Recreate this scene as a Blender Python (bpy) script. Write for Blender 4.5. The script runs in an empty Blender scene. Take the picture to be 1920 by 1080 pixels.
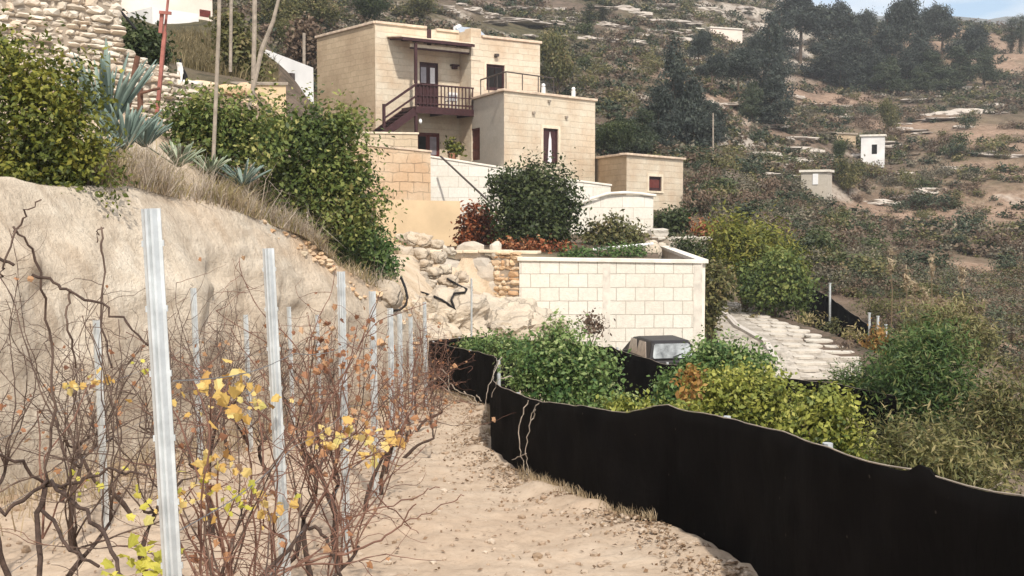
import bpy, bmesh, math, random
import numpy as np
from mathutils import Vector, Matrix, noise as mnoise

S = bpy.context.scene
COL = S.collection
R = math.radians

# ------------------------------------------------------------------ camera, sky, sun, exposure
F = 2100.0                                   # focal length in photo pixels (photo is 1920 wide)
PITCH = math.atan(130 / F)
cd = bpy.data.cameras.new('camera')
cam = bpy.data.objects.new('camera', cd)
COL.objects.link(cam)
cam.location = (0, 0, 0)
cam.rotation_euler = (R(90) - PITCH, 0, 0)
cd.sensor_width = 36
cd.lens = F / 1920 * 36
cd.clip_start = 0.05
cd.clip_end = 6000
S.camera = cam
S.render.resolution_x, S.render.resolution_y = 1024, 576

SUN_AZ = Vector((0.24, -0.97, 0)).normalized()
SUN_EL = R(46)
to_sun = Vector((SUN_AZ.x * math.cos(SUN_EL), SUN_AZ.y * math.cos(SUN_EL), math.sin(SUN_EL)))
sl = bpy.data.lights.new('sun', 'SUN')
sl.energy = 3.5
sl.angle = R(1.5)
sl.color = (1.0, 0.93, 0.82)
sun = bpy.data.objects.new('sun', sl)
COL.objects.link(sun)
sun.rotation_euler = (-to_sun).to_track_quat('-Z', 'Y').to_euler()

W = bpy.data.worlds.new('World')
S.world = W
W.use_nodes = True
wn = W.node_tree
wn.nodes.clear()
wo = wn.nodes.new('ShaderNodeOutputWorld')
wb = wn.nodes.new('ShaderNodeBackground')
wb.inputs['Strength'].default_value = 0.15
sk = wn.nodes.new('ShaderNodeTexSky')
sk.sky_type = 'NISHITA'
sk.sun_disc = False
sk.sun_elevation = SUN_EL
sk.sun_rotation = math.atan2(SUN_AZ.x, SUN_AZ.y)
sk.dust_density = 2.0
tc = wn.nodes.new('ShaderNodeTexCoord')
mp = wn.nodes.new('ShaderNodeMapping')
mp.inputs['Scale'].default_value = (3, 3, 14)
nz = wn.nodes.new('ShaderNodeTexNoise')
nz.inputs['Scale'].default_value = 1.6
nz.inputs['Detail'].default_value = 6
cr = wn.nodes.new('ShaderNodeValToRGB')
cr.color_ramp.elements[0].position = 0.30
cr.color_ramp.elements[1].position = 0.54
mx = wn.nodes.new('ShaderNodeMix')
mx.data_type = 'RGBA'
mx.inputs[7].default_value = (6.2, 6.1, 6.0, 1)
wn.links.new(tc.outputs['Generated'], mp.inputs[0])
wn.links.new(mp.outputs[0], nz.inputs['Vector'])
wn.links.new(nz.outputs['Fac'], cr.inputs[0])
wn.links.new(cr.outputs[0], mx.inputs[0])
wn.links.new(sk.outputs[0], mx.inputs[6])
wn.links.new(mx.outputs[2], wb.inputs['Color'])
wn.links.new(wb.outputs[0], wo.inputs['Surface'])

S.view_settings.view_transform = 'Standard'
S.view_settings.look = 'None'
S.view_settings.exposure = 0.33
S.view_settings.gamma = 1.0
S.render.engine = 'CYCLES'
S.cycles.max_bounces = 6
S.cycles.diffuse_bounces = 3
S.cycles.transmission_bounces = 4
S.cycles.transparent_max_bounces = 6

# ------------------------------------------------------------------ helpers
rnd = random.Random(7)
CP, SP = math.cos(PITCH), math.sin(PITCH)


def slope(px, py):
    """u = x/y and g = z/y of the sight line through a photo pixel"""
    u = (px - 960) / F
    v = (540 - py) / F
    d = CP + v * SP
    return u / d, (-SP + v * CP) / d


def at(px, py, Y):
    u, g = slope(px, py)
    return Vector((u * Y, Y, g * Y))


def atz(px, py, z):
    u, g = slope(px, py)
    Y = z / g
    return Vector((u * Y, Y, z))


def hashn(ix, iy, seed):
    h = (ix * 374761393 + iy * 668265263 + seed * 974634777) & 0x7fffffff
    h = ((h ^ (h >> 13)) * 1274126177) & 0x7fffffff
    return ((h ^ (h >> 16)) & 0xffff) / 65535.0


def vnoise(x, y, seed=0):
    x = np.asarray(x, float); y = np.asarray(y, float)
    ix = np.floor(x).astype(np.int64); iy = np.floor(y).astype(np.int64)
    fx = x - ix; fy = y - iy
    fx = fx * fx * (3 - 2 * fx); fy = fy * fy * (3 - 2 * fy)
    a = hashn(ix, iy, seed); b = hashn(ix + 1, iy, seed)
    c = hashn(ix, iy + 1, seed); d = hashn(ix + 1, iy + 1, seed)
    return (a * (1 - fx) + b * fx) * (1 - fy) + (c * (1 - fx) + d * fx) * fy - 0.5


def fbm(x, y, seed=0, o=4):
    s = 0; a = 1.0
    for k in range(o):
        s = s + a * vnoise(x * 2 ** k, y * 2 ** k, seed + k * 17)
        a *= 0.5
    return s


def tag(o, label=None, cat=None, group=None, kind=None):
    if label: o['label'] = label
    if cat: o['category'] = cat
    if group: o['group'] = group
    if kind or cat: o['kind'] = kind or 'thing'
    return o


def empty(name, loc=(0, 0, 0), label=None, cat=None, group=None):
    o = bpy.data.objects.new(name, None)
    o.empty_display_size = 0.2
    o.location = loc
    COL.objects.link(o)
    return tag(o, label, cat, group)


def link(name, me, mat, parent=None):
    if mat is not None:
        me.materials.append(mat)
    o = bpy.data.objects.new(name, me)
    COL.objects.link(o)
    if parent is not None:
        o.parent = parent
        if parent.type == 'EMPTY':
            o.location = -Vector(parent.location)
    return o


def copy_tree(o, parent=None):
    c = o.copy()
    COL.objects.link(c)
    if parent is not None:
        c.parent = parent
    for ch in [k for k in o.children]:
        copy_tree(ch, c)
    return c


class MB:
    """collects geometry for ONE mesh"""
    def __init__(s):
        s.v = []; s.f = []; s.tint = []

    def add(s, vs, fs, t=0.5):
        b = len(s.v)
        s.v += [tuple(p) for p in vs]
        s.f += [tuple(i + b for i in f) for f in fs]
        s.tint += [t] * len(fs)
        return s

    def hexa(s, p, t=0.5):
        """8 points: bottom 4 (ccw) then top 4"""
        return s.add(p, [(3, 2, 1, 0), (4, 5, 6, 7), (0, 1, 5, 4), (1, 2, 6, 5), (2, 3, 7, 6), (3, 0, 4, 7)], t)

    def box(s, c, sx, sy, sz, M=None, t=0.5):
        p = [Vector((x * sx / 2, y * sy / 2, z * sz / 2)) for z in (-1, 1) for x, y in ((-1, -1), (1, -1), (1, 1), (-1, 1))]
        if M is not None:
            p = [M @ q for q in p]
        c = Vector(c)
        return s.hexa([q + c for q in p], t)

    def beam(s, a, b, w, h, t=0.5):
        """rectangular bar from a to b"""
        a = Vector(a); b = Vector(b)
        d = (b - a).normalized()
        side = d.cross(Vector((0, 0, 1)))
        if side.length < 1e-3:
            side = Vector((1, 0, 0))
        side.normalize()
        up = side.cross(d).normalized()
        q = []
        for P in (a, b):
            q.append([P + side * w / 2 * i + up * h / 2 * j for i, j in ((-1, -1), (1, -1), (1, 1), (-1, 1))])
        return s.add(q[0] + q[1], [(3, 2, 1, 0), (4, 5, 6, 7), (0, 1, 5, 4), (1, 2, 6, 5), (2, 3, 7, 6), (3, 0, 4, 7)], t)

    def tube(s, pts, rad, n=5, t=0.5, cap=True):
        pts = [Vector(p) for p in pts]
        if not hasattr(rad, '__len__'):
            rad = [rad] * len(pts)
        b = len(s.v)
        ref = Vector((0.31, 0.2, 0.93))
        for i, p in enumerate(pts):
            d = (pts[min(i + 1, len(pts) - 1)] - pts[max(i - 1, 0)])
            if d.length < 1e-9: d = Vector((0, 0, 1))
            d.normalize()
            a = d.cross(ref)
            if a.length < 0.05: a = d.cross(Vector((1, 0, 0)))
            a.normalize(); c = d.cross(a)
            for k in range(n):
                th = 2 * math.pi * k / n
                s.v.append(tuple(p + (a * math.cos(th) + c * math.sin(th)) * rad[i]))
        nf = 0
        for i in range(len(pts) - 1):
            for k in range(n):
                k2 = (k + 1) % n
                s.f.append((b + i * n + k, b + i * n + k2, b + (i + 1) * n + k2, b + (i + 1) * n + k)); nf += 1
        if cap:
            s.f.append(tuple(b + k for k in reversed(range(n)))); nf += 1
            s.f.append(tuple(b + (len(pts) - 1) * n + k for k in range(n))); nf += 1
        s.tint += [t] * nf
        return s

    def prism(s, poly, z0, z1, t=0.5):
        n = len(poly)
        vs = [(p[0], p[1], z0) for p in poly] + [(p[0], p[1], z1) for p in poly]
        fs = [tuple(reversed(range(n))), tuple(range(n, 2 * n))] + [(i, (i + 1) % n, n + (i + 1) % n, n + i) for i in range(n)]
        return s.add(vs, fs, t)

    def build(s, name, mat, parent=None, smooth=False, bevel=0, tints=False):
        me = bpy.data.meshes.new(name)
        me.from_pydata(s.v, [], s.f)
        if tints and len(s.tint) == len(me.polygons):
            a = me.attributes.new('tint', 'FLOAT', 'FACE')
            a.data.foreach_set('value', np.array(s.tint, np.float32))
        if smooth:
            me.polygons.foreach_set('use_smooth', [True] * len(me.polygons))
        o = link(name, me, mat, parent)
        if bevel:
            b = o.modifiers.new('bevel', 'BEVEL')
            b.width = bevel; b.segments = 2; b.limit_method = 'ANGLE'
        return o


def mesh_np(name, V, nper, tint, smooth=False):
    """V: (n*nper,3) array, every nper vertices are one face"""
    n = len(V) // nper
    me = bpy.data.meshes.new(name)
    me.vertices.add(len(V))
    me.vertices.foreach_set('co', np.ascontiguousarray(V, np.float32).ravel())
    me.loops.add(len(V))
    me.loops.foreach_set('vertex_index', np.arange(len(V), dtype=np.int32))
    me.polygons.add(n)
    me.polygons.foreach_set('loop_start', np.arange(0, len(V), nper, dtype=np.int32))
    me.polygons.foreach_set('loop_total', np.full(n, nper, np.int32))
    a = me.attributes.new('tint', 'FLOAT', 'FACE')
    a.data.foreach_set('value', np.ascontiguousarray(tint, np.float32))
    me.update(calc_edges=True)
    me.validate()
    return me


def grid_mesh(name, P, mat, parent=None, smooth=True, attrs=None):
    """P: (ny,nx,3) array of points"""
    ny, nx = P.shape[:2]
    me = bpy.data.meshes.new(name)
    me.vertices.add(nx * ny)
    me.vertices.foreach_set('co', P.astype(np.float32).ravel())
    i, j = np.meshgrid(np.arange(nx - 1), np.arange(ny - 1))
    a = (j * nx + i).ravel()
    q = np.stack([a, a + 1, a + nx + 1, a + nx], 1).astype(np.int32)
    me.loops.add(q.size)
    me.loops.foreach_set('vertex_index', q.ravel())
    me.polygons.add(len(q))
    me.polygons.foreach_set('loop_start', np.arange(0, q.size, 4, dtype=np.int32))
    me.polygons.foreach_set('loop_total', np.full(len(q), 4, np.int32))
    me.polygons.foreach_set('use_smooth', np.full(len(q), smooth))
    for k, arr in (attrs or {}).items():
        at_ = me.attributes.new(k, 'FLOAT', 'POINT')
        at_.data.foreach_set('value', arr.astype(np.float32).ravel())
    me.update(calc_edges=True)
    return link(name, me, mat, parent)


# ------------------------------------------------------------------ materials
def new_mat(name):
    m = bpy.data.materials.new(name)
    m.use_nodes = True
    nt = m.node_tree
    b = nt.nodes['Principled BSDF']
    b.inputs['Roughness'].default_value = 0.9
    b.inputs['Specular IOR Level'].default_value = 0.25
    return m, nt, b


def N(nt, t, **kw):
    n = nt.nodes.new(t)
    for k, v in kw.items():
        if k.startswith('i_'):
            key = k[2:]
            n.inputs[int(key) if key.isdigit() else key].default_value = v
        else:
            setattr(n, k, v)
    return n


def ramp(nt, fac, stops, interp='LINEAR'):
    r = N(nt, 'ShaderNodeValToRGB')
    r.color_ramp.interpolation = interp
    e = r.color_ramp.elements
    while len(e) < len(stops):
        e.new(0.5)
    for k, (p, c) in enumerate(stops):
        e[k].position = p
        e[k].color = (c[0], c[1], c[2], 1) if hasattr(c, '__len__') else (c, c, c, 1)
    nt.links.new(fac, r.inputs[0])
    return r.outputs[0]


def mixc(nt, fac, a, b, mode='MIX'):
    m = N(nt, 'ShaderNodeMix', data_type='RGBA', blend_type=mode)
    for sock, v in ((0, fac), (6, a), (7, b)):
        if isinstance(v, bpy.types.NodeSocket):
            nt.links.new(v, m.inputs[sock])
        elif hasattr(v, '__len__'):
            m.inputs[sock].default_value = (v[0], v[1], v[2], 1)
        else:
            m.inputs[sock].default_value = v
    return m.outputs[2]


def math_(nt, op, a, b=0.0):
    m = N(nt, 'ShaderNodeMath', operation=op)
    for k, v in ((0, a), (1, b)):
        if isinstance(v, bpy.types.NodeSocket):
            nt.links.new(v, m.inputs[k])
        else:
            m.inputs[k].default_value = v
    return m.outputs[0]


def noise_(nt, scale, detail=5, vec=None, rough=0.55):
    n = N(nt, 'ShaderNodeTexNoise')
    n.inputs['Scale'].default_value = scale
    n.inputs['Detail'].default_value = detail
    n.inputs['Roughness'].default_value = rough
    if vec is None:
        g = N(nt, 'ShaderNodeNewGeometry')
        vec = g.outputs['Position']
    nt.links.new(vec, n.inputs['Vector'])
    return n.outputs['Fac']


def bump(nt, b, h, strength=0.5, dist=0.02):
    n = N(nt, 'ShaderNodeBump')
    n.inputs['Strength'].default_value = strength
    n.inputs['Distance'].default_value = dist
    nt.links.new(h, n.inputs['Height'])
    nt.links.new(n.outputs[0], b.inputs['Normal'])


def wall_uv(nt):
    g = N(nt, 'ShaderNodeNewGeometry')
    c = N(nt, 'ShaderNodeVectorMath', operation='CROSS_PRODUCT')
    c.inputs[0].default_value = (0, 0, 1)
    nt.links.new(g.outputs['True Normal'], c.inputs[1])
    n = N(nt, 'ShaderNodeVectorMath', operation='NORMALIZE')
    nt.links.new(c.outputs[0], n.inputs[0])
    d = N(nt, 'ShaderNodeVectorMath', operation='DOT_PRODUCT')
    nt.links.new(n.outputs[0], d.inputs[0])
    nt.links.new(g.outputs['Position'], d.inputs[1])
    sp = N(nt, 'ShaderNodeSeparateXYZ')
    nt.links.new(g.outputs['Position'], sp.inputs[0])
    cb = N(nt, 'ShaderNodeCombineXYZ')
    nt.links.new(d.outputs['Value'], cb.inputs[0])
    nt.links.new(sp.outputs['Z'], cb.inputs[1])
    return cb.outputs[0]


def m_plain(name, c, rough=0.85, var=0.25, scale=6.0, bmp=0.25, metal=0.0, dist=0.01, c2=None, spec=0.25):
    m, nt, b = new_mat(name)
    f = noise_(nt, scale)
    lo = c2 if c2 else tuple(x * (1 - var) for x in c)
    hi = c if c2 else tuple(min(1, x * (1 + var * 0.6)) for x in c)
    nt.links.new(ramp(nt, f, [(0.3, lo), (0.7, hi)]), b.inputs['Base Color'])
    b.inputs['Roughness'].default_value = rough
    b.inputs['Metallic'].default_value = metal
    b.inputs['Specular IOR Level'].default_value = spec
    if bmp:
        bump(nt, b, noise_(nt, scale * 5), bmp, dist)
    return m


def m_blocks(name, c1, c2, mortar, bw, bh, msize=0.012, stain=(0.6, 0.5, 0.38), stain_amt=0.35, bmp=0.4, off=0.5, warp=0.0, bias=0.0):
    m, nt, b = new_mat(name)
    uv = wall_uv(nt)
    if warp:
        w = N(nt, 'ShaderNodeTexNoise', i_Scale=2.2)
        nt.links.new(uv, w.inputs['Vector'])
        wm = N(nt, 'ShaderNodeVectorMath', operation='MULTIPLY_ADD')
        nt.links.new(w.outputs['Color'], wm.inputs[0])
        wm.inputs[1].default_value = (warp, warp, 0)
        nt.links.new(uv, wm.inputs[2])
        uv = wm.outputs[0]
    br = N(nt, 'ShaderNodeTexBrick', offset=off)
    br.inputs['Color1'].default_value = (*c1, 1)
    br.inputs['Color2'].default_value = (*c2, 1)
    br.inputs['Mortar'].default_value = (*mortar, 1)
    br.inputs['Scale'].default_value = 1.0
    br.inputs['Brick Width'].default_value = bw
    br.inputs['Row Height'].default_value = bh
    br.inputs['Mortar Size'].default_value = msize
    br.inputs['Mortar Smooth'].default_value = 0.3
    br.inputs['Bias'].default_value = bias
    nt.links.new(uv, br.inputs['Vector'])
    n1 = noise_(nt, 0.7, 6)
    col = mixc(nt, math_(nt, 'MULTIPLY', ramp(nt, n1, [(0.42, 0.0), (0.68, 1.0)]), stain_amt), br.outputs['Color'], stain)
    n2 = noise_(nt, 9, 6, rough=0.7)
    col = mixc(nt, 0.35, col, ramp(nt, n2, [(0.3, 0.45), (0.72, 1.0)]), 'MULTIPLY')
    nt.links.new(col, b.inputs['Base Color'])
    h = math_(nt, 'SUBTRACT', noise_(nt, 24, 5), math_(nt, 'MULTIPLY', br.outputs['Fac'], 1.2))
    bump(nt, b, h, bmp, 0.03)
    return m


def m_stones(name, cols, rough=0.95, scale=3.0, cracks=0.0):
    """stones with a tint of their own"""
    m, nt, b = new_mat(name)
    a = N(nt, 'ShaderNodeAttribute', attribute_name='tint')
    k = len(cols)
    c = ramp(nt, a.outputs['Fac'], [(i / (k - 1), cc) for i, cc in enumerate(cols)])
    c = mixc(nt, 0.6, c, ramp(nt, noise_(nt, scale, 6, rough=0.65), [(0.3, 0.5), (0.7, 1.0)]), 'MULTIPLY')
    h = noise_(nt, scale * 6)
    if cracks:
        g = N(nt, 'ShaderNodeNewGeometry')
        w = N(nt, 'ShaderNodeTexNoise', i_Scale=1.6, i_Detail=4.0)
        nt.links.new(g.outputs['Position'], w.inputs['Vector'])
        wm = N(nt, 'ShaderNodeVectorMath', operation='MULTIPLY_ADD')
        nt.links.new(w.outputs['Color'], wm.inputs[0]); wm.inputs[1].default_value = (.9, .9, .9); nt.links.new(g.outputs['Position'], wm.inputs[2])
        v = N(nt, 'ShaderNodeTexVoronoi', feature='DISTANCE_TO_EDGE', i_Scale=cracks)
        nt.links.new(wm.outputs[0], v.inputs['Vector'])
        cr_ = ramp(nt, v.outputs['Distance'], [(0.0, 0.0), (0.05, 1.0)])
        c = mixc(nt, 0.25, c, cr_, 'MULTIPLY')
        c = mixc(nt, ramp(nt, noise_(nt, .8, 5), [(.5, 0.0), (.66, .35)]), c, (.42, .38, .33))
        h = math_(nt, 'ADD', math_(nt, 'ADD', h, noise_(nt, 2.5, 6)), math_(nt, 'MULTIPLY', cr_, .8))
    nt.links.new(c, b.inputs['Base Color'])
    bump(nt, b, h, 0.7 if cracks else 0.5, 0.08 if cracks else 0.03)
    return m


def m_leaf(name, cols, trans=0.25, rough=0.55, nscale=1.2):
    m, nt, b = new_mat(name)
    a = N(nt, 'ShaderNodeAttribute', attribute_name='tint')
    k = len(cols)
    c = ramp(nt, a.outputs['Fac'], [(i / (k - 1), cc) for i, cc in enumerate(cols)])
    nt.links.new(c, b.inputs['Base Color'])
    b.inputs['Roughness'].default_value = rough
    b.inputs['Specular IOR Level'].default_value = 0.3
    tr = N(nt, 'ShaderNodeBsdfTranslucent')
    nt.links.new(c, tr.inputs[0])
    mx_ = N(nt, 'ShaderNodeMixShader')
    mx_.inputs[0].default_value = trans
    nt.links.new(b.outputs[0], mx_.inputs[1])
    nt.links.new(tr.outputs[0], mx_.inputs[2])
    nt.links.new(mx_.outputs[0], nt.nodes['Material Output'].inputs['Surface'])
    return m


M = {}
M['house'] = m_blocks('house_limestone', (0.73, 0.645, 0.515), (0.68, 0.58, 0.445), (0.66, 0.57, 0.44), 0.62, 0.31, 0.008, (0.58, 0.425, 0.29), 0.75, 0.8, warp=0.1)
M['house_side'] = m_blocks('rough_stone_shaded', (0.68, 0.53, 0.365), (0.60, 0.46, 0.31), (0.58, 0.45, 0.31), 0.5, 0.28, 0.010, (0.46, 0.33, 0.215), 0.7, 0.9, warp=0.14)  # less lit side walls: their darker tan is put into the colour
M['house_grey'] = m_blocks('grey_render_and_shade', (0.54, 0.49, 0.42), (0.50, 0.45, 0.38), (0.5, 0.45, 0.38), 0.62, 0.31, 0.006, (0.62, 0.54, 0.45), 0.5, 0.4, warp=0.06)  # shade of the lower block's side put into the grey; shed shares it
M['cap'] = m_plain('coping_stone', (0.66, 0.52, 0.40), var=0.3, scale=3)
M['white_block'] = m_blocks('white_concrete_block', (0.80, 0.765, 0.69), (0.74, 0.70, 0.62), (0.42, 0.375, 0.32), 0.615, 0.44, 0.013, (0.66, 0.59, 0.49), 0.35, 0.5, warp=0.03)
M['white_wall'] = m_blocks('white_ashlar', (0.80, 0.77, 0.71), (0.74, 0.70, 0.63), (0.55, 0.50, 0.43), 1.0, 0.5, 0.014, (0.64, 0.58, 0.47), 0.35, 0.35, warp=0.04)
M['concrete'] = m_plain('white_concrete', (0.76, 0.71, 0.63), var=0.2, scale=2.5)
M['ashlar'] = m_blocks('orange_ashlar', (0.68, 0.48, 0.31), (0.60, 0.40, 0.25), (0.40, 0.28, 0.18), 0.72, 0.42, 0.02, (0.74, 0.60, 0.44), 0.6, 0.8, warp=0.22, off=0.42)
M['ashlar_pale'] = m_blocks('pale_ashlar', (0.70, 0.58, 0.42), (0.64, 0.50, 0.35), (0.46, 0.36, 0.26), 0.9, 0.34, 0.02, (0.5, 0.4, 0.28), 0.5, 0.6, warp=0.15)
M['ochre'] = m_plain('ochre_render', (0.66, 0.50, 0.32), var=0.12, scale=1.2, bmp=0.2)
M['pink'] = m_plain('pinkish_render', (0.80, 0.68, 0.60), var=0.1, scale=1.0, bmp=0.1)
M['plaster_white'] = m_plain('white_render', (0.74, 0.73, 0.72), var=0.16, scale=0.8, bmp=0.2)
M['wood'] = m_plain('dark_brown_wood', (0.055, 0.022, 0.024), rough=0.6, var=0.35, scale=9, bmp=0.15)
M['wood_red'] = m_plain('red_brown_wood', (0.135, 0.030, 0.024), rough=0.6, var=0.3, scale=7, bmp=0.15)
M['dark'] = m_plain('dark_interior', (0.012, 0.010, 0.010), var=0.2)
M['curtain'] = m_plain('white_curtain', (0.75, 0.73, 0.74), var=0.1)
M['tile'] = m_plain('clay_tile', (0.36, 0.20, 0.14), var=0.35, scale=5)
M['steel_rail'] = m_plain('dark_steel', (0.07, 0.055, 0.05), rough=0.5, var=0.2)
M['solar'] = m_plain('solar_glass', (0.32, 0.36, 0.42), rough=0.25, var=0.1, spec=0.5)
M['plastic_white'] = m_plain('white_plastic', (0.8, 0.8, 0.8), rough=0.4, var=0.05, bmp=0)
M['pot'] = m_plain('terracotta', (0.42, 0.2, 0.12), var=0.2)
M['galv'] = m_plain('galvanised_steel', (0.62, 0.65, 0.66), rough=0.42, var=0.22, scale=14, bmp=0.1, metal=0.55, spec=0.4)
M['wire'] = m_plain('trellis_steel_wire', (0.25, 0.25, 0.26), rough=0.5, var=0.2, metal=0.6)
M['hose'] = m_plain('black_pipe', (0.012, 0.011, 0.012), rough=0.6, var=0.2)
M['net'] = m_plain('black_shade_net', (0.0042, 0.0035, 0.0036), rough=0.95, var=0.4, scale=3, bmp=0.4, dist=0.006, spec=0.05)
M['red_paint'] = m_plain('faded_red_paint', (0.36, 0.14, 0.115), var=0.35, scale=5)
M['grey_wood'] = m_plain('weathered_wood', (0.33, 0.28, 0.23), var=0.35, scale=8)
M['brown_wood'] = m_plain('old_brown_wood', (0.13, 0.065, 0.045), var=0.4, scale=8)
M['cane'] = m_plain('vine_cane', (0.16, 0.112, 0.088), var=0.5, scale=5, bmp=0.2, c2=(0.055, 0.036, 0.03))
M['cane_red'] = m_plain('reddish_cane', (0.23, 0.125, 0.09), var=0.4, scale=5, bmp=0.2, c2=(0.09, 0.045, 0.034))
M['vine_bark'] = m_plain('vine_bark', (0.075, 0.05, 0.04), var=0.5, scale=20, bmp=0.8)
M['bark'] = m_plain('tree_bark', (0.12, 0.085, 0.06), var=0.4, scale=10, bmp=0.6)
M['stone_pale'] = m_stones('pale_field_stone', [(0.58, 0.50, 0.41), (0.70, 0.63, 0.54), (0.76, 0.69, 0.60), (0.66, 0.54, 0.42), (0.72, 0.66, 0.57)])
M['stone_orange'] = m_stones('orange_field_stone', [(0.68, 0.47, 0.28), (0.72, 0.58, 0.42), (0.58, 0.36, 0.2), (0.74, 0.62, 0.46)])
M['stone_grey'] = m_stones('grey_field_stone', [(0.52, 0.48, 0.43), (0.60, 0.55, 0.48), (0.64, 0.57, 0.48), (0.50, 0.44, 0.38)])
M['rock'] = m_stones('beige_rock', [(0.52, 0.43, 0.335), (0.61, 0.53, 0.425), (0.58, 0.47, 0.355)], scale=2.2, cracks=1.0)
M['ledge'] = m_stones('pale_ledge_rock', [(0.44, 0.39, 0.35), (0.56, 0.50, 0.44), (0.48, 0.42, 0.37)], scale=0.5)
M['mortar'] = m_plain('wall_core', (0.36, 0.30, 0.24), var=0.3, scale=3)
M['slab'] = m_blocks('path_paving', (0.60, 0.56, 0.52), (0.54, 0.50, 0.46), (0.38, 0.33, 0.28), 0.8, 0.5, 0.02, (0.5, 0.45, 0.4), 0.4, 0.3)

M['leaf_citrus'] = m_leaf('citrus_leaf', [(0.035, 0.05, 0.012), (0.085, 0.11, 0.02), (0.17, 0.18, 0.03), (0.28, 0.26, 0.045)])
M['leaf_hedge'] = m_leaf('hedge_leaf', [(0.034, 0.056, 0.016), (0.085, 0.125, 0.03), (0.18, 0.215, 0.055), (0.36, 0.34, 0.12)])
M['leaf_lush'] = m_leaf('lush_leaf', [(0.034, 0.08, 0.026), (0.095, 0.165, 0.045), (0.19, 0.26, 0.085), (0.37, 0.42, 0.19)])
M['leaf_yellow'] = m_leaf('yellow_green_leaf', [(0.06, 0.09, 0.02), (0.15, 0.18, 0.034), (0.28, 0.295, 0.055), (0.42, 0.41, 0.11)])
M['leaf_orange'] = m_leaf('orange_leaf', [(0.20, 0.10, 0.03), (0.34, 0.19, 0.05), (0.42, 0.28, 0.09)])
M['leaf_dark'] = m_leaf('dark_green_leaf', [(0.018, 0.03, 0.010), (0.035, 0.055, 0.016), (0.065, 0.085, 0.026), (0.12, 0.14, 0.06)])
M['leaf_fennel'] = m_leaf('feathery_leaf', [(0.02, 0.045, 0.014), (0.045, 0.09, 0.022), (0.09, 0.14, 0.035), (0.2, 0.2, 0.08)])
M['leaf_olive'] = m_leaf('olive_scrub_leaf', [(0.05, 0.055, 0.022), (0.10, 0.105, 0.035), (0.17, 0.16, 0.06), (0.26, 0.2, 0.1)])
M['leaf_broom'] = m_leaf('broom_leaf', [(0.07, 0.085, 0.018), (0.13, 0.15, 0.025), (0.22, 0.22, 0.035), (0.3, 0.26, 0.06)])
M['leaf_red'] = m_leaf('red_leaf', [(0.05, 0.02, 0.008), (0.13, 0.038, 0.014), (0.32, 0.09, 0.03), (0.50, 0.27, 0.14)])
M['leaf_pine'] = m_leaf('pine_needles', [(0.016, 0.024, 0.022), (0.028, 0.040, 0.034), (0.045, 0.058, 0.045), (0.075, 0.088, 0.065)], trans=0.1)
M['leaf_pine2'] = m_leaf('green_pine_needles', [(0.022, 0.035, 0.018), (0.038, 0.056, 0.028), (0.06, 0.078, 0.04), (0.1, 0.11, 0.06)], trans=0.1)
M['leaf_grey'] = m_leaf('grey_scrub_leaf', [(0.07, 0.065, 0.045), (0.12, 0.11, 0.075), (0.19, 0.165, 0.115), (0.28, 0.24, 0.17)])
M['leaf_brown'] = m_leaf('brown_scrub_leaf', [(0.075, 0.05, 0.034), (0.125, 0.085, 0.058), (0.19, 0.13, 0.09), (0.25, 0.19, 0.13)])
M['straw'] = m_leaf('dry_grass_blade', [(0.20, 0.145, 0.085), (0.33, 0.25, 0.155), (0.45, 0.36, 0.24), (0.52, 0.43, 0.31)])
M['straw_green'] = m_leaf('half_dry_grass', [(0.12, 0.12, 0.04), (0.24, 0.21, 0.08), (0.36, 0.29, 0.14), (0.42, 0.33, 0.2)])
M['agave'] = m_leaf('agave_blade', [(0.10, 0.145, 0.125), (0.17, 0.23, 0.20), (0.28, 0.35, 0.30)], trans=0.05)
M['agave_pale'] = m_leaf('striped_agave_blade', [(0.16, 0.21, 0.14), (0.27, 0.32, 0.22), (0.42, 0.45, 0.33)], trans=0.05)
M['autumn'] = m_leaf('autumn_vine_leaf', [(0.33, 0.18, 0.06), (0.55, 0.34, 0.10), (0.64, 0.46, 0.15), (0.70, 0.56, 0.24), (0.50, 0.45, 0.15)], trans=0.35)
M['autumn_red'] = m_leaf('rusty_vine_leaf', [(0.16, 0.075, 0.045), (0.30, 0.14, 0.075), (0.42, 0.22, 0.11), (0.50, 0.33, 0.20)], trans=0.3)
M['lime_leaf'] = m_leaf('lime_vine_leaf', [(0.30, 0.30, 0.05), (0.48, 0.45, 0.07), (0.62, 0.55, 0.12)], trans=0.35)
M['litter'] = m_leaf('dead_leaf', [(0.12, 0.075, 0.045), (0.24, 0.155, 0.095), (0.36, 0.26, 0.17)], trans=0.1)


def m_net():
    m, nt, b = new_mat('black_shade_net')
    g = N(nt, 'ShaderNodeNewGeometry')
    n1 = noise_(nt, 1.8, 6, rough=0.6)
    col = ramp(nt, n1, [(0.35, (0.002, 0.0017, 0.0018)), (0.62, (0.006, 0.005, 0.0048))])
    v = N(nt, 'ShaderNodeTexVoronoi', i_Scale=5.5)
    nt.links.new(g.outputs['Position'], v.inputs['Vector'])
    col = mixc(nt, ramp(nt, v.outputs['Distance'], [(0.0, 0.55), (0.035, 0.55), (0.05, 0.0)]), col, (0.10, 0.085, 0.07))
    nt.links.new(col, b.inputs['Base Color'])
    b.inputs['Roughness'].default_value = 0.85
    b.inputs['Specular IOR Level'].default_value = 0.05
    uv = wall_uv(nt)
    w = N(nt, 'ShaderNodeTexWave', i_Scale=60.0)
    nt.links.new(uv, w.inputs['Vector'])
    bump(nt, b, math_(nt, 'ADD', math_(nt, 'MULTIPLY', w.outputs['Fac'], .25), noise_(nt, 9, 4)), 0.6, 0.012)
    return m
M['net'] = m_net()


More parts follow.
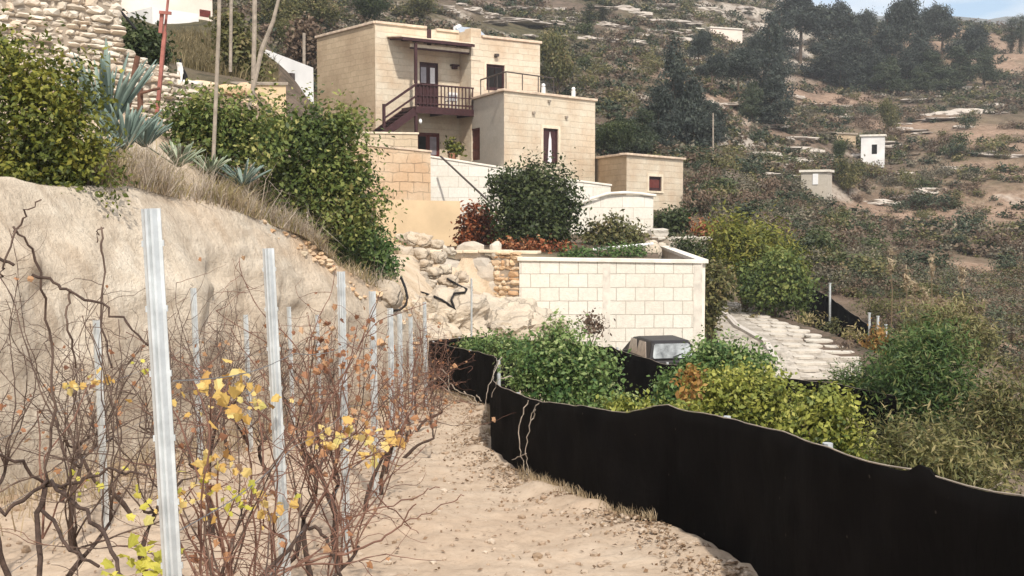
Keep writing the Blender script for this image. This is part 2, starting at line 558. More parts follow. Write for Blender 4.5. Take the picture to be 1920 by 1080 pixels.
def m_terrain():
    m, nt, b = new_mat('hill_earth')
    g = N(nt, 'ShaderNodeNewGeometry')
    sp = N(nt, 'ShaderNodeSeparateXYZ')
    nt.links.new(g.outputs['Normal'], sp.inputs[0])
    n_big = noise_(nt, 0.05, 6)
    n_mid = noise_(nt, 0.22, 7, rough=0.65)
    n_sml = noise_(nt, 1.6, 6, rough=0.7)
    earth = ramp(nt, n_mid, [(0.30, (0.085, 0.063, 0.048)), (0.5, (0.145, 0.108, 0.084)), (0.66, (0.215, 0.165, 0.13))])
    scrub = ramp(nt, n_sml, [(0.3, (0.045, 0.042, 0.025)), (0.55, (0.10, 0.092, 0.05)), (0.75, (0.16, 0.14, 0.085))])
    col = mixc(nt, ramp(nt, n_big, [(0.44, 0.0), (0.6, 0.85)]), earth, scrub)
    tuft = noise_(nt, 0.75, 5, rough=0.75)
    col = mixc(nt, ramp(nt, tuft, [(0.50, 0.0), (0.60, 0.8)]), col, (0.055, 0.05, 0.034))
    soil_a = N(nt, 'ShaderNodeAttribute', attribute_name='soil')
    soil = ramp(nt, n_sml, [(0.3, (0.19, 0.125, 0.088)), (0.5, (0.31, 0.212, 0.155)), (0.72, (0.43, 0.32, 0.245))])
    sf = math_(nt, 'MULTIPLY', soil_a.outputs['Fac'], ramp(nt, n_mid, [(0.34, 0.35), (0.52, 1.0)]))
    col = mixc(nt, sf, col, soil)
    sd = N(nt, 'ShaderNodeAttribute', attribute_name='sandy')
    col = mixc(nt, sd.outputs['Fac'], col, ramp(nt, n_sml, [(0.3, (0.42, 0.31, 0.21)), (0.5, (0.56, 0.45, 0.33)), (0.7, (0.62, 0.52, 0.41))]))
    # pale rock shows on the steep terrace risers
    steep = math_(nt, 'ADD', math_(nt, 'SUBTRACT', 1.0, sp.outputs['Z']), math_(nt, 'MULTIPLY', math_(nt, 'SUBTRACT', n_mid, 0.5), 0.55))
    rk = N(nt, 'ShaderNodeAttribute', attribute_name='rocky')
    rf = math_(nt, 'MULTIPLY', ramp(nt, steep, [(0.14, 0.0), (0.24, 1.0)]), rk.outputs['Fac'])
    rock = ramp(nt, n_sml, [(0.28, (0.2, 0.17, 0.145)), (0.5, (0.42, 0.37, 0.32)), (0.7, (0.56, 0.51, 0.45))])
    col = mixc(nt, rf, col, rock)
    nt.links.new(col, b.inputs['Base Color'])
    b.inputs['Roughness'].default_value = 1.0
    b.inputs['Specular IOR Level'].default_value = 0.05
    bump(nt, b, n_sml, 0.8, 0.25)
    return m


def m_sand(name, lo, mid, hi, orange, o_amt, fine=26.0, bstr=0.6, bdist=0.02, strata=0.0):
    m, nt, b = new_mat(name)
    a = noise_(nt, 0.9, 6, rough=0.6)
    c = noise_(nt, fine, 6, rough=0.75)
    e = noise_(nt, fine * 0.2, 6, rough=0.7)
    col = ramp(nt, math_(nt, 'ADD', math_(nt, 'MULTIPLY', a, 0.5), math_(nt, 'MULTIPLY', e, 0.5)), [(0.36, lo), (0.5, mid), (0.63, hi)])
    col = mixc(nt, math_(nt, 'MULTIPLY', ramp(nt, noise_(nt, 0.45, 4), [(0.46, 0.0), (0.66, 1.0)]), o_amt), col, orange)
    col = mixc(nt, 0.55, col, ramp(nt, c, [(0.30, 0.45), (0.46, 0.92), (0.7, 1.0)]), 'MULTIPLY')
    if strata:
        g = N(nt, 'ShaderNodeNewGeometry')
        for sc, amt, th in (((2.4, 2.4, 0.35), strata, .50), ((0.35, 0.35, 4.5), strata * .7, .52), ((7, 7, 2.2), strata * .9, .57)):
            mp_ = N(nt, 'ShaderNodeMapping'); mp_.inputs['Scale'].default_value = sc
            nt.links.new(g.outputs['Position'], mp_.inputs[0])
            r_ = noise_(nt, 1.0, 5, mp_.outputs[0], .65)
            col = mixc(nt, math_(nt, 'MULTIPLY', ramp(nt, r_, [(th, 0.0), (th + .12, 1.0)]), amt), col, (0.40, 0.315, 0.235))
    at_ = N(nt, 'ShaderNodeAttribute', attribute_name='rust')
    col = mixc(nt, at_.outputs['Fac'], col, orange)
    nt.links.new(col, b.inputs['Base Color'])
    b.inputs['Roughness'].default_value = 1.0
    b.inputs['Specular IOR Level'].default_value = 0.05
    h = math_(nt, 'ADD', c, math_(nt, 'MULTIPLY', e, 1.5))
    bump(nt, b, h, bstr, bdist)
    return m


M['terrain'] = m_terrain()
M['sand'] = m_sand('vineyard_soil', (0.41, 0.315, 0.235), (0.505, 0.40, 0.305), (0.575, 0.475, 0.375), (0.42, 0.31, 0.225), 0.45)
M['bank'] = m_sand('sandy_bank', (0.55, 0.465, 0.37), (0.63, 0.545, 0.44), (0.68, 0.605, 0.505), (0.58, 0.42, 0.28), 0.3, fine=9, bstr=0.8, bdist=0.07, strata=0.55)

# ------------------------------------------------------------------ terrain
def gz(x, y):
    """vineyard terrace level"""
    return -(1.52 + 0.087 * np.asarray(y, float))


CTRL = []
def cp(px, py, Y):
    u, g = slope(px, py)
    CTRL.append((u, math.log(Y), g))
def cx(x, y, z):
    CTRL.append((x / y, math.log(y), z / y))

# low terrace and the strip beyond the fence
for x, y, z in [(-1, 2, -2.2), (0.4, 4, -2.4), (-1, 8, -2.9), (-1, 14, -3.3), (-1.3, 20, -3.9),
                (3, 4, -2.9), (2.6, 8, -3.1), (2.2, 12, -3.4), (3, 16, -3.75), (1.5, 20, -3.7), (5.5, 16.5, -3.8),
                (6, 9, -4.2), (8, 13, -4.9), (8, 18, -5.0), (6, 22, -4.6), (12, 12, -7), (14, 20, -7.5), (20, 14, -10),
                (6, 3, -4), (10, 5, -6),
                (-2.3, 23.5, -3.2), (-1, 26, -3.2), (0.3, 27, -3.7), (2.5, 26, -4.4), (3, 30, -5.1), (5.2, 30, -5.2), (1.2, 30, -4.6),
                (7, 30, -5.3), (3, 35, -5.2), (6, 36, -5.2), (9, 34, -5.15), (8.5, 40, -4.65), (9, 47, -3.9), (6.8, 44, -4.3),
                (-1.7, 34, -2.6), (-1.5, 38, -1.3), (0.5, 40, -1.45), (3.8, 40, -1.6), (2, 43, -1.2), (4, 45, -1.2),
                (-5, 44, -1.0), (-3, 44, -1.0), (-6.5, 47, 0.7), (-3, 54, 2.9), (1, 55, 2.6), (-8, 55, 3.4), (-5, 60, 3.6), (3, 60, 1.8),
                (5, 53, 0.2), (8, 56, 0.1), (10, 60, 0.4), (6, 62, 1.5), (0, 66, 4.5), (-11, 60, 4.6),
                (12, 30, -6.6), (11.5, 38, -5.5), (12, 46, -4.2), (10, 52, -2.2)]:
    cx(x, y, z)
# terrace above the sandy bank and the slope behind it
for p in [(-200, 330, 10), (0, 320, 13), (230, 318, 14.8), (430, 370, 17.5), (560, 420, 19.5), (620, 485, 21), (690, 530, 24),
          (215, 265, 17), (100, 190, 19.5), (-100, 150, 19), (330, 235, 21), (430, 215, 25), (300, 185, 25), (540, 270, 28), (640, 390, 31), (600, 330, 34),
          (500, 180, 32), (590, 190, 44), (520, 172, 41), (560, 180, 44), (480, 165, 38), (690, 475, 34), (780, 480, 33),
          (400, 140, 36), (300, 110, 34), (400, 74, 46), (300, 64, 50), (480, 60, 52), (200, 100, 26), (0, 60, 28), (-200, 60, 26)]:
    cp(*p)
# the hill behind
for p in [(450, 10, 75), (600, 40, 85), (250, -60, 85), (0, -100, 70), (700, 60, 95), (700, 0, 118), (850, 30, 120), (1000, 0, 165), (1000, 60, 130),
          (1150, 40, 150), (1150, 120, 118), (1080, 200, 90), (1180, 230, 84), (1300, 0, 195), (1300, 70, 160), (1300, 150, 122), (1260, 270, 84),
          (1400, 60, 185), (1400, 160, 140), (1420, 240, 112), (1500, 200, 150), (1500, 120, 185), (1460, 20, 215),
          (1580, 170, 165), (1700, 165, 175), (1850, 160, 180), (1600, 90, 205), (1750, 90, 210), (1880, 90, 215),
          (1600, 45, 250), (1700, 45, 255), (1790, 42, 260), (1900, 58, 265), (2050, 70, 265), (2250, 80, 265),
          (1450, 295, 104), (1560, 290, 112), (1630, 297, 118), (1760, 270, 124), (1880, 230, 135), (2000, 250, 130), (2200, 270, 130),
          (1320, 300, 76), (1400, 345, 74), (1500, 345, 90), (1330, 400, 60), (1420, 420, 60), (1520, 440, 62), (1580, 470, 58), (1420, 520, 50), (1560, 535, 49), (1640, 540, 50),
          (1700, 600, 42), (1780, 640, 38), (1800, 760, 24), (1900, 850, 17),
          (1600, 380, 96), (1720, 370, 100), (1800, 420, 86), (1920, 400, 90), (1700, 470, 70), (1820, 520, 62), (1920, 560, 58), (2150, 600, 52), (1900, 680, 40), (2200, 420, 85)]:
    cp(*p)
for px, g, Y in [(700, .245, 260), (1000, .25, 300), (1300, .235, 300), (1450, .2, 260), (300, .26, 200), (-200, .26, 150),
                 (1600, .12, 420), (1800, .10, 420), (2100, .09, 420), (1000, .2, 520), (600, .2, 520)]:
    CTRL.append(((px - 960) / F, math.log(Y), g))
C_ = np.array(CTRL)
SU, SV = 4.0, 1.35
def tps_k(r2):
    return np.where(r2 < 1e-12, 0.0, 0.5 * r2 * np.log(np.maximum(r2, 1e-12)))
TPSA = np.stack([C_[:, 0] * SU, C_[:, 1] * SV], 1)
TPSN = len(TPSA)
K_ = tps_k(((TPSA[:, None] - TPSA[None]) ** 2).sum(-1)) + np.eye(TPSN) * 0.0015
P_ = np.concatenate([np.ones((TPSN, 1)), TPSA], 1)
L_ = np.zeros((TPSN + 3, TPSN + 3))
L_[:TPSN, :TPSN] = K_; L_[:TPSN, TPSN:] = P_; L_[TPSN:, :TPSN] = P_.T
TPSW = np.linalg.solve(L_, np.concatenate([C_[:, 2], np.zeros(3)]))


def tg(u, lY):
    """terrain slope z/y at (x/y, log y)"""
    u = np.asarray(u, float); lY = np.asarray(lY, float)
    q = np.stack([u.ravel() * SU, lY.ravel() * SV], 1)
    out = np.empty(len(q))
    for s in range(0, len(q), 40000):
        k = tps_k(((q[s:s + 40000, None] - TPSA[None]) ** 2).sum(-1))
        out[s:s + 40000] = k @ TPSW[:TPSN] + TPSW[TPSN] + q[s:s + 40000] @ TPSW[TPSN + 1:]
    return out.reshape(u.shape)


# foot and lip of the sandy bank (x as a function of y)
LIP = np.array([(-7.0, 0.0, .6), (-6.4, 4, .55), (-5.6, 8, .45), *[tuple(at(*p)) for p in
       [(0, 338, 11), (120, 352, 12.0), (225, 342, 13.0), (320, 368, 14.2), (430, 392, 15.5), (560, 440, 17.5), (640, 502, 19), (700, 540, 20.3), (745, 556, 21.5), (780, 585, 24), (795, 605, 26.5)]]])
FOOT_OFF = np.array([(0, 1.3), (8, 1.2), (11, 1.0), (15, 0.75), (19, 0.45), (22, 0.3), (26, 0.25)])


def lip_x(y): return np.interp(y, LIP[:, 1], LIP[:, 0])
def lip_z(y): return np.interp(y, LIP[:, 1], LIP[:, 2])
def foot_x(y): return lip_x(y) + np.interp(y, FOOT_OFF[:, 0], FOOT_OFF[:, 1])


# near fence: (px, top py, bottom py)
FENCE = [(2080, 985, 1750, 3.0), (1920, 933, 1505, 3.5), (1830, 913, 1430, 3.8), (1748, 890, 1372, 4.1), (1732, 873, 1365, 4.14), (1718, 867, 1358, 4.18), (1700, 876, 1350, 4.22), (1684, 886, 1342, 4.27), (1640, 872, 1310, 4.5), (1550, 838, 1240, 4.95), (1420, 800, 1096, 6.2), (1335, 778, 1048, 7.0),
         (1250, 759, 1010, 7.65), (1180, 776, 985, 8.1), (1090, 764, 955, 8.8), (985, 747, 900, 10.4), (925, 720, 858, 12.0)]
FPATH = []
for px, t, bpy_, Y in FENCE:
    p = at(px, bpy_, Y)
    FPATH.append((p.x, Y, at(px, t, Y).z))
FPATH += [(-0.22, 15.0, at(930, 690, 15).z), (-0.27, 18.1, at(929, 667, 18.1).z), (-0.8, 19.7, at(875, 656, 19.7).z), (-1.6, 22.0, at(805, 640, 22).z)]
fy = np.array([p[1] for p in FPATH]); fx = np.array([p[0] for p in FPATH])
def fence_x(y): return np.interp(y, fy, fx)


PATHROWS = [(1372, 715, 1625, 715, 33.5), (1352, 660, 1612, 668, 35.5), (1340, 622, 1530, 628, 38.5), (1335, 596, 1450, 600, 42), (1332, 578, 1405, 580, 45.5), (1330, 566, 1378, 568, 48.5)]


def terrain_z(x, y, detail=True):
    x = np.asarray(x, float); y = np.maximum(np.asarray(y, float), 1.0)
    z = tg(x / y, np.log(y)) * y
    if detail:
        far = np.clip((y - 60) / 40, 0, 1)
        z = z + far * 1.1 * fbm(x / 16, y / 16, 3, 4)
        ph = (z + 2.2 * fbm(x / 45, y / 45, 9, 3)) / 4.2
        fr = ph - np.floor(ph)
        st = np.clip((fr - 0.62) / 0.38, 0, 1); st = st * st * (3 - 2 * st)
        z = z + far * 2.2 * (st - fr) * np.clip(0.55 + fbm(x / 40, y / 40, 21, 2) * 1.2, 0, 1)
        near = np.clip((y - 24) / 10, 0, 1)
        z = z + near * 0.22 * fbm(x / 2.2, y / 2.2, 5, 4) * np.where((x > -4) & (x < 9) & (y < 62) & (y > 28), 0.35, 1)
    u = x / y
    garden = (u > slope(858, 400)[0]) & (u < slope(1240, 400)[0]) & (y > 36.4) & (y < np.where(u > slope(1085, 400)[0], 49.9, np.where(u > slope(1001, 400)[0], 52.9, np.interp(u, [slope(806, 400)[0], slope(1004, 400)[0]], [53.8, 55.3])))) & (x < 6.2)
    z = np.where(garden, -1.3 + 0.055 * (y - 37), z)
    z = np.where((u > slope(806, 400)[0]) & (u <= slope(859, 400)[0]) & (y > 46.4) & (y < 53.9), np.minimum(z, 0.1), z)
    yard = (u > slope(780, 400)[0]) & (u < slope(1300, 400)[0]) & (y > 48) & (y < 66) & ~garden
    z = np.where(yard, np.minimum(z, np.interp(u, [slope(q, 400)[0] for q in (780, 806, 1004, 1147, 1290)], [2.7, 2.6, 1.75, 0.9, 0.1])), z)
    z = np.where((u > slope(795, 400)[0]) & (u < slope(976, 400)[0]) & (y > 31.5) & (y < 36.9), np.minimum(z, -3.0), z)
    lowleft = (u > slope(690, 400)[0]) & (u <= slope(858, 400)[0]) & (y > 38) & (y < 47.4)
    z = np.where(lowleft, np.minimum(z, -1.3 + 0.02 * (y - 38)), z)
    py_ = np.array([q[4] for q in PATHROWS])
    pl = np.interp(y, py_, [at(q[0], q[1], q[4]).x for q in PATHROWS]); pr = np.interp(y, py_, [at(q[2], q[3], q[4]).x for q in PATHROWS])
    pz = np.interp(y, py_, [at(q[0], q[1], q[4]).z for q in PATHROWS])
    m = np.clip(1 - np.maximum(np.maximum(pl - x, x - pr - 0.6), 0) / 1.6, 0, 1) * np.clip((y - 31.5) / 1.6, 0, 1) * np.clip((51 - y) / 2, 0, 1)
    z = z * (1 - m) + (pz - 0.05) * m
    # keep it under the vineyard terrace and the lip of the bank
    inside = (y < 24) & (x < fence_x(y) + 0.4) & (x > foot_x(y) - 0.3)
    z = np.where(inside, np.minimum(z, gz(x, y) - 0.5), z)
    d = lip_x(y) - x
    z = np.where((y < 26) & (d > -2.2) & (d < 3.0) & ~inside, np.minimum(z, lip_z(y) + 5) - 0.6 * np.clip((3.0 - d) / 0.8, 0, 1), z)
    z = np.where((y < 26) & (d <= 0) & (x < fence_x(y)), np.minimum(z, gz(x, y) - 0.5), z)
    return z


def hit(px, py, Y0=25.0, Y1=330.0):
    """first place where the sight line meets the terrain beyond Y0"""
    u, g = slope(px, py)
    Y = np.exp(np.linspace(math.log(Y0), math.log(Y1), 900))
    t = terrain_z(u * Y, Y)
    idx = np.nonzero(t >= g * Y)[0]
    k = idx[0] if len(idx) else len(Y) - 1
    y = Y[k]
    return Vector((u * y, y, float(terrain_z(np.array([u * y]), np.array([y]))[0])))


def zt(x, y):
    return float(terrain_z(np.array([x]), np.array([y]))[0])


NU, NY = 430, 460
uu = np.sinh(np.linspace(-1.6, 1.6, NU)) / np.sinh(1.6) * 1.5
ll = np.linspace(math.log(1.6), math.log(560), NY)
UU, LL = np.meshgrid(uu, ll)
YY = np.exp(LL); XX = UU * YY
ZZ = terrain_z(XX, YY)
# colour of the soil itself: bare orange earth here and there
def blob(pts):
    s = np.zeros_like(XX)
    for px, py, Y, rx, ry in pts:
        p = at(px, py, Y)
        s = np.maximum(s, np.exp(-(((XX - p.x) / rx) ** 2 + ((YY - p.y) / ry) ** 2)))
    return s
SOIL = blob([(1720, 380, 98, 9, 8), (1850, 370, 98, 9, 9), (1640, 385, 96, 5, 7), (1840, 240, 128, 8, 12), (1890, 300, 110, 7, 9), (1540, 170, 160, 8, 12), (1560, 150, 165, 7, 10), (1340, 190, 120, 8, 8),
             (1800, 80, 225, 16, 25), (1890, 120, 200, 14, 25), (1320, 400, 60, 1.8, 3), (1800, 420, 88, 8, 5), (1700, 210, 140, 8, 8), (1880, 520, 66, 5, 8), (1900, 650, 44, 4, 6),])
SOIL = np.maximum(SOIL, np.where((YY < 36) & (YY > 20) & (XX > -7) & (XX < 2), 0.8, 0))
SANDY = np.clip((39 - YY) / 2, 0, 1) * np.clip((1.8 - XX) / 1.5, 0, 1) * np.clip(np.maximum((XX + 6.5) / 1.5, (22 - YY) / 3), 0, 1)
ROCKY = np.clip((YY - 70) / 20, 0, 1) * np.clip(0.75 + 1.3 * fbm(XX / 30, YY / 30, 31, 3), 0.05, 1)
terr = grid_mesh('hillside', np.stack([XX, YY, ZZ], -1), M['terrain'], attrs={'soil': SOIL, 'rocky': ROCKY, 'sandy': SANDY})
tag(terr, kind='structure')

# distant blue ridge behind the skyline
yy = np.linspace(900, 1500, 14); xs = np.linspace(-900, 1500, 120)
XD, YD = np.meshgrid(xs, yy)
ZD = 160 + (-40) + 60 * np.sin((YD - 900) / 600 * math.pi) + 40 * fbm(XD / 300, YD / 300, 77, 4) + 20 + (XD - 300) * 0.03
ZD[0, :] = -100
rd = grid_mesh('distant_ridge', np.stack([XD, YD, ZD], -1), m_plain('distant_scrub', (0.12, 0.13, 0.13), var=0.3, scale=0.01, bmp=0))
tag(rd, kind='structure')

# vineyard ground
ys = np.concatenate([np.linspace(0.8, 9, 260), np.linspace(9.08, 24.5, 150)])
ts = np.linspace(0, 1, 240)
Yg, Tg = np.meshgrid(ys, ts, indexing='ij')
x0 = foot_x(ys) - 0.9
x1 = np.where(ys < 22, fence_x(ys) + 0.35, -1.3)
Xg = x0[:, None] * (1 - Tg) + x1[:, None] * Tg
Zg = gz(Xg, Yg) + 0.08 * fbm(Xg / 0.9, Yg / 0.9, 2, 3) + 0.032 * fbm(Xg / 0.17, Yg / 0.17, 8, 3)
fd = x1[:, None] - Xg
Zg = Zg + 0.10 * np.exp(-((fd - 0.5) / 0.25) ** 2) * (0.6 + fbm(Xg / 0.4, Yg / 0.4, 12, 2))
Zg = Zg - 0.9 * np.clip(1 - fd / 0.28, 0, 1) ** 1.5
def ground(x, y):
    fdd = (np.interp(y, ys, x1) - x)
    return float(gz(x, y) + 0.08 * fbm(np.array([x / 0.9]), np.array([y / 0.9]), 2, 3)[0] + 0.032 * fbm(np.array([x / 0.17]), np.array([y / 0.17]), 8, 3)[0]
                 + 0.06 * math.exp(-((fdd - 0.5) / 0.25) ** 2))
vg = grid_mesh('vineyard_ground', np.stack([Xg, Yg, Zg], -1), M['sand'], attrs={'rust': np.zeros_like(Xg)})
tag(vg, kind='structure')

# sandy bank: face and lip, blending into the terrace above
ysb = np.linspace(0.5, 26.5, 260)
NF, NT = 40, 26
rows = []
rust = []
for y in ysb:
    lx, lz, fx_ = float(lip_x(y)), float(lip_z(y)), float(foot_x(y))
    zf = float(gz(0, y)) - 0.25
    tf = np.linspace(0, 1, NF)
    e = tf ** 0.62
    xr = fx_ + (lx - fx_) * tf ** 1.35
    zr = zf + (lz - zf) * (0.85 * e + 0.15 * tf)
    yr = np.full(NF, y)
    dd = (np.linspace(0, 1, NT + 1)[1:]) ** 1.3 * 3.4
    xu = lx - dd
    tz = tg(xu / max(y, 1.0), np.full(NT, math.log(max(y, 1.0)))) * max(y, 1.0)
    sm = np.clip(dd / 3.0, 0, 1); sm = sm * sm * (3 - 2 * sm)
    zu = (lz + 0.12 * dd) * (1 - sm) + (tz + 0.02) * sm
    zu[-1] -= 0.5
    rows.append(np.stack([np.concatenate([xr, xu]), np.full(NF + NT, y), np.concatenate([zr, zu])], 1))
    ru = np.concatenate([np.clip((tf - 0.72) / 0.28, 0, 1), np.full(NT, 0.6)]) * np.clip((y - 13.5) / 3.0, 0, 1)
    rust.append(ru)
PB = np.array(rows); RU = np.array(rust)
sidx = np.arange(NF + NT)
face = np.clip(1 - np.abs(sidx - NF * 0.5) / (NF * 0.62), 0, 1)[None, :]
Yb = PB[..., 1]; Zb = PB[..., 2]
PB[..., 0] += face * (0.55 * fbm(Yb / 2.6, Zb / 1.5, 4, 3) + 0.16 * fbm(Yb / 0.5, Zb / 0.35, 6, 4)) * np.clip(0.4 + (22 - Yb) / 12, 0.4, 1)
PB[..., 2] += (0.10 * fbm(Yb / 0.8, PB[..., 0] / 0.8, 14, 4)) * np.clip((sidx - NF + 8) / 8, 0, 1)[None, :]
RU = np.clip(RU * np.clip(0.5 + 1.6 * fbm(Yb / 1.2, Zb / 0.7, 19, 3), 0, 1), 0, 0.9)
bk = grid_mesh('sandy_bank', PB, M['bank'], attrs={'rust': RU})
tag(bk, kind='structure')


def ztop(x, y):
    """ground level above the bank"""
    d = float(lip_x(y)) - x
    tz = float(tg(np.array([x / y]), np.array([math.log(y)]))[0]) * y
    if y > 26 or d > 3:
        return tz if y < 24 else zt(x, y)
    sm = min(max(d / 3, 0), 1); sm = sm * sm * (3 - 2 * sm)
    return (float(lip_z(y)) + 0.12 * d) * (1 - sm) + tz * sm

# ------------------------------------------------------------------ builders for walls and stones
def wall_face(mb, A, B, z0, z1, openings=(), depth=0.22):
    """skin of a wall from A to B (outside is on the right hand of A->B), openings (s0, s1, z0, z1) get reveals"""
    A = Vector((A[0], A[1], 0)); B = Vector((B[0], B[1], 0))
    d = (B - A); Lw = d.length; d.normalize()
    nrm = Vector((d.y, -d.x, 0))
    ss = sorted({0.0, Lw, *[o[0] for o in openings], *[o[1] for o in openings]})
    zs = sorted({z0, z1, *[o[2] for o in openings], *[o[3] for o in openings]})
    P = lambda s, z, off=0.0: A + d * s + nrm * off + Vector((0, 0, z))
    for i in range(len(ss) - 1):
        for j in range(len(zs) - 1):
            sm, zm = (ss[i] + ss[i + 1]) / 2, (zs[j] + zs[j + 1]) / 2
            if any(o[0] < sm < o[1] and o[2] < zm < o[3] for o in openings):
                continue
            mb.add([P(ss[i], zs[j]), P(ss[i + 1], zs[j]), P(ss[i + 1], zs[j + 1]), P(ss[i], zs[j + 1])], [(0, 1, 2, 3)])
    for a, b, c, e in openings:
        D = -depth
        mb.add([P(a, c), P(a, c, D), P(a, e, D), P(a, e)], [(0, 1, 2, 3)])
        mb.add([P(b, c), P(b, e), P(b, e, D), P(b, c, D)], [(0, 1, 2, 3)])
        mb.add([P(a, e), P(a, e, D), P(b, e, D), P(b, e)], [(0, 1, 2, 3)])
        mb.add([P(a, c), P(b, c), P(b, c, D), P(a, c, D)], [(0, 1, 2, 3)])


class Frame:
    """local frame on a wall: s along, o outward, z up"""
    def __init__(s, A, B):
        s.A = Vector((A[0], A[1], 0)); d = Vector((B[0] - A[0], B[1] - A[1], 0))
        s.L = d.length; s.d = d.normalized(); s.n = Vector((s.d.y, -s.d.x, 0))
    def P(s, a, o, z):
        return s.A + s.d * a + s.n * o + Vector((0, 0, z))
    def box(s, mb, a0, a1, o0, o1, z0, z1):
        q = [s.P(a, o, z) for z in (z0, z1) for a, o in ((a0, o1), (a1, o1), (a1, o0), (a0, o0))]
        return mb.hexa(q)
    def s_at(s, px):
        """distance along the wall where a photo column meets it"""
        u = slope(px, 400)[0]
        # A.x + d.x t = u (A.y + d.y t)
        return (u * s.A.y - s.A.x) / (s.d.x - u * s.d.y)
    def z_at(s, px, py):
        t = s.s_at(px)
        return slope(px, py)[1] * (s.A.y + s.d.y * t)


ICO = None
def ico(sub=1):
    bm = bmesh.new()
    bmesh.ops.create_icosphere(bm, subdivisions=sub, radius=1)
    v = np.array([p.co[:] for p in bm.verts]); f = [tuple(q.index for q in p.verts) for p in bm.faces]
    bm.free()
    return v, f
ICO1, ICO2, ICO3, ICO4 = ico(1), ico(2), ico(3), ico(4)


def add_rock(mb, c, r, seed, base=ICO2, rough=0.25, flat=True, rot=None, freq=1.2, t=None):
    v, f = base
    rg = random.Random(seed)
    off = Vector((rg.uniform(-50, 50), rg.uniform(-50, 50), rg.uniform(-50, 50)))
    out = []
    rz = rot if rot is not None else rg.uniform(0, 6.28)
    ca, sa = math.cos(rz), math.sin(rz)
    for p in v:
        q = Vector(p)
        k = 1 + rough * (mnoise.noise(q * freq + off) + 0.5 * mnoise.noise(q * freq * 2.3 + off) + 0.25 * mnoise.noise(q * freq * 5 + off))
        if flat == 'box':
            k *= 0.42 + 0.55 / max(abs(q.x), abs(q.y), abs(q.z))
        elif flat:                                 # squarish stone
            m = max(abs(q.x), abs(q.y), abs(q.z))
            k *= 0.62 + 0.38 / m * 0.95
        q = q * k
        x, y, z = q.x * r[0], q.y * r[1], q.z * r[2]
        out.append((c[0] + x * ca - y * sa, c[1] + x * sa + y * ca, c[2] + z))
    mb.add(out, f, rg.random() if t is None else t)


def stone_wall(name, A, B, top, bot, sw, sh, mat, seed, label, thick=0.5, cat='wall', jitter=0.25, core=True):
    """dry stone wall: A, B ground points (x, y); top/bot = functions of s in 0..1"""
    A = Vector((A[0], A[1], 0)); B = Vector((B[0], B[1], 0))
    d = (B - A); L = d.length; dn = d.normalized(); n = Vector((dn.y, -dn.x, 0))
    rg = random.Random(seed)
    root = empty(name, (A.x, A.y, bot(0)), label, cat)
    mb = MB()
    ang = math.atan2(dn.y, dn.x)
    zmin = min(bot(0), bot(1), bot(.5)); zmax = max(top(0), top(1), top(.5))
    z = zmin
    while z < zmax:
        h = sh * rg.uniform(0.6, 1.5)
        s = -rg.random() * sw
        while s < L:
            w = sw * rg.uniform(0.4, 2.0) 
            f = min(max((s + w / 2) / L, 0), 1)
            zz = z + rg.uniform(-.2, .2) * h
            if bot(f) - h < zz < top(f) - h * 0.3:
                c = A + dn * min(max(s + w / 2, 0.1), L - 0.1) + n * rg.uniform(-.05, .07)
                add_rock(mb, (c.x, c.y, zz + h / 2), (w * 0.57, thick * rg.uniform(.40, .47), h * rg.uniform(.54, .66)), rg.random(), ICO2, jitter, 'box', ang + rg.uniform(-.1, .1))
            s += w
        z += h
    o = mb.build('stonework', mat, root, smooth=False, tints=True)
    if core:
        k = MB(); N_ = 12
        for i in range(N_):
            f0, f1 = i / N_, (i + 1) / N_
            a, b = A + d * f0, A + d * f1
            q = []
            for zf in (bot, top):
                pass
            for zz0, zz1 in ((bot(f0) - .3, bot(f1) - .3), (top(f0) - sh * .6, top(f1) - sh * .6)):
                q += [a + n * thick * .29 + Vector((0, 0, zz0)), b + n * thick * .29 + Vector((0, 0, zz1)), b - n * thick * .45 + Vector((0, 0, zz1)), a - n * thick * .45 + Vector((0, 0, zz0))]
            k.hexa(q)
        k.build('core', M['mortar'], root)
    return root


def slab_wall(name, A, B, zb, zta, ztb, thick, mat, label, cap=None, capmat=None, cat='wall', over=0.05, cap_h=0.09):
    """rendered or block wall with an optional coping; A, B = (x, y); outside on the right hand of A->B"""
    fr = Frame(A, B)
    root = empty(name, (A[0], A[1], zb), label, cat)
    mb = MB()
    mb.hexa([fr.P(0, 0, zb), fr.P(fr.L, 0, zb), fr.P(fr.L, -thick, zb), fr.P(0, -thick, zb),
             fr.P(0, 0, zta), fr.P(fr.L, 0, ztb), fr.P(fr.L, -thick, ztb), fr.P(0, -thick, zta)])
    mb.build('wall_body', mat, root)
    if cap:
        c = MB()
        c.hexa([fr.P(-over, over, zta), fr.P(fr.L + over, over, ztb), fr.P(fr.L + over, -thick - over, ztb), fr.P(-over, -thick - over, zta),
                fr.P(-over, over, zta + cap_h), fr.P(fr.L + over, over, ztb + cap_h), fr.P(fr.L + over, -thick - over, ztb + cap_h), fr.P(-over, -thick - over, zta + cap_h)])
        c.build('coping', capmat or M['cap'], root, bevel=0.015)
    return root, fr


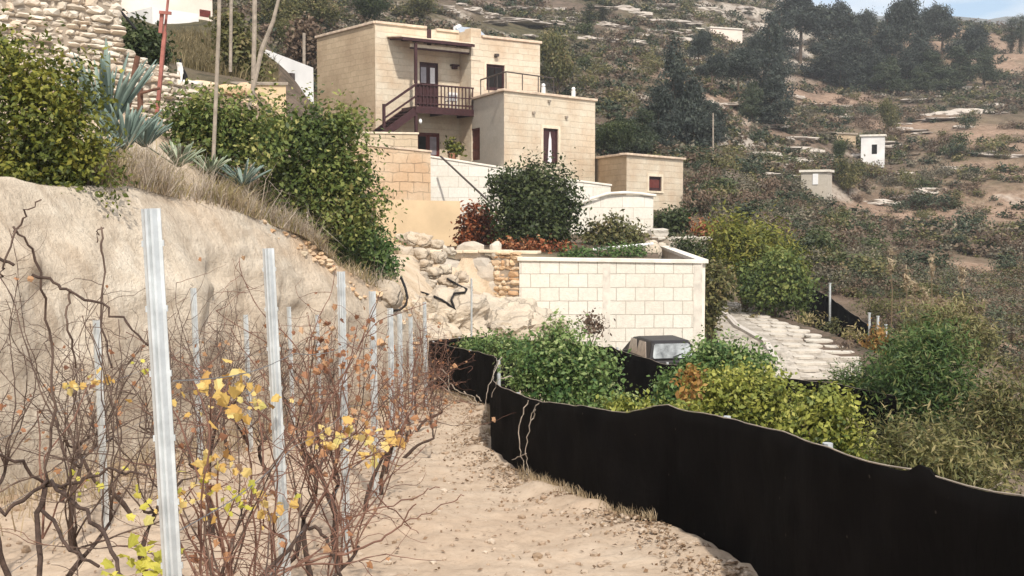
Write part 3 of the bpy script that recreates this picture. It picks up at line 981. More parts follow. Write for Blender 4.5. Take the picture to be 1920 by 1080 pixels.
# ------------------------------------------------------------------ the stone house
C0 = at(703, 44, 56)                         # front left corner of the upper storey, under its coping
zM = C0.z
Cl = atz(594, 72, zM)
D_ = atz(1014, 78, zM)
fd_ = Vector((D_.x - C0.x, D_.y - C0.y, 0)).normalized()      # along the front
bd_ = Vector((-fd_.y, fd_.x, 0))                              # away from the viewer
house = empty('stone_house', (C0.x, C0.y, 2.9), 'two storey limestone house with wooden balcony, outside stair and roof terrace', 'house')
FA = Frame(C0, C0 + fd_ * 20)
s862 = FA.s_at(862)
PROJ = 1.15
J1 = C0 + fd_ * s862                         # corner where the right wing steps forward
J2 = J1 - bd_ * PROJ
FR_ = Frame(J2, J2 + fd_ * 20)
sR = FR_.s_at(1012)
K1 = J2 + fd_ * sR
K2 = K1 + bd_ * 6.4
zR = FR_.z_at(900, 70)
ZB = 0.2
# openings of the upper front: balcony door and the window under the balcony
fl = MB()
sd0, sd1 = FA.s_at(788), FA.s_at(823)
zd0, zd1 = FA.z_at(805, 209), FA.z_at(805, 117)
sw0, sw1 = FA.s_at(782), FA.s_at(825)
zw0, zw1 = FA.z_at(805, 300), FA.z_at(805, 249)
wall_face(fl, C0, J1, ZB, zM, [(sd0, sd1, zd0, zd1), (sw0, sw1, zw0, zw1)])
fl.build('front_wall', M['house'], house)
lw = MB()
wall_face(lw, Cl, C0, ZB, zM)
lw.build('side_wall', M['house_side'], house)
rw = MB()
wall_face(rw, J1, J2, ZB, zM)
so0, so1 = FR_.s_at(912), FR_.s_at(946)
zo1, zo0 = FR_.z_at(928, 121), FR_.z_at(928, 170)
wall_face(rw, J2, K1, ZB, zR, [(so0, so1, zo0, zo1)])
wall_face(rw, K1, K2, ZB, zR)
rw.build('wing_wall', M['house'], house)
bkw = MB()
Cb = Cl + fd_ * (s862 + 0.0)
wall_face(bkw, K2, Cl, ZB, zR - .3)
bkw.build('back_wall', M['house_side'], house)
rf = MB()
rf.add([Vector((p.x, p.y, zR - 0.55)) for p in (Cl, C0, J1, J2, K1, K2)], [(0, 1, 2, 3, 4, 5)])
rf.build('roof', M['concrete'], house)
# parapet copings, with a drain notch in the left wing's parapet
def coping(name, fr, a0, a1, z, w=0.42, h=0.13, over=0.09):
    m_ = MB(); fr.box(m_, a0, a1, -w, over, z, z + h)
    return m_.build(name, M['cap'], house, bevel=0.02)
FL_ = Frame(Cl, C0)
snot = FA.s_at(806)
coping('coping', FL_, -0.09, FL_.L - 0.42 * 0, zM)
coping('coping', FA, 0.0, snot - 0.16, zM + 0.003)
coping('coping', FA, snot + 0.42, s862 - 0.06, zM - 0.04)
coping('coping', FR_, 0.66, sR + 0.09, zR)
nt_ = MB(); FA.box(nt_, snot - 0.13, snot + 0.12, -0.02, 0.012, zM - 0.85, zM - 0.003)
nt_.build('drain_slot', M['wood'], house)
ch = MB(); FR_.box(ch, -0.02, 0.6, -0.6, 0.03, zR - 1.2, FR_.z_at(890, 53))
ch.build('corner_pier', M['house'], house, bevel=0.02)
sp_ = MB()
pA = FR_.P(1.0, -2.4, zR + 0.1)
sp_.hexa([FR_.P(a, o, zR + z) for a, o, z in ((.9, -2.2, .35), (2.5, -2.2, .35), (2.5, -3.2, 1.0), (.9, -3.2, 1.0), (.9, -2.2, .42), (2.5, -2.2, .42), (2.5, -3.2, 1.07), (.9, -3.2, 1.07))])
so_ = sp_.build('solar_panel', M['solar'], house)
for a in (1.1, 2.3):
    lg_ = MB(); lg_.beam(FR_.P(a, -3.1, zR - .5), FR_.P(a, -3.1, zR + .93), .06, .06); lg_.build('leg', M['steel_rail'], so_)
tk = MB(); tk.tube([FR_.P(0.9, -3.0, zR + .9), FR_.P(1.4, -3.4, zR + 1.1)], 0.13, 10)
tk.build('water_tank', M['plastic_white'], house, smooth=False)

# balcony door with two lights
def door_unit(name, fr, a0, a1, z0, z1, mat, leaves=2, glass=None, depth=0.16, panels=0):
    m_ = MB(); t = 0.07
    fr.box(m_, a0, a0 + t, -depth, -0.04, z0, z1); fr.box(m_, a1 - t, a1, -depth, -0.04, z0, z1)
    fr.box(m_, a0 + t, a1 - t, -depth, -0.04, z1 - t, z1)
    o = m_.build(name + '_frame', mat, house)
    w = (a1 - a0 - 2 * t) / leaves
    for k in range(leaves):
        b0 = a0 + t + k * w
        l = MB(); fr.box(l, b0 + .008, b0 + w - .008, -depth, -0.085, z0 + .02, z1 - t - .01)
        lf = l.build(name + '_leaf', mat, o)
        if panels:
            for j in range(panels):
                zz0 = z0 + .15 + j * (z1 - z0 - .3) / panels
                pm = MB(); fr.box(pm, b0 + .1, b0 + w - .1, -0.084, -0.065, zz0, zz0 + (z1 - z0 - .3) / panels - .12)
                pm.build('door_panel', mat, lf) if False else pm.build('door_panel', mat, o)
    if glass:
        for (g0, g1, h0, h1, gm) in glass:
            g_ = MB(); fr.box(g_, g0, g1, -0.083, -0.06, h0, h1); g_.build('glass_pane', gm, o)
    return o
wd = sd1 - sd0
hd = zd1 - zd0
M['pane_light'] = m_plain('door_glass', (0.30, 0.27, 0.30), rough=0.15, var=0.3, scale=3, bmp=0, spec=0.5)
door_unit('balcony_door', FA, sd0, sd1, zd0, zd1, M['wood'], 2,
          [(sd0 + wd * .1, sd0 + wd * .38, zd1 - hd * .42, zd1 - hd * .1, M['pane_light']), (sd0 + wd * .6, sd0 + wd * .84, zd1 - hd * .42, zd1 - hd * .1, M['curtain'])])
ww = sw1 - sw0
hw = zw1 - zw0
wu = door_unit('ground_floor_window', FA, sw0, sw1, zw0, zw1, M['wood_red'], 2,
          [(sw0 + ww * .12, sw0 + ww * .42, zw0 + hw * .2, zw1 - hw * .14, M['dark']), (sw0 + ww * .6, sw0 + ww * .88, zw0 + hw * .2, zw1 - hw * .14, M['pane_light'])])
door_unit('terrace_door', FR_, so0, so1, zo0, zo1, M['wood'], 2, [(so0 + .12, so0 + .55, zo0 + .2, zo1 - .15, M['dark']), (so1 - .55, so1 - .12, zo0 + .2, zo1 - .15, M['dark'])])
# stone surrounds
def surround(fr, a0, a1, z0, z1, w=0.16, sill=True):
    m_ = MB()
    fr.box(m_, a0 - w, a0, -.02, .025, z0, z1); fr.box(m_, a1, a1 + w, -.02, .025, z0, z1)
    fr.box(m_, a0 - w, a1 + w, -.02, .025, z1, z1 + w)
    if sill: fr.box(m_, a0 - w, a1 + w, -.02, .06, z0 - .1, z0)
    m_.build('stone_surround', M['cap_pale'], house)
M['cap_pale'] = m_plain('pale_dressed_stone', (0.72, 0.62, 0.48), var=0.2, scale=4)
surround(FR_, so0, so1, zo0, zo1, .13, False)

# the tiled canopy over the balcony
cz = FA.z_at(815, 88)
ca0, ca1 = FA.s_at(729), s862 - 0.02
cp_ = MB()
def canopy_pts(o0, o1, a0, a1, za, zb, t):
    return [FA.P(a0, o1, zb), FA.P(a1, o1, zb), FA.P(a1, o0, za), FA.P(a0, o0, za), FA.P(a0, o1, zb + t), FA.P(a1, o1, zb + t), FA.P(a1, o0, za + t), FA.P(a0, o0, za + t)]
cp_.hexa(canopy_pts(0.003, 1.5, ca0, ca1 - 0.0, cz + .2, cz + .02, .05))
can = cp_.build('canopy', M['tile'], house)
ct = MB(); ct.hexa(canopy_pts(0.003, 1.55, ca0 - .06, ca1 + .0, cz + .255, cz + .075, .05)); ct.build('canopy_tiles', M['cap_pale'], can)
cf = MB(); FA.box(cf, ca0, ca1, 1.5, 1.54, cz - .07, cz + .06); cf.build('fascia', M['wood'], can)
cb2 = MB(); FA.box(cb2, FA.s_at(752), ca1 - .05, 1.0, 1.1, cz - .30, cz - .14); cb2.build('beam', M['cap_pale'], can)
cb3 = MB(); FA.box(cb3, FA.s_at(752), ca1 - .05, .98, 1.12, cz - .38, cz - .303); cb3.build('beam', M['wood'], can)
for k in range(7):
    a = ca0 + .15 + k * (ca1 - ca0 - .3) / 6
    r_ = MB(); r_.beam(FA.P(a, 0.02, cz + .17), FA.P(a, 1.49, cz - .03), .07, .09); r_.build('rafter', M['wood'], can)

# balcony: deck, railing with balusters, boarded left bay
ba0, ba1 = FA.s_at(754), s862 - 0.02
bz = FA.z_at(815, 207)
BW = 1.45
dk = MB(); FA.box(dk, ba0, ba1, 0.003, BW, bz - .14, bz); deck = dk.build('balcony_deck', M['wood'], house)
db = MB()
for a in (ba0 + .05, (ba0 + ba1) / 2, ba1 - .1):
    db.beam(FA.P(a, 0.01, bz - .24), FA.P(a, BW - .05, bz - .24), .1, .18)
FA.box(db, ba0, ba1, BW - .04, BW + .03, bz - .34, bz - .0)
db.build('balcony_joists', M['wood'], deck)
zr = bz + 1.12
rl = MB()
FA.box(rl, ba0, ba1, BW - .09, BW, zr - .07, zr); FA.box(rl, ba0, ba1, BW - .08, BW - .02, bz + .12, bz + .19); FA.box(rl, ba0, ba1, BW - .08, BW - .02, bz + .52, bz + .57)
rail = rl.build('balcony_rail', M['wood'], house)
nb = 17
for k in range(nb):
    a = ba0 + .05 + k * (ba1 - ba0 - .1) / (nb - 1)
    b_ = MB(); FA.box(b_, a - .026, a + .026, BW - .07, BW - .03, bz + .001, zr - .07); b_.build('baluster', M['wood'], rail)
bp = MB()
bx1 = FA.s_at(795)
for k in range(9):
    a = ba0 + .02 + k * (bx1 - ba0) / 9
    FA.box(bp, a, a + (bx1 - ba0) / 9 - .012, BW - .118, BW - .092, bz + .03, zr - .02)
bp.build('boarding', M['wood'], rail)
pp = MB()
FA.box(pp, ba0 - .02, ba0 + .11, BW - .12, BW + .01, 2.4, bz - .141); pp.build('balcony_post', M['wood'], house)
pp = MB()
FA.box(pp, ba0 - .02, ba0 + .11, BW - .12, BW + .01, zr + .002, cz - .14); pp.build('canopy_post', M['wood'], house)
lm = MB(); lp = FA.P(ba0 + .22, BW + .08, bz - .75)
add_rock(lm, lp, (.09, .09, .13), 3, ICO2, 0.0, False); lm.build('globe_lamp', M['plastic_white'], house, smooth=True)

# outside stair falling to the left from the balcony
st = MB()
sA = ba0; NST = 11
run, rise = 0.27, 0.185
for k in range(NST):
    FA.box(st, sA - (k + 1) * run, sA - k * run + .02, .25, BW - .05, bz - (k + 1) * rise - .05, bz - (k + 1) * rise)
stair = st.build('stair_treads', M['wood'], house)
for off in (.2, BW - .02):
    sg = MB()
    a0, a1 = FA.P(sA, off, bz - .25), FA.P(sA - NST * run, off, bz - .25 - NST * rise)
    sg.beam(a0, a1, .06, .36); sg.build('stringer', M['wood'], stair)
hr = MB()
hr.beam(FA.P(sA + .05, BW - .02, zr - .05), FA.P(sA - 6.6 * run, BW - .02, zr - .05 - 6.6 * rise), .07, .11)
hr.beam(FA.P(sA + .05, BW - .02, zr - .62), FA.P(sA - 6.6 * run, BW - .02, zr - .62 - 6.6 * rise), .06, .09)
FA.box(hr, sA - 6.7 * run, sA - 6.7 * run + .12, BW - .08, BW + .04, bz - 1.0 - 7 * rise, zr + .1 - 6.6 * rise)
hr.build('stair_rail', M['wood'], house)

# wall lamps
def lamp(fr, a, z):
    m_ = MB(); fr.box(m_, a - .07, a + .07, .002, .06, z - .05, z + .05); fr.box(m_, a - .10, a + .10, .06, .22, z - .02, z + .12)
    m_.build('wall_lamp', M['steel_rail'], house)
lamp(FR_, FR_.s_at(929), FR_.z_at(929, 106))
sh_ = MB(); a = FA.s_at(852); z = FA.z_at(852, 124)
FA.box(sh_, a - .25, a + .18, .002, .28, z - .02, z + .06); FA.box(sh_, a - .14, a + .1, .002, .2, z - .16, z - .021); sh_.build('wall_shelf', M['wood'], house)

# lower block with the roof terrace
Fl0 = Frame(J2, K1)
sl_ = Fl0.s_at(876)
G0 = J2 + fd_ * (0.02)
G0 = Vector((G0.x, G0.y, 0))
zL = slope(876, 188)[1] * G0.y
G1 = atz(945, 171, zL)
G2 = atz(1116, 190, zL)
G3 = G2 + (G0 - G1)
FG1 = Frame(G0, G1); FG2 = Frame(G1, G2)
sx0, sx1 = FG1.s_at(879), FG1.s_at(900)
zx1, zx0 = FG1.z_at(889, 241), FG1.z_at(889, 301)
sy0, sy1 = FG2.s_at(1018), FG2.s_at(1046)
zy1, zy0 = FG2.z_at(1032, 241), FG2.z_at(1032, 307)
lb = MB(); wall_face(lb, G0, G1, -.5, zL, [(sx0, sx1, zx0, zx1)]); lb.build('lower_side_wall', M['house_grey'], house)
lb = MB(); wall_face(lb, G1, G2, -.5, zL, [(sy0, sy1, zy0, zy1)]); wall_face(lb, G2, G3, -.5, zL); lb.build('lower_front_wall', M['house'], house)
lb = MB(); lb.add([Vector((p.x, p.y, zL - .03)) for p in (G0, G1, G2, G3)], [(0, 1, 2, 3)]); lb.build('terrace_floor', M['tile'], house)
coping('terrace_coping', FG1, 0.3, FG1.L, zL, .36, .12, .1); coping('terrace_coping', FG2, -.1, FG2.L + .1, zL + .003, .36, .12, .1)
coping('terrace_coping', Frame(G2, G3), .26, (G3 - G2).length, zL + .001, .36, .12, .1)
door_unit('side_door', FG1, sx0, sx1, zx0, zx1, M['wood_red'], 1, None, .16, 3)
gl = door_unit('tall_window', FG2, sy0, sy1, zy0, zy1, M['wood'], 2, None)
cu = MB(); mid = (sy0 + sy1) / 2
cu.add([FG2.P(mid - .13, -.06, zy0 + .06), FG2.P(mid + .15, -.06, zy0 + .06), FG2.P(mid + .12, -.06, zy0 + 1.2), FG2.P(mid + .02, -.06, zy1 - .15), FG2.P(mid - .06, -.06, zy0 + 1.2),
        FG2.P(mid - .13, -.075, zy0 + .06), FG2.P(mid + .15, -.075, zy0 + .06), FG2.P(mid + .12, -.075, zy0 + 1.2), FG2.P(mid + .02, -.075, zy1 - .15), FG2.P(mid - .06, -.075, zy0 + 1.2)],
       [(0, 1, 2, 3, 4), (9, 8, 7, 6, 5), (0, 5, 6, 1), (1, 6, 7, 2), (2, 7, 8, 3), (3, 8, 9, 4), (4, 9, 5, 0)])
cu.build('curtain', M['curtain'], gl)
surround(FG2, sy0, sy1, zy0, zy1, .15)
for px, py in ((999, 212), (1060, 220), (1028, 190)):
    a, z = FG2.s_at(px), FG2.z_at(px, py)
    m_ = MB(); FG2.box(m_, a - .07, a + .07, .002, .12, z - .05, z + .06); m_.build('spot_lamp', M['grey_wood'], house)
# thin terrace railing
tr = MB()
zt_ = zL + .12
pts = [FG1.P(.9, -.16, 0), FG1.P(FG1.L - .14, -.16, 0), FG2.P(FG2.L * .55, -.16, 0)]
for k in range(2):
    a, b = pts[k], pts[k + 1]
    tr.tube([a + Vector((0, 0, zt_ + .82)), b + Vector((0, 0, zt_ + .82))], .035, 6)
    n = 3 if k == 0 else 3
    for j in range(n + 1):
        q = a.lerp(b, j / n); tr.tube([q + Vector((0, 0, zt_ - .02)), q + Vector((0, 0, zt_ + .82))], .025, 6)
tr.build('terrace_rail', M['steel_rail'], house)
for px in (1022, 1078):
    a = FG2.s_at(px); m_ = MB(); FG2.box(m_, a - .07, a + .07, -.2, -.06, zt_ + .002, zt_ + .32); add_rock(m_, FG2.P(a, -.13, zt_ + .4), (.1, .1, .1), 3, ICO2, 0, False)
    m_.build('post_lamp', M['plastic_white'], house)

# white chair on the balcony
chair = empty('plastic_chair', FA.P(FA.s_at(832), .75, bz), 'white plastic chair on the wooden balcony behind the balusters', 'chair')
q = FA.P(FA.s_at(832), .75, bz)
def CB(mb, a0, a1, o0, o1, z0, z1):
    fr = Frame(q, q + FA.d); return fr.box(mb, a0, a1, o0, o1, bz + z0, bz + z1)
m_ = MB(); CB(m_, -.25, .25, -.22, .25, .42, .46); m_.build('seat', M['plastic_white'], chair, bevel=.01)
m_ = MB(); CB(m_, -.25, .25, .2, .25, .462, .85); m_.build('backrest', M['plastic_white'], chair, bevel=.01)
for a in (-.24, .2):
    for o in (-.21, .19):
        m_ = MB(); CB(m_, a, a + .04, o, o + .04, 0.003, .42); m_.build('leg', M['plastic_white'], chair)
    m_ = MB(); CB(m_, a, a + .04, -.2, .2, .6, .63); CB(m_, a, a + .04, -.2, -.16, .462, .6); m_.build('armrest', M['plastic_white'], chair)

# ------------------------------------------------------------------ the annex at the right
N0 = at(1175, 291, 55.0); zN = N0.z
N1 = atz(1098, 301, zN); N2 = atz(1281, 300, zN)
N3 = N2 + (N1 - N0)
annex = empty('stone_outbuilding', (N0.x, N0.y, 0.2), 'small flat roofed limestone outbuilding with one square brown window', 'outbuilding')
FN1 = Frame(N1, N0); FN2 = Frame(N0, N2)
an0, an1 = FN2.s_at(1216), FN2.s_at(1240); az1, az0 = FN2.z_at(1228, 331), FN2.z_at(1228, 358)
H0 = house
m_ = MB(); wall_face(m_, N1, N0, -.8, zN); m_.build('side_wall', M['house_side'], annex)
m_ = MB(); wall_face(m_, N0, N2, -.8, zN, [(an0, an1, az0, az1)]); wall_face(m_, N2, N3, -.8, zN); wall_face(m_, N3, N1, -.8, zN); m_.build('front_wall', M['house'], annex)
house = annex
m_ = MB(); m_.add([Vector((p.x, p.y, zN - .02)) for p in (N1, N0, N2, N3)], [(0, 1, 2, 3)]); m_.build('roof', M['concrete'], annex)
coping('coping', FN1, -.1, FN1.L, zN, .35, .11, .12); coping('coping', FN2, -.12, FN2.L + .12, zN + .003, .35, .11, .12)
coping('coping', Frame(N2, N3), .24, (N3 - N2).length, zN + .001, .35, .11, .12)
w_o = door_unit('window', FN2, an0, an1, az0, az1, M['wood'], 1)
m_ = MB(); FN2.box(m_, an0 + .16, an1 - .16, -.083, -.065, az0 + .16, az1 - .16); m_.build('shutter', M['wood_red'], w_o)
surround(FN2, an0, an1, az0, az1, .14)
house = H0

# ------------------------------------------------------------------ retaining and garden walls
def xy(px, py, Y):
    p = at(px, py, Y); return (p.x, p.y)
def zz(px, py, Y): return at(px, py, Y).z

slab_wall('yard_wall', xy(640, 0, 50.5), xy(782, 0, 52.5), 0.6, zz(640, 250, 50.5), zz(782, 252, 52.5), .4, M['ashlar_pale'], 'low pale stone yard wall with coping below the outside stair', True, M['cap_pale'])
slab_wall('yard_wall', xy(660, 0, 47.5), xy(806, 0, 49.5), -.5, zz(660, 271, 47.5), zz(806, 286, 49.5), .45, M['ashlar'], 'orange ashlar retaining wall with a reddish coping, above the ochre rendered wall', True, M['cap'])
slab_wall('block_wall', xy(806, 0, 52.6), xy(1004, 0, 54.2), -.8, zz(808, 295, 52.6), zz(1004, 326, 54.2), .35, M['white_wall'], 'long white block retaining wall in front of the house yard', True, M['concrete'])
slab_wall('block_wall', xy(1000, 0, 51.5), xy(1147, 0, 53.2), -1.5, zz(1000, 330, 51.5), zz(1147, 349, 53.2), .35, M['white_wall'], 'white block wall behind the round tree, below the tall window', True, M['concrete'])
slab_wall('block_wall', xy(1084, 0, 48.6), xy(1228, 0, 49.4), -2.2, zz(1084, 379, 48.6), zz(1150, 363, 49.2), .35, M['white_wall'], 'white block wall in front of the outbuilding, above the brown bush', None)
# rounded coping of that wall
mb = MB()
pw = [at(1082, 384, 48.5), at(1110, 372, 48.6), at(1140, 363, 48.8), at(1170, 361, 49.0), at(1200, 363, 49.2), at(1230, 367, 49.35)]
blk = bpy.data.objects['block_wall.002']
mb.tube(pw, 0.065, 8); mb.build('coping', M['concrete'], blk)
m_ = MB(); fr = Frame(xy(1084, 0, 48.6), xy(1228, 0, 49.4)); fr.box(m_, 1.0, fr.L, -.34, -.01, zz(1084, 379, 48.6) - .3, zz(1190, 366, 49.1)); m_.build('upper_course', M['white_wall'], blk)
m_ = MB(); fr.box(m_, -.3, -.003, -3.2, .02, -2.2, zz(1084, 390, 48.6)); m_.build('return_wall', M['concrete'], blk)
slab_wall('rendered_wall', xy(700, 0, 45.5), xy(862, 0, 46.5), -2.2, zz(715, 374, 45.5), zz(862, 377, 46.5), .5, M['ochre'], 'smooth ochre rendered retaining wall beside the red leaved hedge', None)

# the white block wall of the parking place
Y36 = 36.0
M['pillar_shade'] = m_plain('pillar_concrete_shade', (0.66, 0.61, 0.54), var=0.25, scale=3)  # pillars stand in shade; the greyer tone is painted into their concrete
WB = -5.4
wl, wr = xy(974, 0, Y36), xy(1317, 0, Y36 + .1)
zw_t = zz(975, 489, Y36)
park, frp = slab_wall('block_wall', wl, wr, WB, zw_t, zz(1317, 494, Y36 + .1), .22, M['white_block'], 'big white concrete block wall with a flat coping behind the parked car', True, M['concrete'], over=.07, cap_h=.12)
m_ = MB(); frp.box(m_, frp.s_at(1131), frp.s_at(1145), -.1, .012, WB, zw_t - .003); m_.build('pillar', M['pillar_shade'], park)
m_ = MB(); frp.box(m_, frp.s_at(1302), frp.s_at(1318), -.25, .014, WB, zw_t - .02); m_.build('pillar', M['pillar_shade'], park)
# its return to the back, rising with the drive
r0 = wr; r1 = xy(1243, 0, 46.5)
fr2 = Frame(r0, r1)
m_ = MB(); zc = zz(1317, 494, Y36)
zc2 = zz(1238, 466, 46.5)
m_.hexa([fr2.P(.24, 0, WB), fr2.P(fr2.L, 0, WB + 2), fr2.P(fr2.L, .22, WB + 2), fr2.P(.24, .22, WB), fr2.P(.24, 0, zc), fr2.P(fr2.L, 0, zc2), fr2.P(fr2.L, .22, zc2), fr2.P(.24, .22, zc)][::1])
m_.build('side_wall', M['concrete'], park)
m_ = MB(); m_.hexa([fr2.P(.1, -.06, zc), fr2.P(fr2.L, -.06, zc2), fr2.P(fr2.L, .3, zc2), fr2.P(.1, .3, zc), fr2.P(.1, -.06, zc + .115), fr2.P(fr2.L, -.06, zc2 + .115), fr2.P(fr2.L, .3, zc2 + .115), fr2.P(.1, .3, zc + .115)])
m_.build('coping', M['concrete'], park)

# mortared stone retaining wall left of it
stone_wall('stone_wall', xy(812, 0, 37.5), xy(935, 0, 36.8), lambda f: zz(812, 474, 37.5) * (1 - f) + zz(935, 474, 36.8) * f, lambda f: -3.2, .75, .48, M['stone_grey'], 5,
           'grey field stone retaining wall below the red leaved hedge', .5, jitter=.22)
stone_wall('rubble_wall', xy(930, 0, 36.75), xy(976, 0, 36.2), lambda f: zz(950, 474, 36.5), lambda f: -4.6, .24, .16, M['stone_orange'], 6,
           'narrow strip of brown rubble masonry against the end of the white block wall', .4, jitter=.3)
m_ = MB(); fr = Frame(xy(795, 0, 37.4), xy(1000, 0, 36.3))
rg = random.Random(4); s = 0
flag = empty('flagstone_coping', (*xy(795, 0, 37.4), -1.1), 'row of thin pale flagstones along the top of the grey stone wall', 'coping')
while s < fr.L - .3:
    w = rg.uniform(.5, 1.1)
    zc_ = slope(870, 469)[1] * 36.9 + rg.uniform(-.02, .02)
    fr.box(m_, s, s + w - .03, -.45, .12, zc_ - .09, zc_)
    s += w
m_.build('flagstones', M['cap_pale'], flag, bevel=.015)
stone_wall('rubble_wall', xy(1222, 0, 46.6), xy(1330, 0, 47.5), lambda f: zz(1222, 432, 46.6) - .3 * f, lambda f: -1.6, .45, .28, M['stone_grey'], 12,
           'low weathered rubble wall behind the corner of the white block wall', .5, jitter=.3)

# dry stone walls of the upper left
stone_wall('dry_stone_wall', xy(-70, 0, 18.2), xy(219, 0, 20.2), lambda f: zz(219, -60, 20) + .2, lambda f: zz(0, 230, 19), .19, .10, M['stone_pale'], 21,
           'tall dry stone wall of pale rubble behind the yellow green citrus bush', .5, jitter=.3)
stone_wall('dry_stone_wall', xy(217, 0, 20.3), xy(362, 0, 21.6), lambda f: zz(225, 92, 20.3) * (1 - f) + zz(355, 165, 21.6) * f, lambda f: zz(290, 245, 21), .19, .10, M['stone_pale'], 22,
           'lower dry stone wall stepping down beside the red pole', .5, jitter=.3)
stone_wall('dry_stone_wall', xy(335, 0, 27.6), xy(462, 0, 28.4), lambda f: zz(345, 150, 27.6) * (1 - f) + zz(460, 172, 28.4) * f, lambda f: zz(400, 225, 28), .42, .26, M['stone_orange'], 23,
           'heap like wall of orange stones behind the big hedge, below the dry grass slope', .55, jitter=.35)
slab_wall('garden_wall', xy(432, 0, 30.5), xy(534, 0, 31.6), 2.2, zz(432, 160, 30.5), zz(534, 160, 31.6), .3, M['ochre'], 'short ochre rendered wall with a brown coping behind the big hedge', True, M['grey_wood'], over=.05)
# white rendered gable wall beside the house
A_w, B_w = xy(498, 0, 47), xy(586, 0, 49.5)
gw = empty('white_wall', (*A_w, 5), 'white rendered wall with a sloping top beside the left side of the house', 'wall')
frw = Frame(A_w, B_w); m_ = MB()
m_.hexa([frw.P(0, 0, 4.0), frw.P(frw.L, 0, 4.0), frw.P(frw.L, -.3, 4.0), frw.P(0, -.3, 4.0), frw.P(0, 0, zz(498, 93, 47)), frw.P(frw.L, 0, zz(586, 127, 49.5)), frw.P(frw.L, -.3, zz(586, 127, 49.5)), frw.P(0, -.3, zz(498, 93, 47))])
m_.build('wall_body', M['plaster_white'], gw)
m_ = MB(); frw.box(m_, frw.L * .42, frw.L * .5, .002, .25, zz(535, 150, 48), zz(535, 137, 48)); m_.build('wall_lamp', M['steel_rail'], gw)

# pale house at the upper left
hb = empty('pale_house', (*xy(300, 0, 56), 8), 'pinkish white rendered house at the top left behind the poles', 'house')
Pa, Pb, Pc = xy(212, 0, 54), xy(398, 0, 58), xy(418, 0, 64)
m_ = MB(); frh = Frame(Pa, Pb); zt0, zt1 = zz(212, -70, 54), zz(398, -22, 58)
m_.hexa([frh.P(0, 0, 7.0), frh.P(frh.L, 0, 7.0), frh.P(frh.L, -7, 7.0), frh.P(0, -7, 7.0), frh.P(0, 0, zt1), frh.P(frh.L, 0, zt1), frh.P(frh.L, -7, zt1), frh.P(0, -7, zt1)])
m_.build('wall', M['pink'], hb)
m_ = MB(); m_.hexa([frh.P(-.4, .5, zt1 + .003), frh.P(frh.L + .5, .5, zt1 + .003), frh.P(frh.L + .5, -3.5, zt1 + 1.4), frh.P(-.4, -3.5, zt1 + 1.4), frh.P(-.4, .5, zt1 + .18), frh.P(frh.L + .5, .5, zt1 + .18), frh.P(frh.L + .5, -3.5, zt1 + 1.6), frh.P(-.4, -3.5, zt1 + 1.6)])
m_.build('roof', M['tile'], hb)
m_ = MB(); a = frh.L; frh.box(m_, a - .75, a - .12, -.05, .012, zz(390, 34, 58), zz(390, 21, 58)); m_.build('window', M['wood_red'], hb)
m_ = MB(); frh.box(m_, frh.L * .1, frh.L * .55, .3, 2.6, 6.4, zz(270, 30, 55)); m_.build('lower_storey', M['plaster_white'], hb)

# ------------------------------------------------------------------ far buildings on the opposite slope
def hut(name, label, px0, px1, pyt, pyb, Y, skew, mat, doors=(), cat='building', dep=None, roofmat=None):
    a = at(px0, pyb, Y); b = at(px1, pyb, Y + skew)
    zt_ = at(px0, pyt, Y).z; zb_ = a.z
    fr = Frame(a, b); dep = dep or fr.L
    root = empty(name, (a.x, a.y, zb_), label, cat)
    mb = MB(); ops = []
    for (d0, d1, t0, t1) in doors:
        ops.append((fr.s_at(d0), fr.s_at(d1), fr.z_at(d0, t1), fr.z_at(d0, t0)))
    P0, P1, P2, P3 = fr.P(0, 0, 0), fr.P(fr.L, 0, 0), fr.P(fr.L, -dep, 0), fr.P(0, -dep, 0)
    wall_face(mb, P0, P1, zb_ - 1.2, zt_, ops, .3)
    wall_face(mb, P1, P2, zb_ - 1.2, zt_); wall_face(mb, P2, P3, zb_ - 1.2, zt_); wall_face(mb, P3, P0, zb_ - 1.2, zt_)
    mb.build('wall', mat, root)
    r_ = MB(); fr.box(r_, -.15, fr.L + .15, -dep - .15, .15, zt_, zt_ + .18); r_.build('roof', roofmat or M['concrete'], root)
    for o in ops:
        d_ = MB(); fr.box(d_, o[0], o[1], -.3, -.2, o[2], o[3]); d_.build('door', M['dark'], root)
    return root
hut('white_hut', 'white cube hut with one dark doorway on the slope across the valley', 1614, 1658, 256, 293, 118, -.8, M['plaster_white'], [(1632, 1642, 271, 289)], dep=1.6)
hut('ruined_hut', 'roofless looking pinkish stone ruin left of the white cube hut', 1556, 1604, 250, 290, 121, 2, M['house_side'], [(1570, 1578, 264, 282)], dep=2, roofmat=M['mortar'])
hut('small_shed', 'small pale grey shed below the white cube hut', 1502, 1552, 323, 347, 92, -1, M['house_grey'], [], 'shed', 1.6)
sd_ = bpy.data.objects['small_shed']; m_ = MB(); frs = Frame(at(1502, 347, 92), at(1552, 347, 91)); frs.box(m_, frs.s_at(1523), frs.s_at(1533), .005, .06, zz(1527, 346, 91.6), zz(1527, 326, 91.6)); m_.build('door', M['plastic_white'], sd_)
hut('terrace_house', 'long pale flat building on the far hillside below the dark pines', 1332, 1392, 52, 67, 172, 2, M['pink'], (), dep=4)
hut('terrace_house', 'short pale building left of the long pale one on the far hillside', 1288, 1318, 53, 64, 171, 1, M['pink'], (), dep=3)

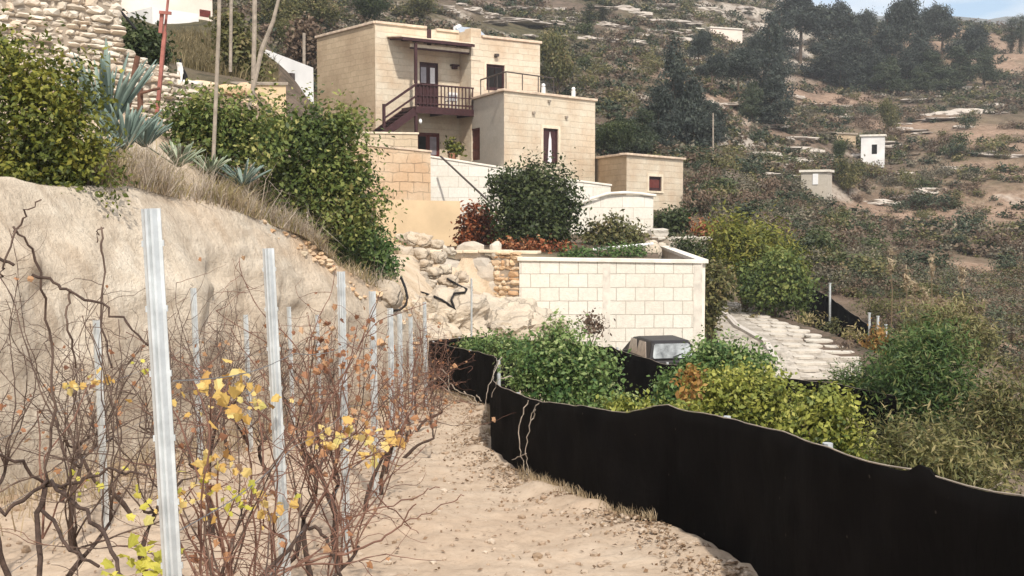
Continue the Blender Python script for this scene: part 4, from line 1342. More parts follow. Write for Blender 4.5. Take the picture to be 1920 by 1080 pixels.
# ------------------------------------------------------------------ path beside the parking place
PTS = PATHROWS
rows_ = []
for xa, ya, xb, yb, Y in PTS:
    pa, pb = at(xa, ya, Y), at(xb, yb, Y)
    rows_.append([pa.lerp(pb, t) for t in np.linspace(0, 1, 9)])
P_arr = np.array([[tuple(p) for p in r] for r in rows_])
tt = np.linspace(0, len(PTS) - 1, 60)
fine = np.stack([np.stack([np.interp(tt, range(len(PTS)), P_arr[:, k, c]) for c in range(3)], -1) for k in range(9)], 1)
fine[..., 2] += 0.05 + 0.03 * fbm(fine[..., 0] * 1.2, fine[..., 1] * 1.2, 40, 3)
def m_pathslab():
    m, nt, b = new_mat('rough_paved_path')
    n1 = noise_(nt, 1.4, 6, rough=0.65)
    n2 = noise_(nt, 7, 6, rough=0.7)
    col = ramp(nt, n1, [(0.36, (0.27, 0.235, 0.195)), (0.5, (0.40, 0.36, 0.31)), (0.64, (0.52, 0.475, 0.42))])
    col = mixc(nt, 0.7, col, ramp(nt, n2, [(0.33, 0.4), (0.5, 1.0)]), 'MULTIPLY')
    nt.links.new(col, b.inputs['Base Color'])
    bump(nt, b, n2, 0.8, 0.05)
    return m
M['stone_slab'] = m_stones('paving_stone', [(0.50, 0.45, 0.39), (0.60, 0.55, 0.48), (0.64, 0.59, 0.52)], scale=4)
path_o = grid_mesh('path', fine, m_pathslab())
tag(path_o, kind='structure')
# raised concrete strip and rows of paving stones on the path
rg = random.Random(11)
mb = MB()
kerb_pts = [Vector(fine[k, c]) for k, c in ((57, 1), (46, 1), (36, 2), (26, 2), (16, 3), (6, 3))]
for a, b in zip(kerb_pts[:-1], kerb_pts[1:]):
    mb.beam(a + Vector((0, 0, .06)), b + Vector((0, 0, .05)), .20, .14)
ko = mb.build('kerb', M['slab'], None)
tag(ko, 'long pale concrete kerb running up the middle of the paved path', 'kerb')
for k in range(19):
    i = int(1 + k * 3.05)
    c0, c1 = fine[i, 4].copy(), fine[i, 8].copy()
    n = 2 + (k % 2)
    dep_ = abs(fine[min(i + 3, 59), 4][1] - fine[i, 4][1]) * .43
    for j in range(n):
        a, b = j / n, (j + 1) / n
        q0, q1 = c0 + (c1 - c0) * (a + .012), c0 + (c1 - c0) * (b - .012)
        mid = (q0 + q1) / 2
        L_s = np.linalg.norm(q1 - q0) / 2
        pl_ = []
        for t in range(12):
            th = 2 * math.pi * t / 12
            cxx, sxx = math.cos(th), math.sin(th)
            m_x = max(abs(cxx), abs(sxx))
            pl_.append((cxx / m_x * L_s * rg.uniform(.86, 1.0), sxx / m_x * dep_ * rg.uniform(.82, 1.0)))
        m_ = MB(); m_.prism(pl_, -.06, .022, rg.random())
        o = m_.build('paving_slab', M['stone_slab'], None, tints=True, bevel=.005); o.location = (mid[0], mid[1], mid[2] + .01 + rg.uniform(0, .015))
        o.rotation_euler = (rg.uniform(0, .02), rg.uniform(-.012, .012), rg.uniform(-.03, .03))
        tag(o, 'pale paving slab laid in the stepped rows on the right half of the path', 'paving slab', 'paving slabs on the path')
# ------------------------------------------------------------------ foliage
def leaf_cloud(blobs, n, size, seed, k=14, spread=0.16, aspect=0.55, shell=0.65, droop=0.0, fold=0.25, up=0.35, tint_lo=0.0, tint_hi=1.0, lumps=0.35):
    """leaf shaped faces gathered in sprays through the volume of a set of ellipsoids (cx,cy,cz,rx,ry,rz)"""
    rg = np.random.default_rng(seed)
    B = np.array(blobs, float)
    wgt = (B[:, 3] * B[:, 4] * B[:, 5]) ** 0.75
    nc = max(1, n // k)
    pick = rg.choice(len(B), nc, p=wgt / wgt.sum())
    d = rg.normal(size=(nc, 3)); d /= np.linalg.norm(d, axis=1, keepdims=True)
    rad = shell + (1 - shell) * rg.random(nc) ** 0.5
    inner = rg.random(nc) < 0.30
    rad = np.where(inner, rg.random(nc) * shell, rad)
    rad = rad * (1 + lumps * (rg.random(nc) - 0.5) + lumps * vnoise(d[:, 0] * 2.2 + seed, d[:, 2] * 2.2 + d[:, 1] * 1.3, seed) * 1.4)
    rad = rad * np.where(rg.random(nc) < .12, rg.uniform(1.0, 1.3, nc), 1.0)
    c = B[pick, :3] + d * rad[:, None] * B[pick, 3:]
    fq = 2.6 / np.mean(B[:, 3])
    ct = np.clip(0.46 + 0.16 * rg.normal(size=nc) + 0.75 * vnoise(c[:, 0] * fq + c[:, 1] * fq * .7, c[:, 2] * fq, seed + 3) + 0.12 * d[:, 2], 0, 1)  # light and dark clumps, paler tops: highlights and depth painted into the tint
    P = np.repeat(c, k, 0) + rg.normal(size=(nc * k, 3)) * spread
    D = np.repeat(d, k, 0)
    m = len(P)
    nr = D * 0.6 + rg.normal(size=(m, 3)) * 0.6 + np.array([0, 0, up])
    nr /= np.linalg.norm(nr, axis=1, keepdims=True)
    t = rg.normal(size=(m, 3)) + D * 0.5 + np.array([0, 0, -droop])
    t -= nr * (t * nr).sum(1, keepdims=True)
    t /= np.linalg.norm(t, axis=1, keepdims=True)
    s = np.cross(nr, t)
    L = size * (0.65 + 0.7 * rg.random(m))[:, None] * np.repeat(0.7 + 0.6 * rg.random(nc), k)[:, None]
    wv = L * aspect * 0.5
    a = P - t * L * 0.5
    b = P + s * wv + nr * wv * fold
    e = P + t * L * 0.5
    f = P - s * wv + nr * wv * fold
    V = np.stack([a, b, e, f], 1).reshape(-1, 3)
    ti = np.clip(np.repeat(ct, k) + 0.16 * rg.normal(size=m), 0, 1)
    return V, tint_lo + (tint_hi - tint_lo) * ti


def plant(name, label, cat, loc, blobs, n, size, seed, mat, group=None, stem_mat=None, stems=5, stem_r=0.035, crown='crown', extra=None, **kw):
    """a shrub or tree of its own: stem + crown, blobs relative to its foot"""
    root = empty(name, loc, label, cat, group)
    V, ti = leaf_cloud(blobs, n, size, seed, **kw)
    me = mesh_np(crown, V, 4, ti)
    me.materials.append(mat)
    o = bpy.data.objects.new(crown, me); COL.objects.link(o); o.parent = root
    rg = random.Random(seed)
    mb = MB()
    top = max(b[2] for b in blobs)
    for k in range(stems):
        b = blobs[k % len(blobs)]
        e = Vector((b[0] + rg.uniform(-.6, .6) * b[3], b[1] + rg.uniform(-.6, .6) * b[4], b[2] + rg.uniform(0, .5) * b[5]))
        pts = []
        for j in range(6):
            f = j / 5
            pts.append(Vector((e.x * f ** 1.3, e.y * f ** 1.3, -0.25 + (e.z + .25) * f)) + Vector((rg.uniform(-1, 1), rg.uniform(-1, 1), 0)) * 0.05 * e.length * (f > 0))
        mb.tube(pts, [stem_r * (1 - .75 * j / 5) for j in range(6)], 5)
    s_ = mb.build('trunk' if stems <= 3 else 'stems', stem_mat or M['bark'])
    s_.parent = root
    if extra:
        V2, t2, m2, nm2 = extra
        me2 = mesh_np(nm2, V2, 4, t2); me2.materials.append(m2)
        o2 = bpy.data.objects.new(nm2, me2); COL.objects.link(o2); o2.parent = root
    return root


def at_blob(px, py, Y, rpx, rpy, loc, dy=None):
    """ellipsoid seen at a photo place, relative to loc"""
    p = at(px, py, Y) - Vector(loc)
    k = Y / F
    return (p.x, p.y, p.z, rpx * k, (dy if dy else rpx * k * 0.9), rpy * k)


ICO5 = ico(5)
# ------------------------------------------------------------------ rocks and boulders below the garden
def rock_obj(name, label, c, r, seed, mat, base=None, rough=.3, flat=False, rot=None, group=None, cat='rock', freq=1.2):
    mb = MB(); add_rock(mb, (0, 0, 0), r, seed, base or ICO3, rough, flat, rot, freq)
    if max(r) > .7:
        mb.v = [tuple(Vector(q) * (1 + .16 * mnoise.noise(Vector(q) * 2.6) + .09 * abs(mnoise.noise(Vector(q) * 6)) + .05 * mnoise.noise(Vector(q) * 13))) for q in mb.v]
    o = mb.build(name, mat, None, smooth=max(r) < .7, tints=True); o.location = c
    return tag(o, label, cat, group)
rock_obj('rock_outcrop', 'big rounded beige rock outcrop below the grey stone wall', at(905, 640, 30.5), (2.0, 2.0, .95), 3, M['rock'], ICO5, .5, rot=.3)
rock_obj('rock_outcrop', 'beige rock shelf left of the outcrop, under the black pipe', at(805, 625, 28), (1.3, 1.6, 1.0), 8, M['rock'], ICO5, .5, rot=-.2)
rock_obj('rock_outcrop', 'flat beige rock slope above the far end of the black net fence', at(840, 592, 32.5), (1.6, 1.8, .75), 14, M['rock'], ICO5, .5, rot=.6)
rock_obj('rock_outcrop', 'low rock foot in front of the white block wall', at(985, 660, 31.5), (1.2, 1.2, .6), 17, M['rock'], ICO5, .5, rot=.1)
rock_obj('boulder', 'smooth round orange boulder hugged by the black pipe', at(720, 556, 20.7), (.33, .36, .31), 4, M['rock'], ICO4, .14)
rg = random.Random(9)
spots = [(770, 450, 30, 20), (795, 452, 26, 18), (820, 458, 22, 14), (758, 474, 30, 20), (790, 476, 26, 16), (766, 500, 32, 24), (798, 497, 24, 16), (822, 484, 22, 18), (756, 522, 24, 17), (786, 522, 28, 18),
         (814, 512, 24, 16), (836, 505, 22, 15), (744, 498, 20, 18), (775, 541, 22, 13), (806, 533, 22, 14), (840, 528, 26, 18), (865, 520, 22, 15), (870, 545, 26, 16), (750, 446, 18, 12), (842, 472, 20, 12)]
for k, (px, py, w, h) in enumerate(spots):
    Y = 34.0 - (py - 445) * 0.035
    s = Y / F
    rock_obj('boulder', 'rounded pale orange boulder in the tumbled heap below the ochre rendered wall', at(px, py, Y), (w * s * .62, w * s * .55, h * s * .66), 100 + k, M['rock'], ICO3, .42, 'box' if k % 2 else True, rg.uniform(-.8, .8), 'boulders heaped below the ochre wall', 'boulder')

# black irrigation pipe over the rocks
_dg = bpy.context.evaluated_depsgraph_get()
def on_surface(px, py, off, far):
    d = at(px, py, 1.0).normalized()
    ok, loc, *_ = S.ray_cast(_dg, Vector((0, 0, 0)), d, distance=80)
    return (loc - d * off) if ok and loc.y < far else at(px, py, far)
mb = MB()
mb.tube([at(752, 520, 21.0), at(760, 540, 20.6), at(764, 558, 20.45), at(761, 572, 20.4), at(750, 581, 20.35), at(735, 583, 20.35)], .024, 6)
tag(mb.build('irrigation_pipe', M['hose'], None, smooth=True), 'black pipe hooked around the round orange boulder', 'pipe')
mb = MB()
mb.tube([on_surface(px, py, .05, 36) for px, py in ((838, 522), (846, 527), (855, 532), (866, 538), (875, 542), (872, 548), (862, 549), (852, 550), (846, 562), (850, 572), (853, 580), (846, 575), (840, 570), (828, 562), (815, 556), (800, 551), (790, 548))], .03, 6)
tag(mb.build('irrigation_pipe', M['hose'], None, smooth=True), 'black pipe looping over the beige rocks left of the white block wall', 'pipe')
# sloping hand rail pipe in front of the white wall
mb = MB(); mb.tube([at(826, 293, 51.8), at(932, 392, 49)], .05, 6)
tag(mb.build('rail_pipe', M['steel_rail'], None), 'thin grey pipe slanting down across the long white block wall', 'pipe')

# ------------------------------------------------------------------ black net fences
def net_fence(name, label, path, posts, sag, seed, front=True):
    """path: list of (x, y, zbottom, ztop)"""
    root = empty(name, path[0][:3], label, 'fence')
    P = np.array(path, float)
    sg = np.concatenate([[0], np.cumsum(np.hypot(np.diff(P[:, 0]), np.diff(P[:, 1])))])
    n = max(40, int(sg[-1] / .06)); q = np.linspace(0, sg[-1], n)
    C = np.stack([np.interp(q, sg, P[:, i]) for i in range(4)], 1)
    # round the corners a little
    k = np.ones(5) / 5
    for c in (0, 1):
        C[2:-2, c] = np.convolve(C[:, c], k, 'valid')
    T = np.gradient(C[:, :2], axis=0); T /= np.linalg.norm(T, axis=1, keepdims=True) + 1e-9
    Nn = np.stack([T[:, 1], -T[:, 0]], 1)
    rows = 14
    G = np.zeros((rows, n, 3))
    for r in range(rows):
        f = r / (rows - 1)
        off = 0.06 * fbm(q * 1.6, np.full(n, f * 1.6), seed, 4) + 0.05 * math.sin(f * math.pi) * fbm(q * .5, np.full(n, 3.3), seed + 5, 2)
        top = C[:, 3] + 0.03 * fbm(q * 2.2, q * 0, seed + 3, 3)
        G[r, :, :2] = C[:, :2] + Nn * off[:, None]
        G[r, :, 2] = C[:, 2] - 0.12 + (top - C[:, 2] + 0.12) * f
    o = grid_mesh('net_sheet', G, M['net'])
    so = o.modifiers.new('thick', 'SOLIDIFY'); so.thickness = 0.012; so.offset = 0
    o.parent = root; o.location = -Vector(root.location)
    mb = MB(); pts = [Vector(G[-1, i]) + Vector((0, 0, .004)) for i in range(0, n, 3)]
    mb.tube(pts, .0035, 4); e = mb.build('top_cord', M['grey_wood'], root)
    for s in posts:
        i = int(np.argmin(abs(q - s)))
        p = C[i]; m_ = MB()
        x, y = p[0] + Nn[i, 0] * (.05 if front else -.05), p[1] + Nn[i, 1] * (.05 if front else -.05)
        m_.tube([(x, y, p[2] - .2), (x, y, p[3] + (.0 if front else .02))], .024, 8); m_.build('post', M['galv'], root)
    return C, Nn, q


near_path = []
for (px, t, b, Y), (x, y, ztop_) in zip(FENCE, FPATH):
    near_path.append((x, y, float(gz(0, y)) - .02, ztop_))
for x, y, z in FPATH[len(FENCE):]:
    near_path.append((x, y, float(gz(0, y)) - .08, z))
NC, NN_, NQ = net_fence('net_fence', 'long black shade net fence along the right edge of the bare vineyard ground', near_path, [2.2, 3.9, 6.1, 8.2, 11, 14, 17, 20.4], .05, 51, True)
# bunched net at the high corner (a knot of folded fabric over its post)
back = [(805, 640, 22), (880, 632, 23.6), (930, 634, 24.4), (1000, 640, 24.8), (1090, 646, 23.6), (1150, 652, 22), (1235, 680, 19.6), (1330, 692, 18.6), (1450, 706, 17.6), (1560, 717, 17), (1680, 745, 15.6)]
bp_ = []
for px, py, Y in back:
    p = at(px, py, Y); bp_.append((p.x, p.y, p.z - 1.25, p.z))
net_fence('net_fence', 'black shade net fence behind the green bushes, in front of the car', bp_, [1.4, 4.2, 7.0, 9.5, 12], .05, 77, False)
rp = []
for px, py, Y in [(1490, 524, 48), (1515, 536, 46.4), (1560, 560, 43), (1615, 600, 39.5), (1672, 640, 36.4)]:
    p = at(px, py, Y); rp.append((p.x, p.y, p.z - 1.5, p.z))
net_fence('net_fence', 'black shade net fence on the far right side of the paved path', rp, [], .05, 91, False)
for k, (px, pt, pb, Y, what) in enumerate([(1556, 532, 603, 42.6, 'tallest pale steel post in front of the far right net fence'), (1630, 588, 632, 38.6, 'farthest of three short steel posts by the orange leaved bush'),
                              (1646, 594, 640, 37.9, 'middle one of three short steel posts by the orange leaved bush'), (1661, 610, 650, 37.2, 'nearest of three short steel posts by the orange leaved bush')]):
    m_ = MB(); a, b = at(px, pb + 8, Y), at(px, pt, Y); m_.tube([a, b], .045, 8)
    c = at(px, pt, Y); m_.tube([c, c + Vector((0, 0, .03))], .06, 8)
    tag(m_.build('fence_post', M['galv'], None), what, 'post')

# dried bindweed and twigs hanging on the near fence
def creeper(label, strands, seed, r=.006):
    rg = random.Random(seed); mb = MB()
    for st in strands:
        pts = [at(*p) for p in st]
        out = []
        for a, b in zip(pts[:-1], pts[1:]):
            for j in range(5):
                out.append(a.lerp(b, j / 5) + Vector((rg.uniform(-1, 1), rg.uniform(-1, 1), rg.uniform(-1, 1))) * .012)
        out.append(pts[-1])
        mb.tube(out, [r * (1 - .5 * i / len(out)) for i in range(len(out))], 5)
    o = mb.build('dry_creeper', M['grey_wood'], None); return tag(o, label, 'creeper')
creeper('dry pale twigs hanging down the bend of the near net fence', [[(990, 752, 10.2), (975, 790, 10.2), (972, 840, 10.15), (985, 880, 10.1), (1000, 905, 10)], [(1008, 758, 10.05), (996, 790, 10.05), (985, 840, 10.05), (992, 885, 10)], [(985, 850, 10.1), (960, 862, 10.3)],
        [(1018, 748, 9.9), (1002, 762, 10), (992, 800, 10)]], 5)
creeper('thin dry stems arching over the step in the net fence top', [[(940, 670, 12.4), (925, 700, 12), (912, 740, 11.9), (910, 775, 11.9)], [(960, 705, 12.0), (935, 712, 11.9), (922, 745, 11.9)]], 6)
creeper('tangle of dry branches lying against the far end of the net fence', [[(830, 725, 20), (850, 738, 19.6), (880, 752, 18.6), (905, 768, 18)], [(845, 720, 19.8), (860, 735, 19.2), (890, 745, 18.4), (900, 765, 18)], [(870, 735, 19), (885, 752, 18.5)], [(815, 700, 20.5), (838, 722, 20), (850, 742, 19.5)],
        [(825, 690, 20.3), (840, 702, 20.2), (842, 735, 19.6)], [(893, 742, 18.4), (903, 752, 18)]], 7, .012)

# ------------------------------------------------------------------ parked car behind the far net fence
def car_build():
    root = empty('parked_car', at(1232, 700, 32), 'dark grey car seen over the black net fence, its rear window with pale painted-in reflections', 'car')
    base = at(1240, 640, 32)
    zr_ = at(1240, 632, 32).z
    ang = R(13)
    Mx = Matrix.Translation((base.x, base.y, zr_ - 1.62 * .88)) @ Matrix.Rotation(ang, 4, 'Z') @ Matrix.Scale(.88, 4)
    # local axes: x right, y towards the rear (front faces the viewer, -y), z up
    T = lambda p: Mx @ Vector(p)
    paint = m_plain('dark_car_paint', (0.022, 0.02, 0.022), rough=0.5, var=.1, bmp=0, spec=.25)
    glass = m_plain('rear_glass_reflections', (0.50, 0.54, 0.56), c2=(.05, .055, .06), rough=0.12, var=0.75, scale=2.6, bmp=0, spec=.9)  # pale patches over dark are the reflections, put into the base colour
    sideg = m_plain('side_window_tan', (0.30, 0.25, 0.21), rough=0.2, var=.3, bmp=0, spec=.6)
    rubber = m_plain('tyre_rubber', (0.02, 0.02, 0.02), rough=.9, bmp=0)
    bm = MB()
    lower = [(-1.05, .32), (-1.12, .6), (-1.08, 1.0), (1.6, 1.0), (2.7, .86), (2.85, .5), (2.75, .3)]
    def extr(pf, w0, w1, zlo, zhi):
        n = len(pf); v = []
        for sgn in (-1, 1):
            for (y, z) in pf:
                f = (z - zlo) / (zhi - zlo); w = w0 + (w1 - w0) * min(max(f, 0), 1)
                v.append(T((sgn * w, y, z)))
        return v, [tuple(range(n))[::-1], tuple(range(n, 2 * n))] + [(i, (i + 1) % n, n + (i + 1) % n, n + i) for i in range(n)]
    v, f = extr(lower, .83, .83, 0, 1); bm.add(v, f)
    body = bm.build('body', paint, root, bevel=.06)
    cb = MB(); cab = [(-1.06, 1.0), (-.93, 1.5), (-.8, 1.6), (.5, 1.62), (.95, 1.55), (1.75, 1.0)]
    v, f = extr(cab, .80, .64, 1.0, 1.62); cb.add(v, f); cabin = cb.build('cabin', paint, root, bevel=.05)
    w = MB()
    ol = [(-.64, 1.06), (.64, 1.06), (.665, 1.12), (.60, 1.46), (.54, 1.51), (-.54, 1.51), (-.60, 1.46), (-.665, 1.12)]
    yz = lambda z: -1.06 + (z - 1.0) * .26
    fr_ = [T((x, yz(z) - .012, z)) for x, z in ol]; bk_ = [T((x, yz(z) + .03, z)) for x, z in ol]
    w.add(fr_ + bk_, [tuple(range(8)), tuple(range(15, 7, -1))] + [(i, 8 + i, 8 + (i + 1) % 8, (i + 1) % 8) for i in range(8)])
    w.build('rear_window', glass, root)
    wp = MB(); wp.beam(T((0, yz(1.09) - .03, 1.09)), T((.34, yz(1.2) - .03, 1.2)), .02, .02); wp.build('wiper', rubber, root)
    for sg in (-1, 1):
        for (y0, y1) in ((-.6, .2), (.3, 1.0)):
            s_ = MB(); x0, x1 = .80 * sg, .66 * sg
            s_.add([T((x0 + .006 * sg, y0 - .15, 1.06)), T((x0 + .006 * sg, y1, 1.06)), T((x1 + .03 * sg, y1 - .02, 1.52)), T((x1 + .03 * sg, y0 + .22, 1.52)),
                    T((x0 - .03 * sg, y0 - .15, 1.06)), T((x0 - .03 * sg, y1, 1.06)), T((x1 - .01 * sg, y1 - .02, 1.52)), T((x1 - .01 * sg, y0 + .22, 1.52))], [(0, 1, 2, 3), (7, 6, 5, 4), (0, 4, 5, 1), (1, 5, 6, 2), (2, 6, 7, 3), (3, 7, 4, 0)])
            s_.build('side_window', sideg, cabin)
        for y in (-.45, 2.0):
            t_ = MB(); t_.tube([T((sg * .62, y, .31)), T((sg * .86, y, .31))], .31, 18); wh = t_.build('wheel', rubber, root)
            h_ = MB(); h_.tube([T((sg * .85, y, .31)), T((sg * .88, y, .31))], .19, 12); h_.build('rim', M['galv'], wh)
        hl = MB(); hl.box(T((sg * .7, -1.1, .82)), .14, .06, .26, Mx.to_3x3()); hl.build('tail_light', M['wood_red'], root)
        dm = MB(); dm.box(T((sg * .9, 1.0, 1.06)), .16, .1, .12, Mx.to_3x3()); dm.build('wing_mirror', paint, root)
    bu = MB(); bu.box(T((0, -1.12, .45)), 1.6, .12, .2, Mx.to_3x3()); bu.build('bumper', rubber, root)
    return root
car_build()

# ------------------------------------------------------------------ vineyard posts
def omega_post(h):
    """open galvanised profile with hooks along its edges, foot at the origin, web towards the viewer"""
    mb = MB()
    pr = [(-.026, .0), (-.018, -.004), (-.010, -.018), (-.004, -.018), (.0, -.012), (.004, -.018), (.010, -.018), (.018, -.004), (.026, .0)]
    th = .0022
    n = len(pr)
    v = []
    for z in (-.4, h):
        for sgn in (0, 1):
            for (x, y) in pr:
                v.append((x, y + sgn * th * 1.6, z))
    f = []
    for i in range(n - 1):
        f.append((i, i + 1, 2 * n + i + 1, 2 * n + i))
        f.append((n + i + 1, n + i, 3 * n + i, 3 * n + i + 1))
        f.append((2 * n + i, 2 * n + i + 1, 3 * n + i + 1, 3 * n + i))
    f += [(0, 2 * n, 3 * n, n), (n - 1, 2 * n - 1, 4 * n - 1, 3 * n - 1)]
    mb.add(v, f)
    return mb
POST = omega_post(1.8)
pm = POST.build('vine_post_profile', M['galv'], None)
pmesh = pm.data
bpy.data.objects.remove(pm)
hk = MB()
for k in range(9):
    z = .35 + k * .17
    for sx in (-1, 1):
        hk.box((sx * .0275, .002, z), .005, .005, .016)
hko = hk.build('hooks', M['galv'], None); hmesh = hko.data; bpy.data.objects.remove(hko)
def vine_post(x, y, ztop_, label, lean=0, wide=1.0):
    root = empty('vine_post', (x, y, ztop_ - 1.8), label, 'post', 'galvanised vine posts')
    root.rotation_euler = (0, lean, R(rnd.uniform(-8, 8)))
    root.scale = (wide, wide, 1)
    o = bpy.data.objects.new('profile', pmesh); COL.objects.link(o); o.parent = root
    if y < 8:
        h_ = bpy.data.objects.new('hooks', hmesh); COL.objects.link(h_); h_.parent = root
    return root
ROW1 = [(283, 390, 2.9), (525, 465, 4.75), (645, 509, 7.0), (702, 546, 9.2), (735, 578, 11.4), (752, 588, 13.4), (772, 594, 15.5), (798, 566, 18.0)]
names1 = ['nearest and tallest galvanised vine post, left of the yellow leaf cluster', 'second galvanised vine post of the front row, right of the yellow leaves', 'third galvanised vine post of the front row, standing in the rusty vine leaves',
          'fourth vine post of the front row, below the big hedge end', 'thin pale vine post below the round orange boulder', 'pale vine post just right of the one below the orange boulder', 'pale vine post left of the last one in the front row', 'last thin vine post of the front row before the far net fence corner']
for (px, py, Y), nm in zip(ROW1, names1):
    p = at(px, py, Y); vine_post(p.x + (0.07 if Y < 3 else 0.02 if Y < 5 else 0), Y, p.z, nm, -R(2.3) if Y < 5.5 else -R(.6), 0.98 if Y < 8 else 1.15)
ROW2 = [(192, 600, 7.9), (372, 540, 10.1), (468, 590, 12.2), (548, 575, 14.2), (600, 590, 16.4)]
names2 = ['pale vine post of the back row between the left edge and the nearest post', 'vine post of the back row right of the nearest post', 'vine post of the back row in the middle of the bare canes', 'vine post of the back row just right of the second front post', 'last vine post of the back row left of the third front post']
for (px, py, Y), nm in zip(ROW2, names2):
    p = at(px, py, Y); vine_post(p.x, Y, p.z, nm, -R(1.5), 1.1)
# trellis wires
def wire_line(pts, h, label):
    mb = MB(); out = []
    for a, b in zip(pts[:-1], pts[1:]):
        for j in range(8):
            f = j / 8
            q = a.lerp(b, f); out.append(q + Vector((0.03, 0, h - .03 * math.sin(f * math.pi))))
    out.append(pts[-1] + Vector((0.03, 0, h)))
    mb.tube(out, .0022, 4)
    tag(mb.build('trellis_wire', M['wire'], None), label, 'wire')
g1 = [Vector((at(px, py, Y).x + (.02 if Y < 5 else 0), Y, at(px, py, Y).z - 1.8)) for px, py, Y in ROW1]
g2 = [Vector((at(px, py, Y).x, Y, at(px, py, Y).z - 1.8)) for px, py, Y in ROW2]
g2 = [g2[0] + (g2[0] - g2[1])] + g2
for h, w_ in ((.55, 'lowest'), (.95, 'middle'), (1.35, 'topmost')):
    wire_line(g1, h, f'{w_} thin steel wire strung along the front row of vine posts')
    wire_line(g2, h, f'{w_} thin steel wire strung along the back row of vine posts')

# ------------------------------------------------------------------ vines
GL = [(0, -.5), (.16, -.42), (.42, -.5), (.36, -.18), (.52, .06), (.3, .1), (.26, .34), (0, .56), (-.26, .34), (-.3, .1), (-.52, .06), (-.36, -.18), (-.42, -.5), (-.16, -.42)]
def grape_leaves(centers, size, seed, tint=(0, 1), curl=.35):
    """lobed leaves; centers (n,3)"""
    rg = np.random.default_rng(seed)
    C = np.asarray(centers, float); n = len(C)
    nr = rg.normal(size=(n, 3)) * .6 + np.array([0.15, -.55, .45]); nr /= np.linalg.norm(nr, axis=1, keepdims=True)
    t = rg.normal(size=(n, 3)) * .6 + np.array([0, 0, -.8]); t -= nr * (t * nr).sum(1, keepdims=True); t /= np.linalg.norm(t, axis=1, keepdims=True)
    s = np.cross(nr, t)
    sz = size * (.55 + .8 * rg.random(n))
    g = np.array(GL)
    r2 = (g ** 2).sum(1)
    cu = curl * (0.3 + rg.random(n))
    V = C[:, None] + sz[:, None, None] * (g[None, :, 0, None] * s[:, None] * (0.75 + .25 * rg.random(n))[:, None, None] + g[None, :, 1, None] * t[:, None] + (-(np.abs(g[:, 0]) ** 1.3)[None, :, None] * cu[:, None, None] * 1.6 - (r2 * .3)[None, :, None] * cu[:, None, None]) * nr[:, None])
    # fan of quads around the midrib: split each leaf into two halves (7-gons -> triangles)
    tris = []
    for i in range(1, 13):
        tris.append((0, i, i + 1))
    m_ = [(7, 6, 5), (7, 5, 4), (7, 4, 3), (7, 3, 2), (7, 2, 1), (7, 1, 0), (7, 8, 9), (7, 9, 10), (7, 10, 11), (7, 11, 12), (7, 12, 13), (7, 13, 0)]
    V3 = V[:, np.array(m_)].reshape(-1, 3)
    ti = np.clip(rg.normal(.5, .26, n), 0, 1) * (tint[1] - tint[0]) + tint[0]
    return V3, np.repeat(ti, len(m_))


def walk(rg, p, d, L, step, wob, grav=0.0):
    pts = [p.copy()]; n = max(2, int(L / step))
    for k in range(n):
        d = (d + Vector((rg.gauss(0, wob), rg.gauss(0, wob), rg.gauss(0, wob * .8) + grav))).normalized()
        p = p + d * step * rg.uniform(.8, 1.2)
        pts.append(p.copy())
    return pts, d


def grow_vine(x, y, zg, seed, h=1.35, canes=9, trunk_h=.55, cr=.0036, row=(0.04, 1), ncl=0):
    rg = random.Random(seed)
    trunk, cane, twig = MB(), MB(), MB()
    tips = []
    base = Vector((x, y, zg - .12))
    tp, d = walk(rg, base, Vector((rg.uniform(-.15, .15), rg.uniform(-.15, .15), 1)), trunk_h + .12, .07, .16)
    n = len(tp)
    trunk.tube(tp, [.020 - .008 * i / n + rg.uniform(-.002, .003) for i in range(n)], 7)
    heads = [tp[-1]]
    for sgn in (-1, 1):
        if rg.random() < .85:
            ap, _ = walk(rg, tp[-1], Vector((row[0] * sgn + rg.uniform(-.1, .1), row[1] * sgn * .9, .35)), rg.uniform(.22, .5), .06, .16)
            trunk.tube(ap, [.011 - .004 * i / len(ap) for i in range(len(ap))], 6)
            heads += ap[2:]
    for c in range(canes):
        b = rg.choice(heads)
        L = rg.uniform(.45, 1.0) * h
        dd = Vector((rg.gauss(0, .30), rg.gauss(0, .42), 1))
        if rg.random() < .2: dd = Vector((rg.gauss(0, .8), rg.gauss(0, .7), .25))
        cp_, _ = walk(rg, b, dd.normalized(), L, .055, .13, .01)
        m = len(cp_)
        cane.tube(cp_, [cr * (1.15 - .8 * i / m) + (.0012 if i % 2 else 0) for i in range(m)], 5)
        for k in range(rg.randint(6, 14)):
            i = rg.randrange(1, m)
            tw, _ = walk(rg, cp_[i], Vector((rg.gauss(0, 1), rg.gauss(0, 1), rg.uniform(-.2, .9))).normalized(), rg.uniform(.06, .42), .03, .26)
            twig.tube(tw, [cr * .5 * (1 - .6 * j / len(tw)) for j in range(len(tw))], 4)
            tips.append(tw[-1]); tips.append(tw[len(tw) // 2])
        tips.append(cp_[-1])
    return trunk, cane, twig, tips


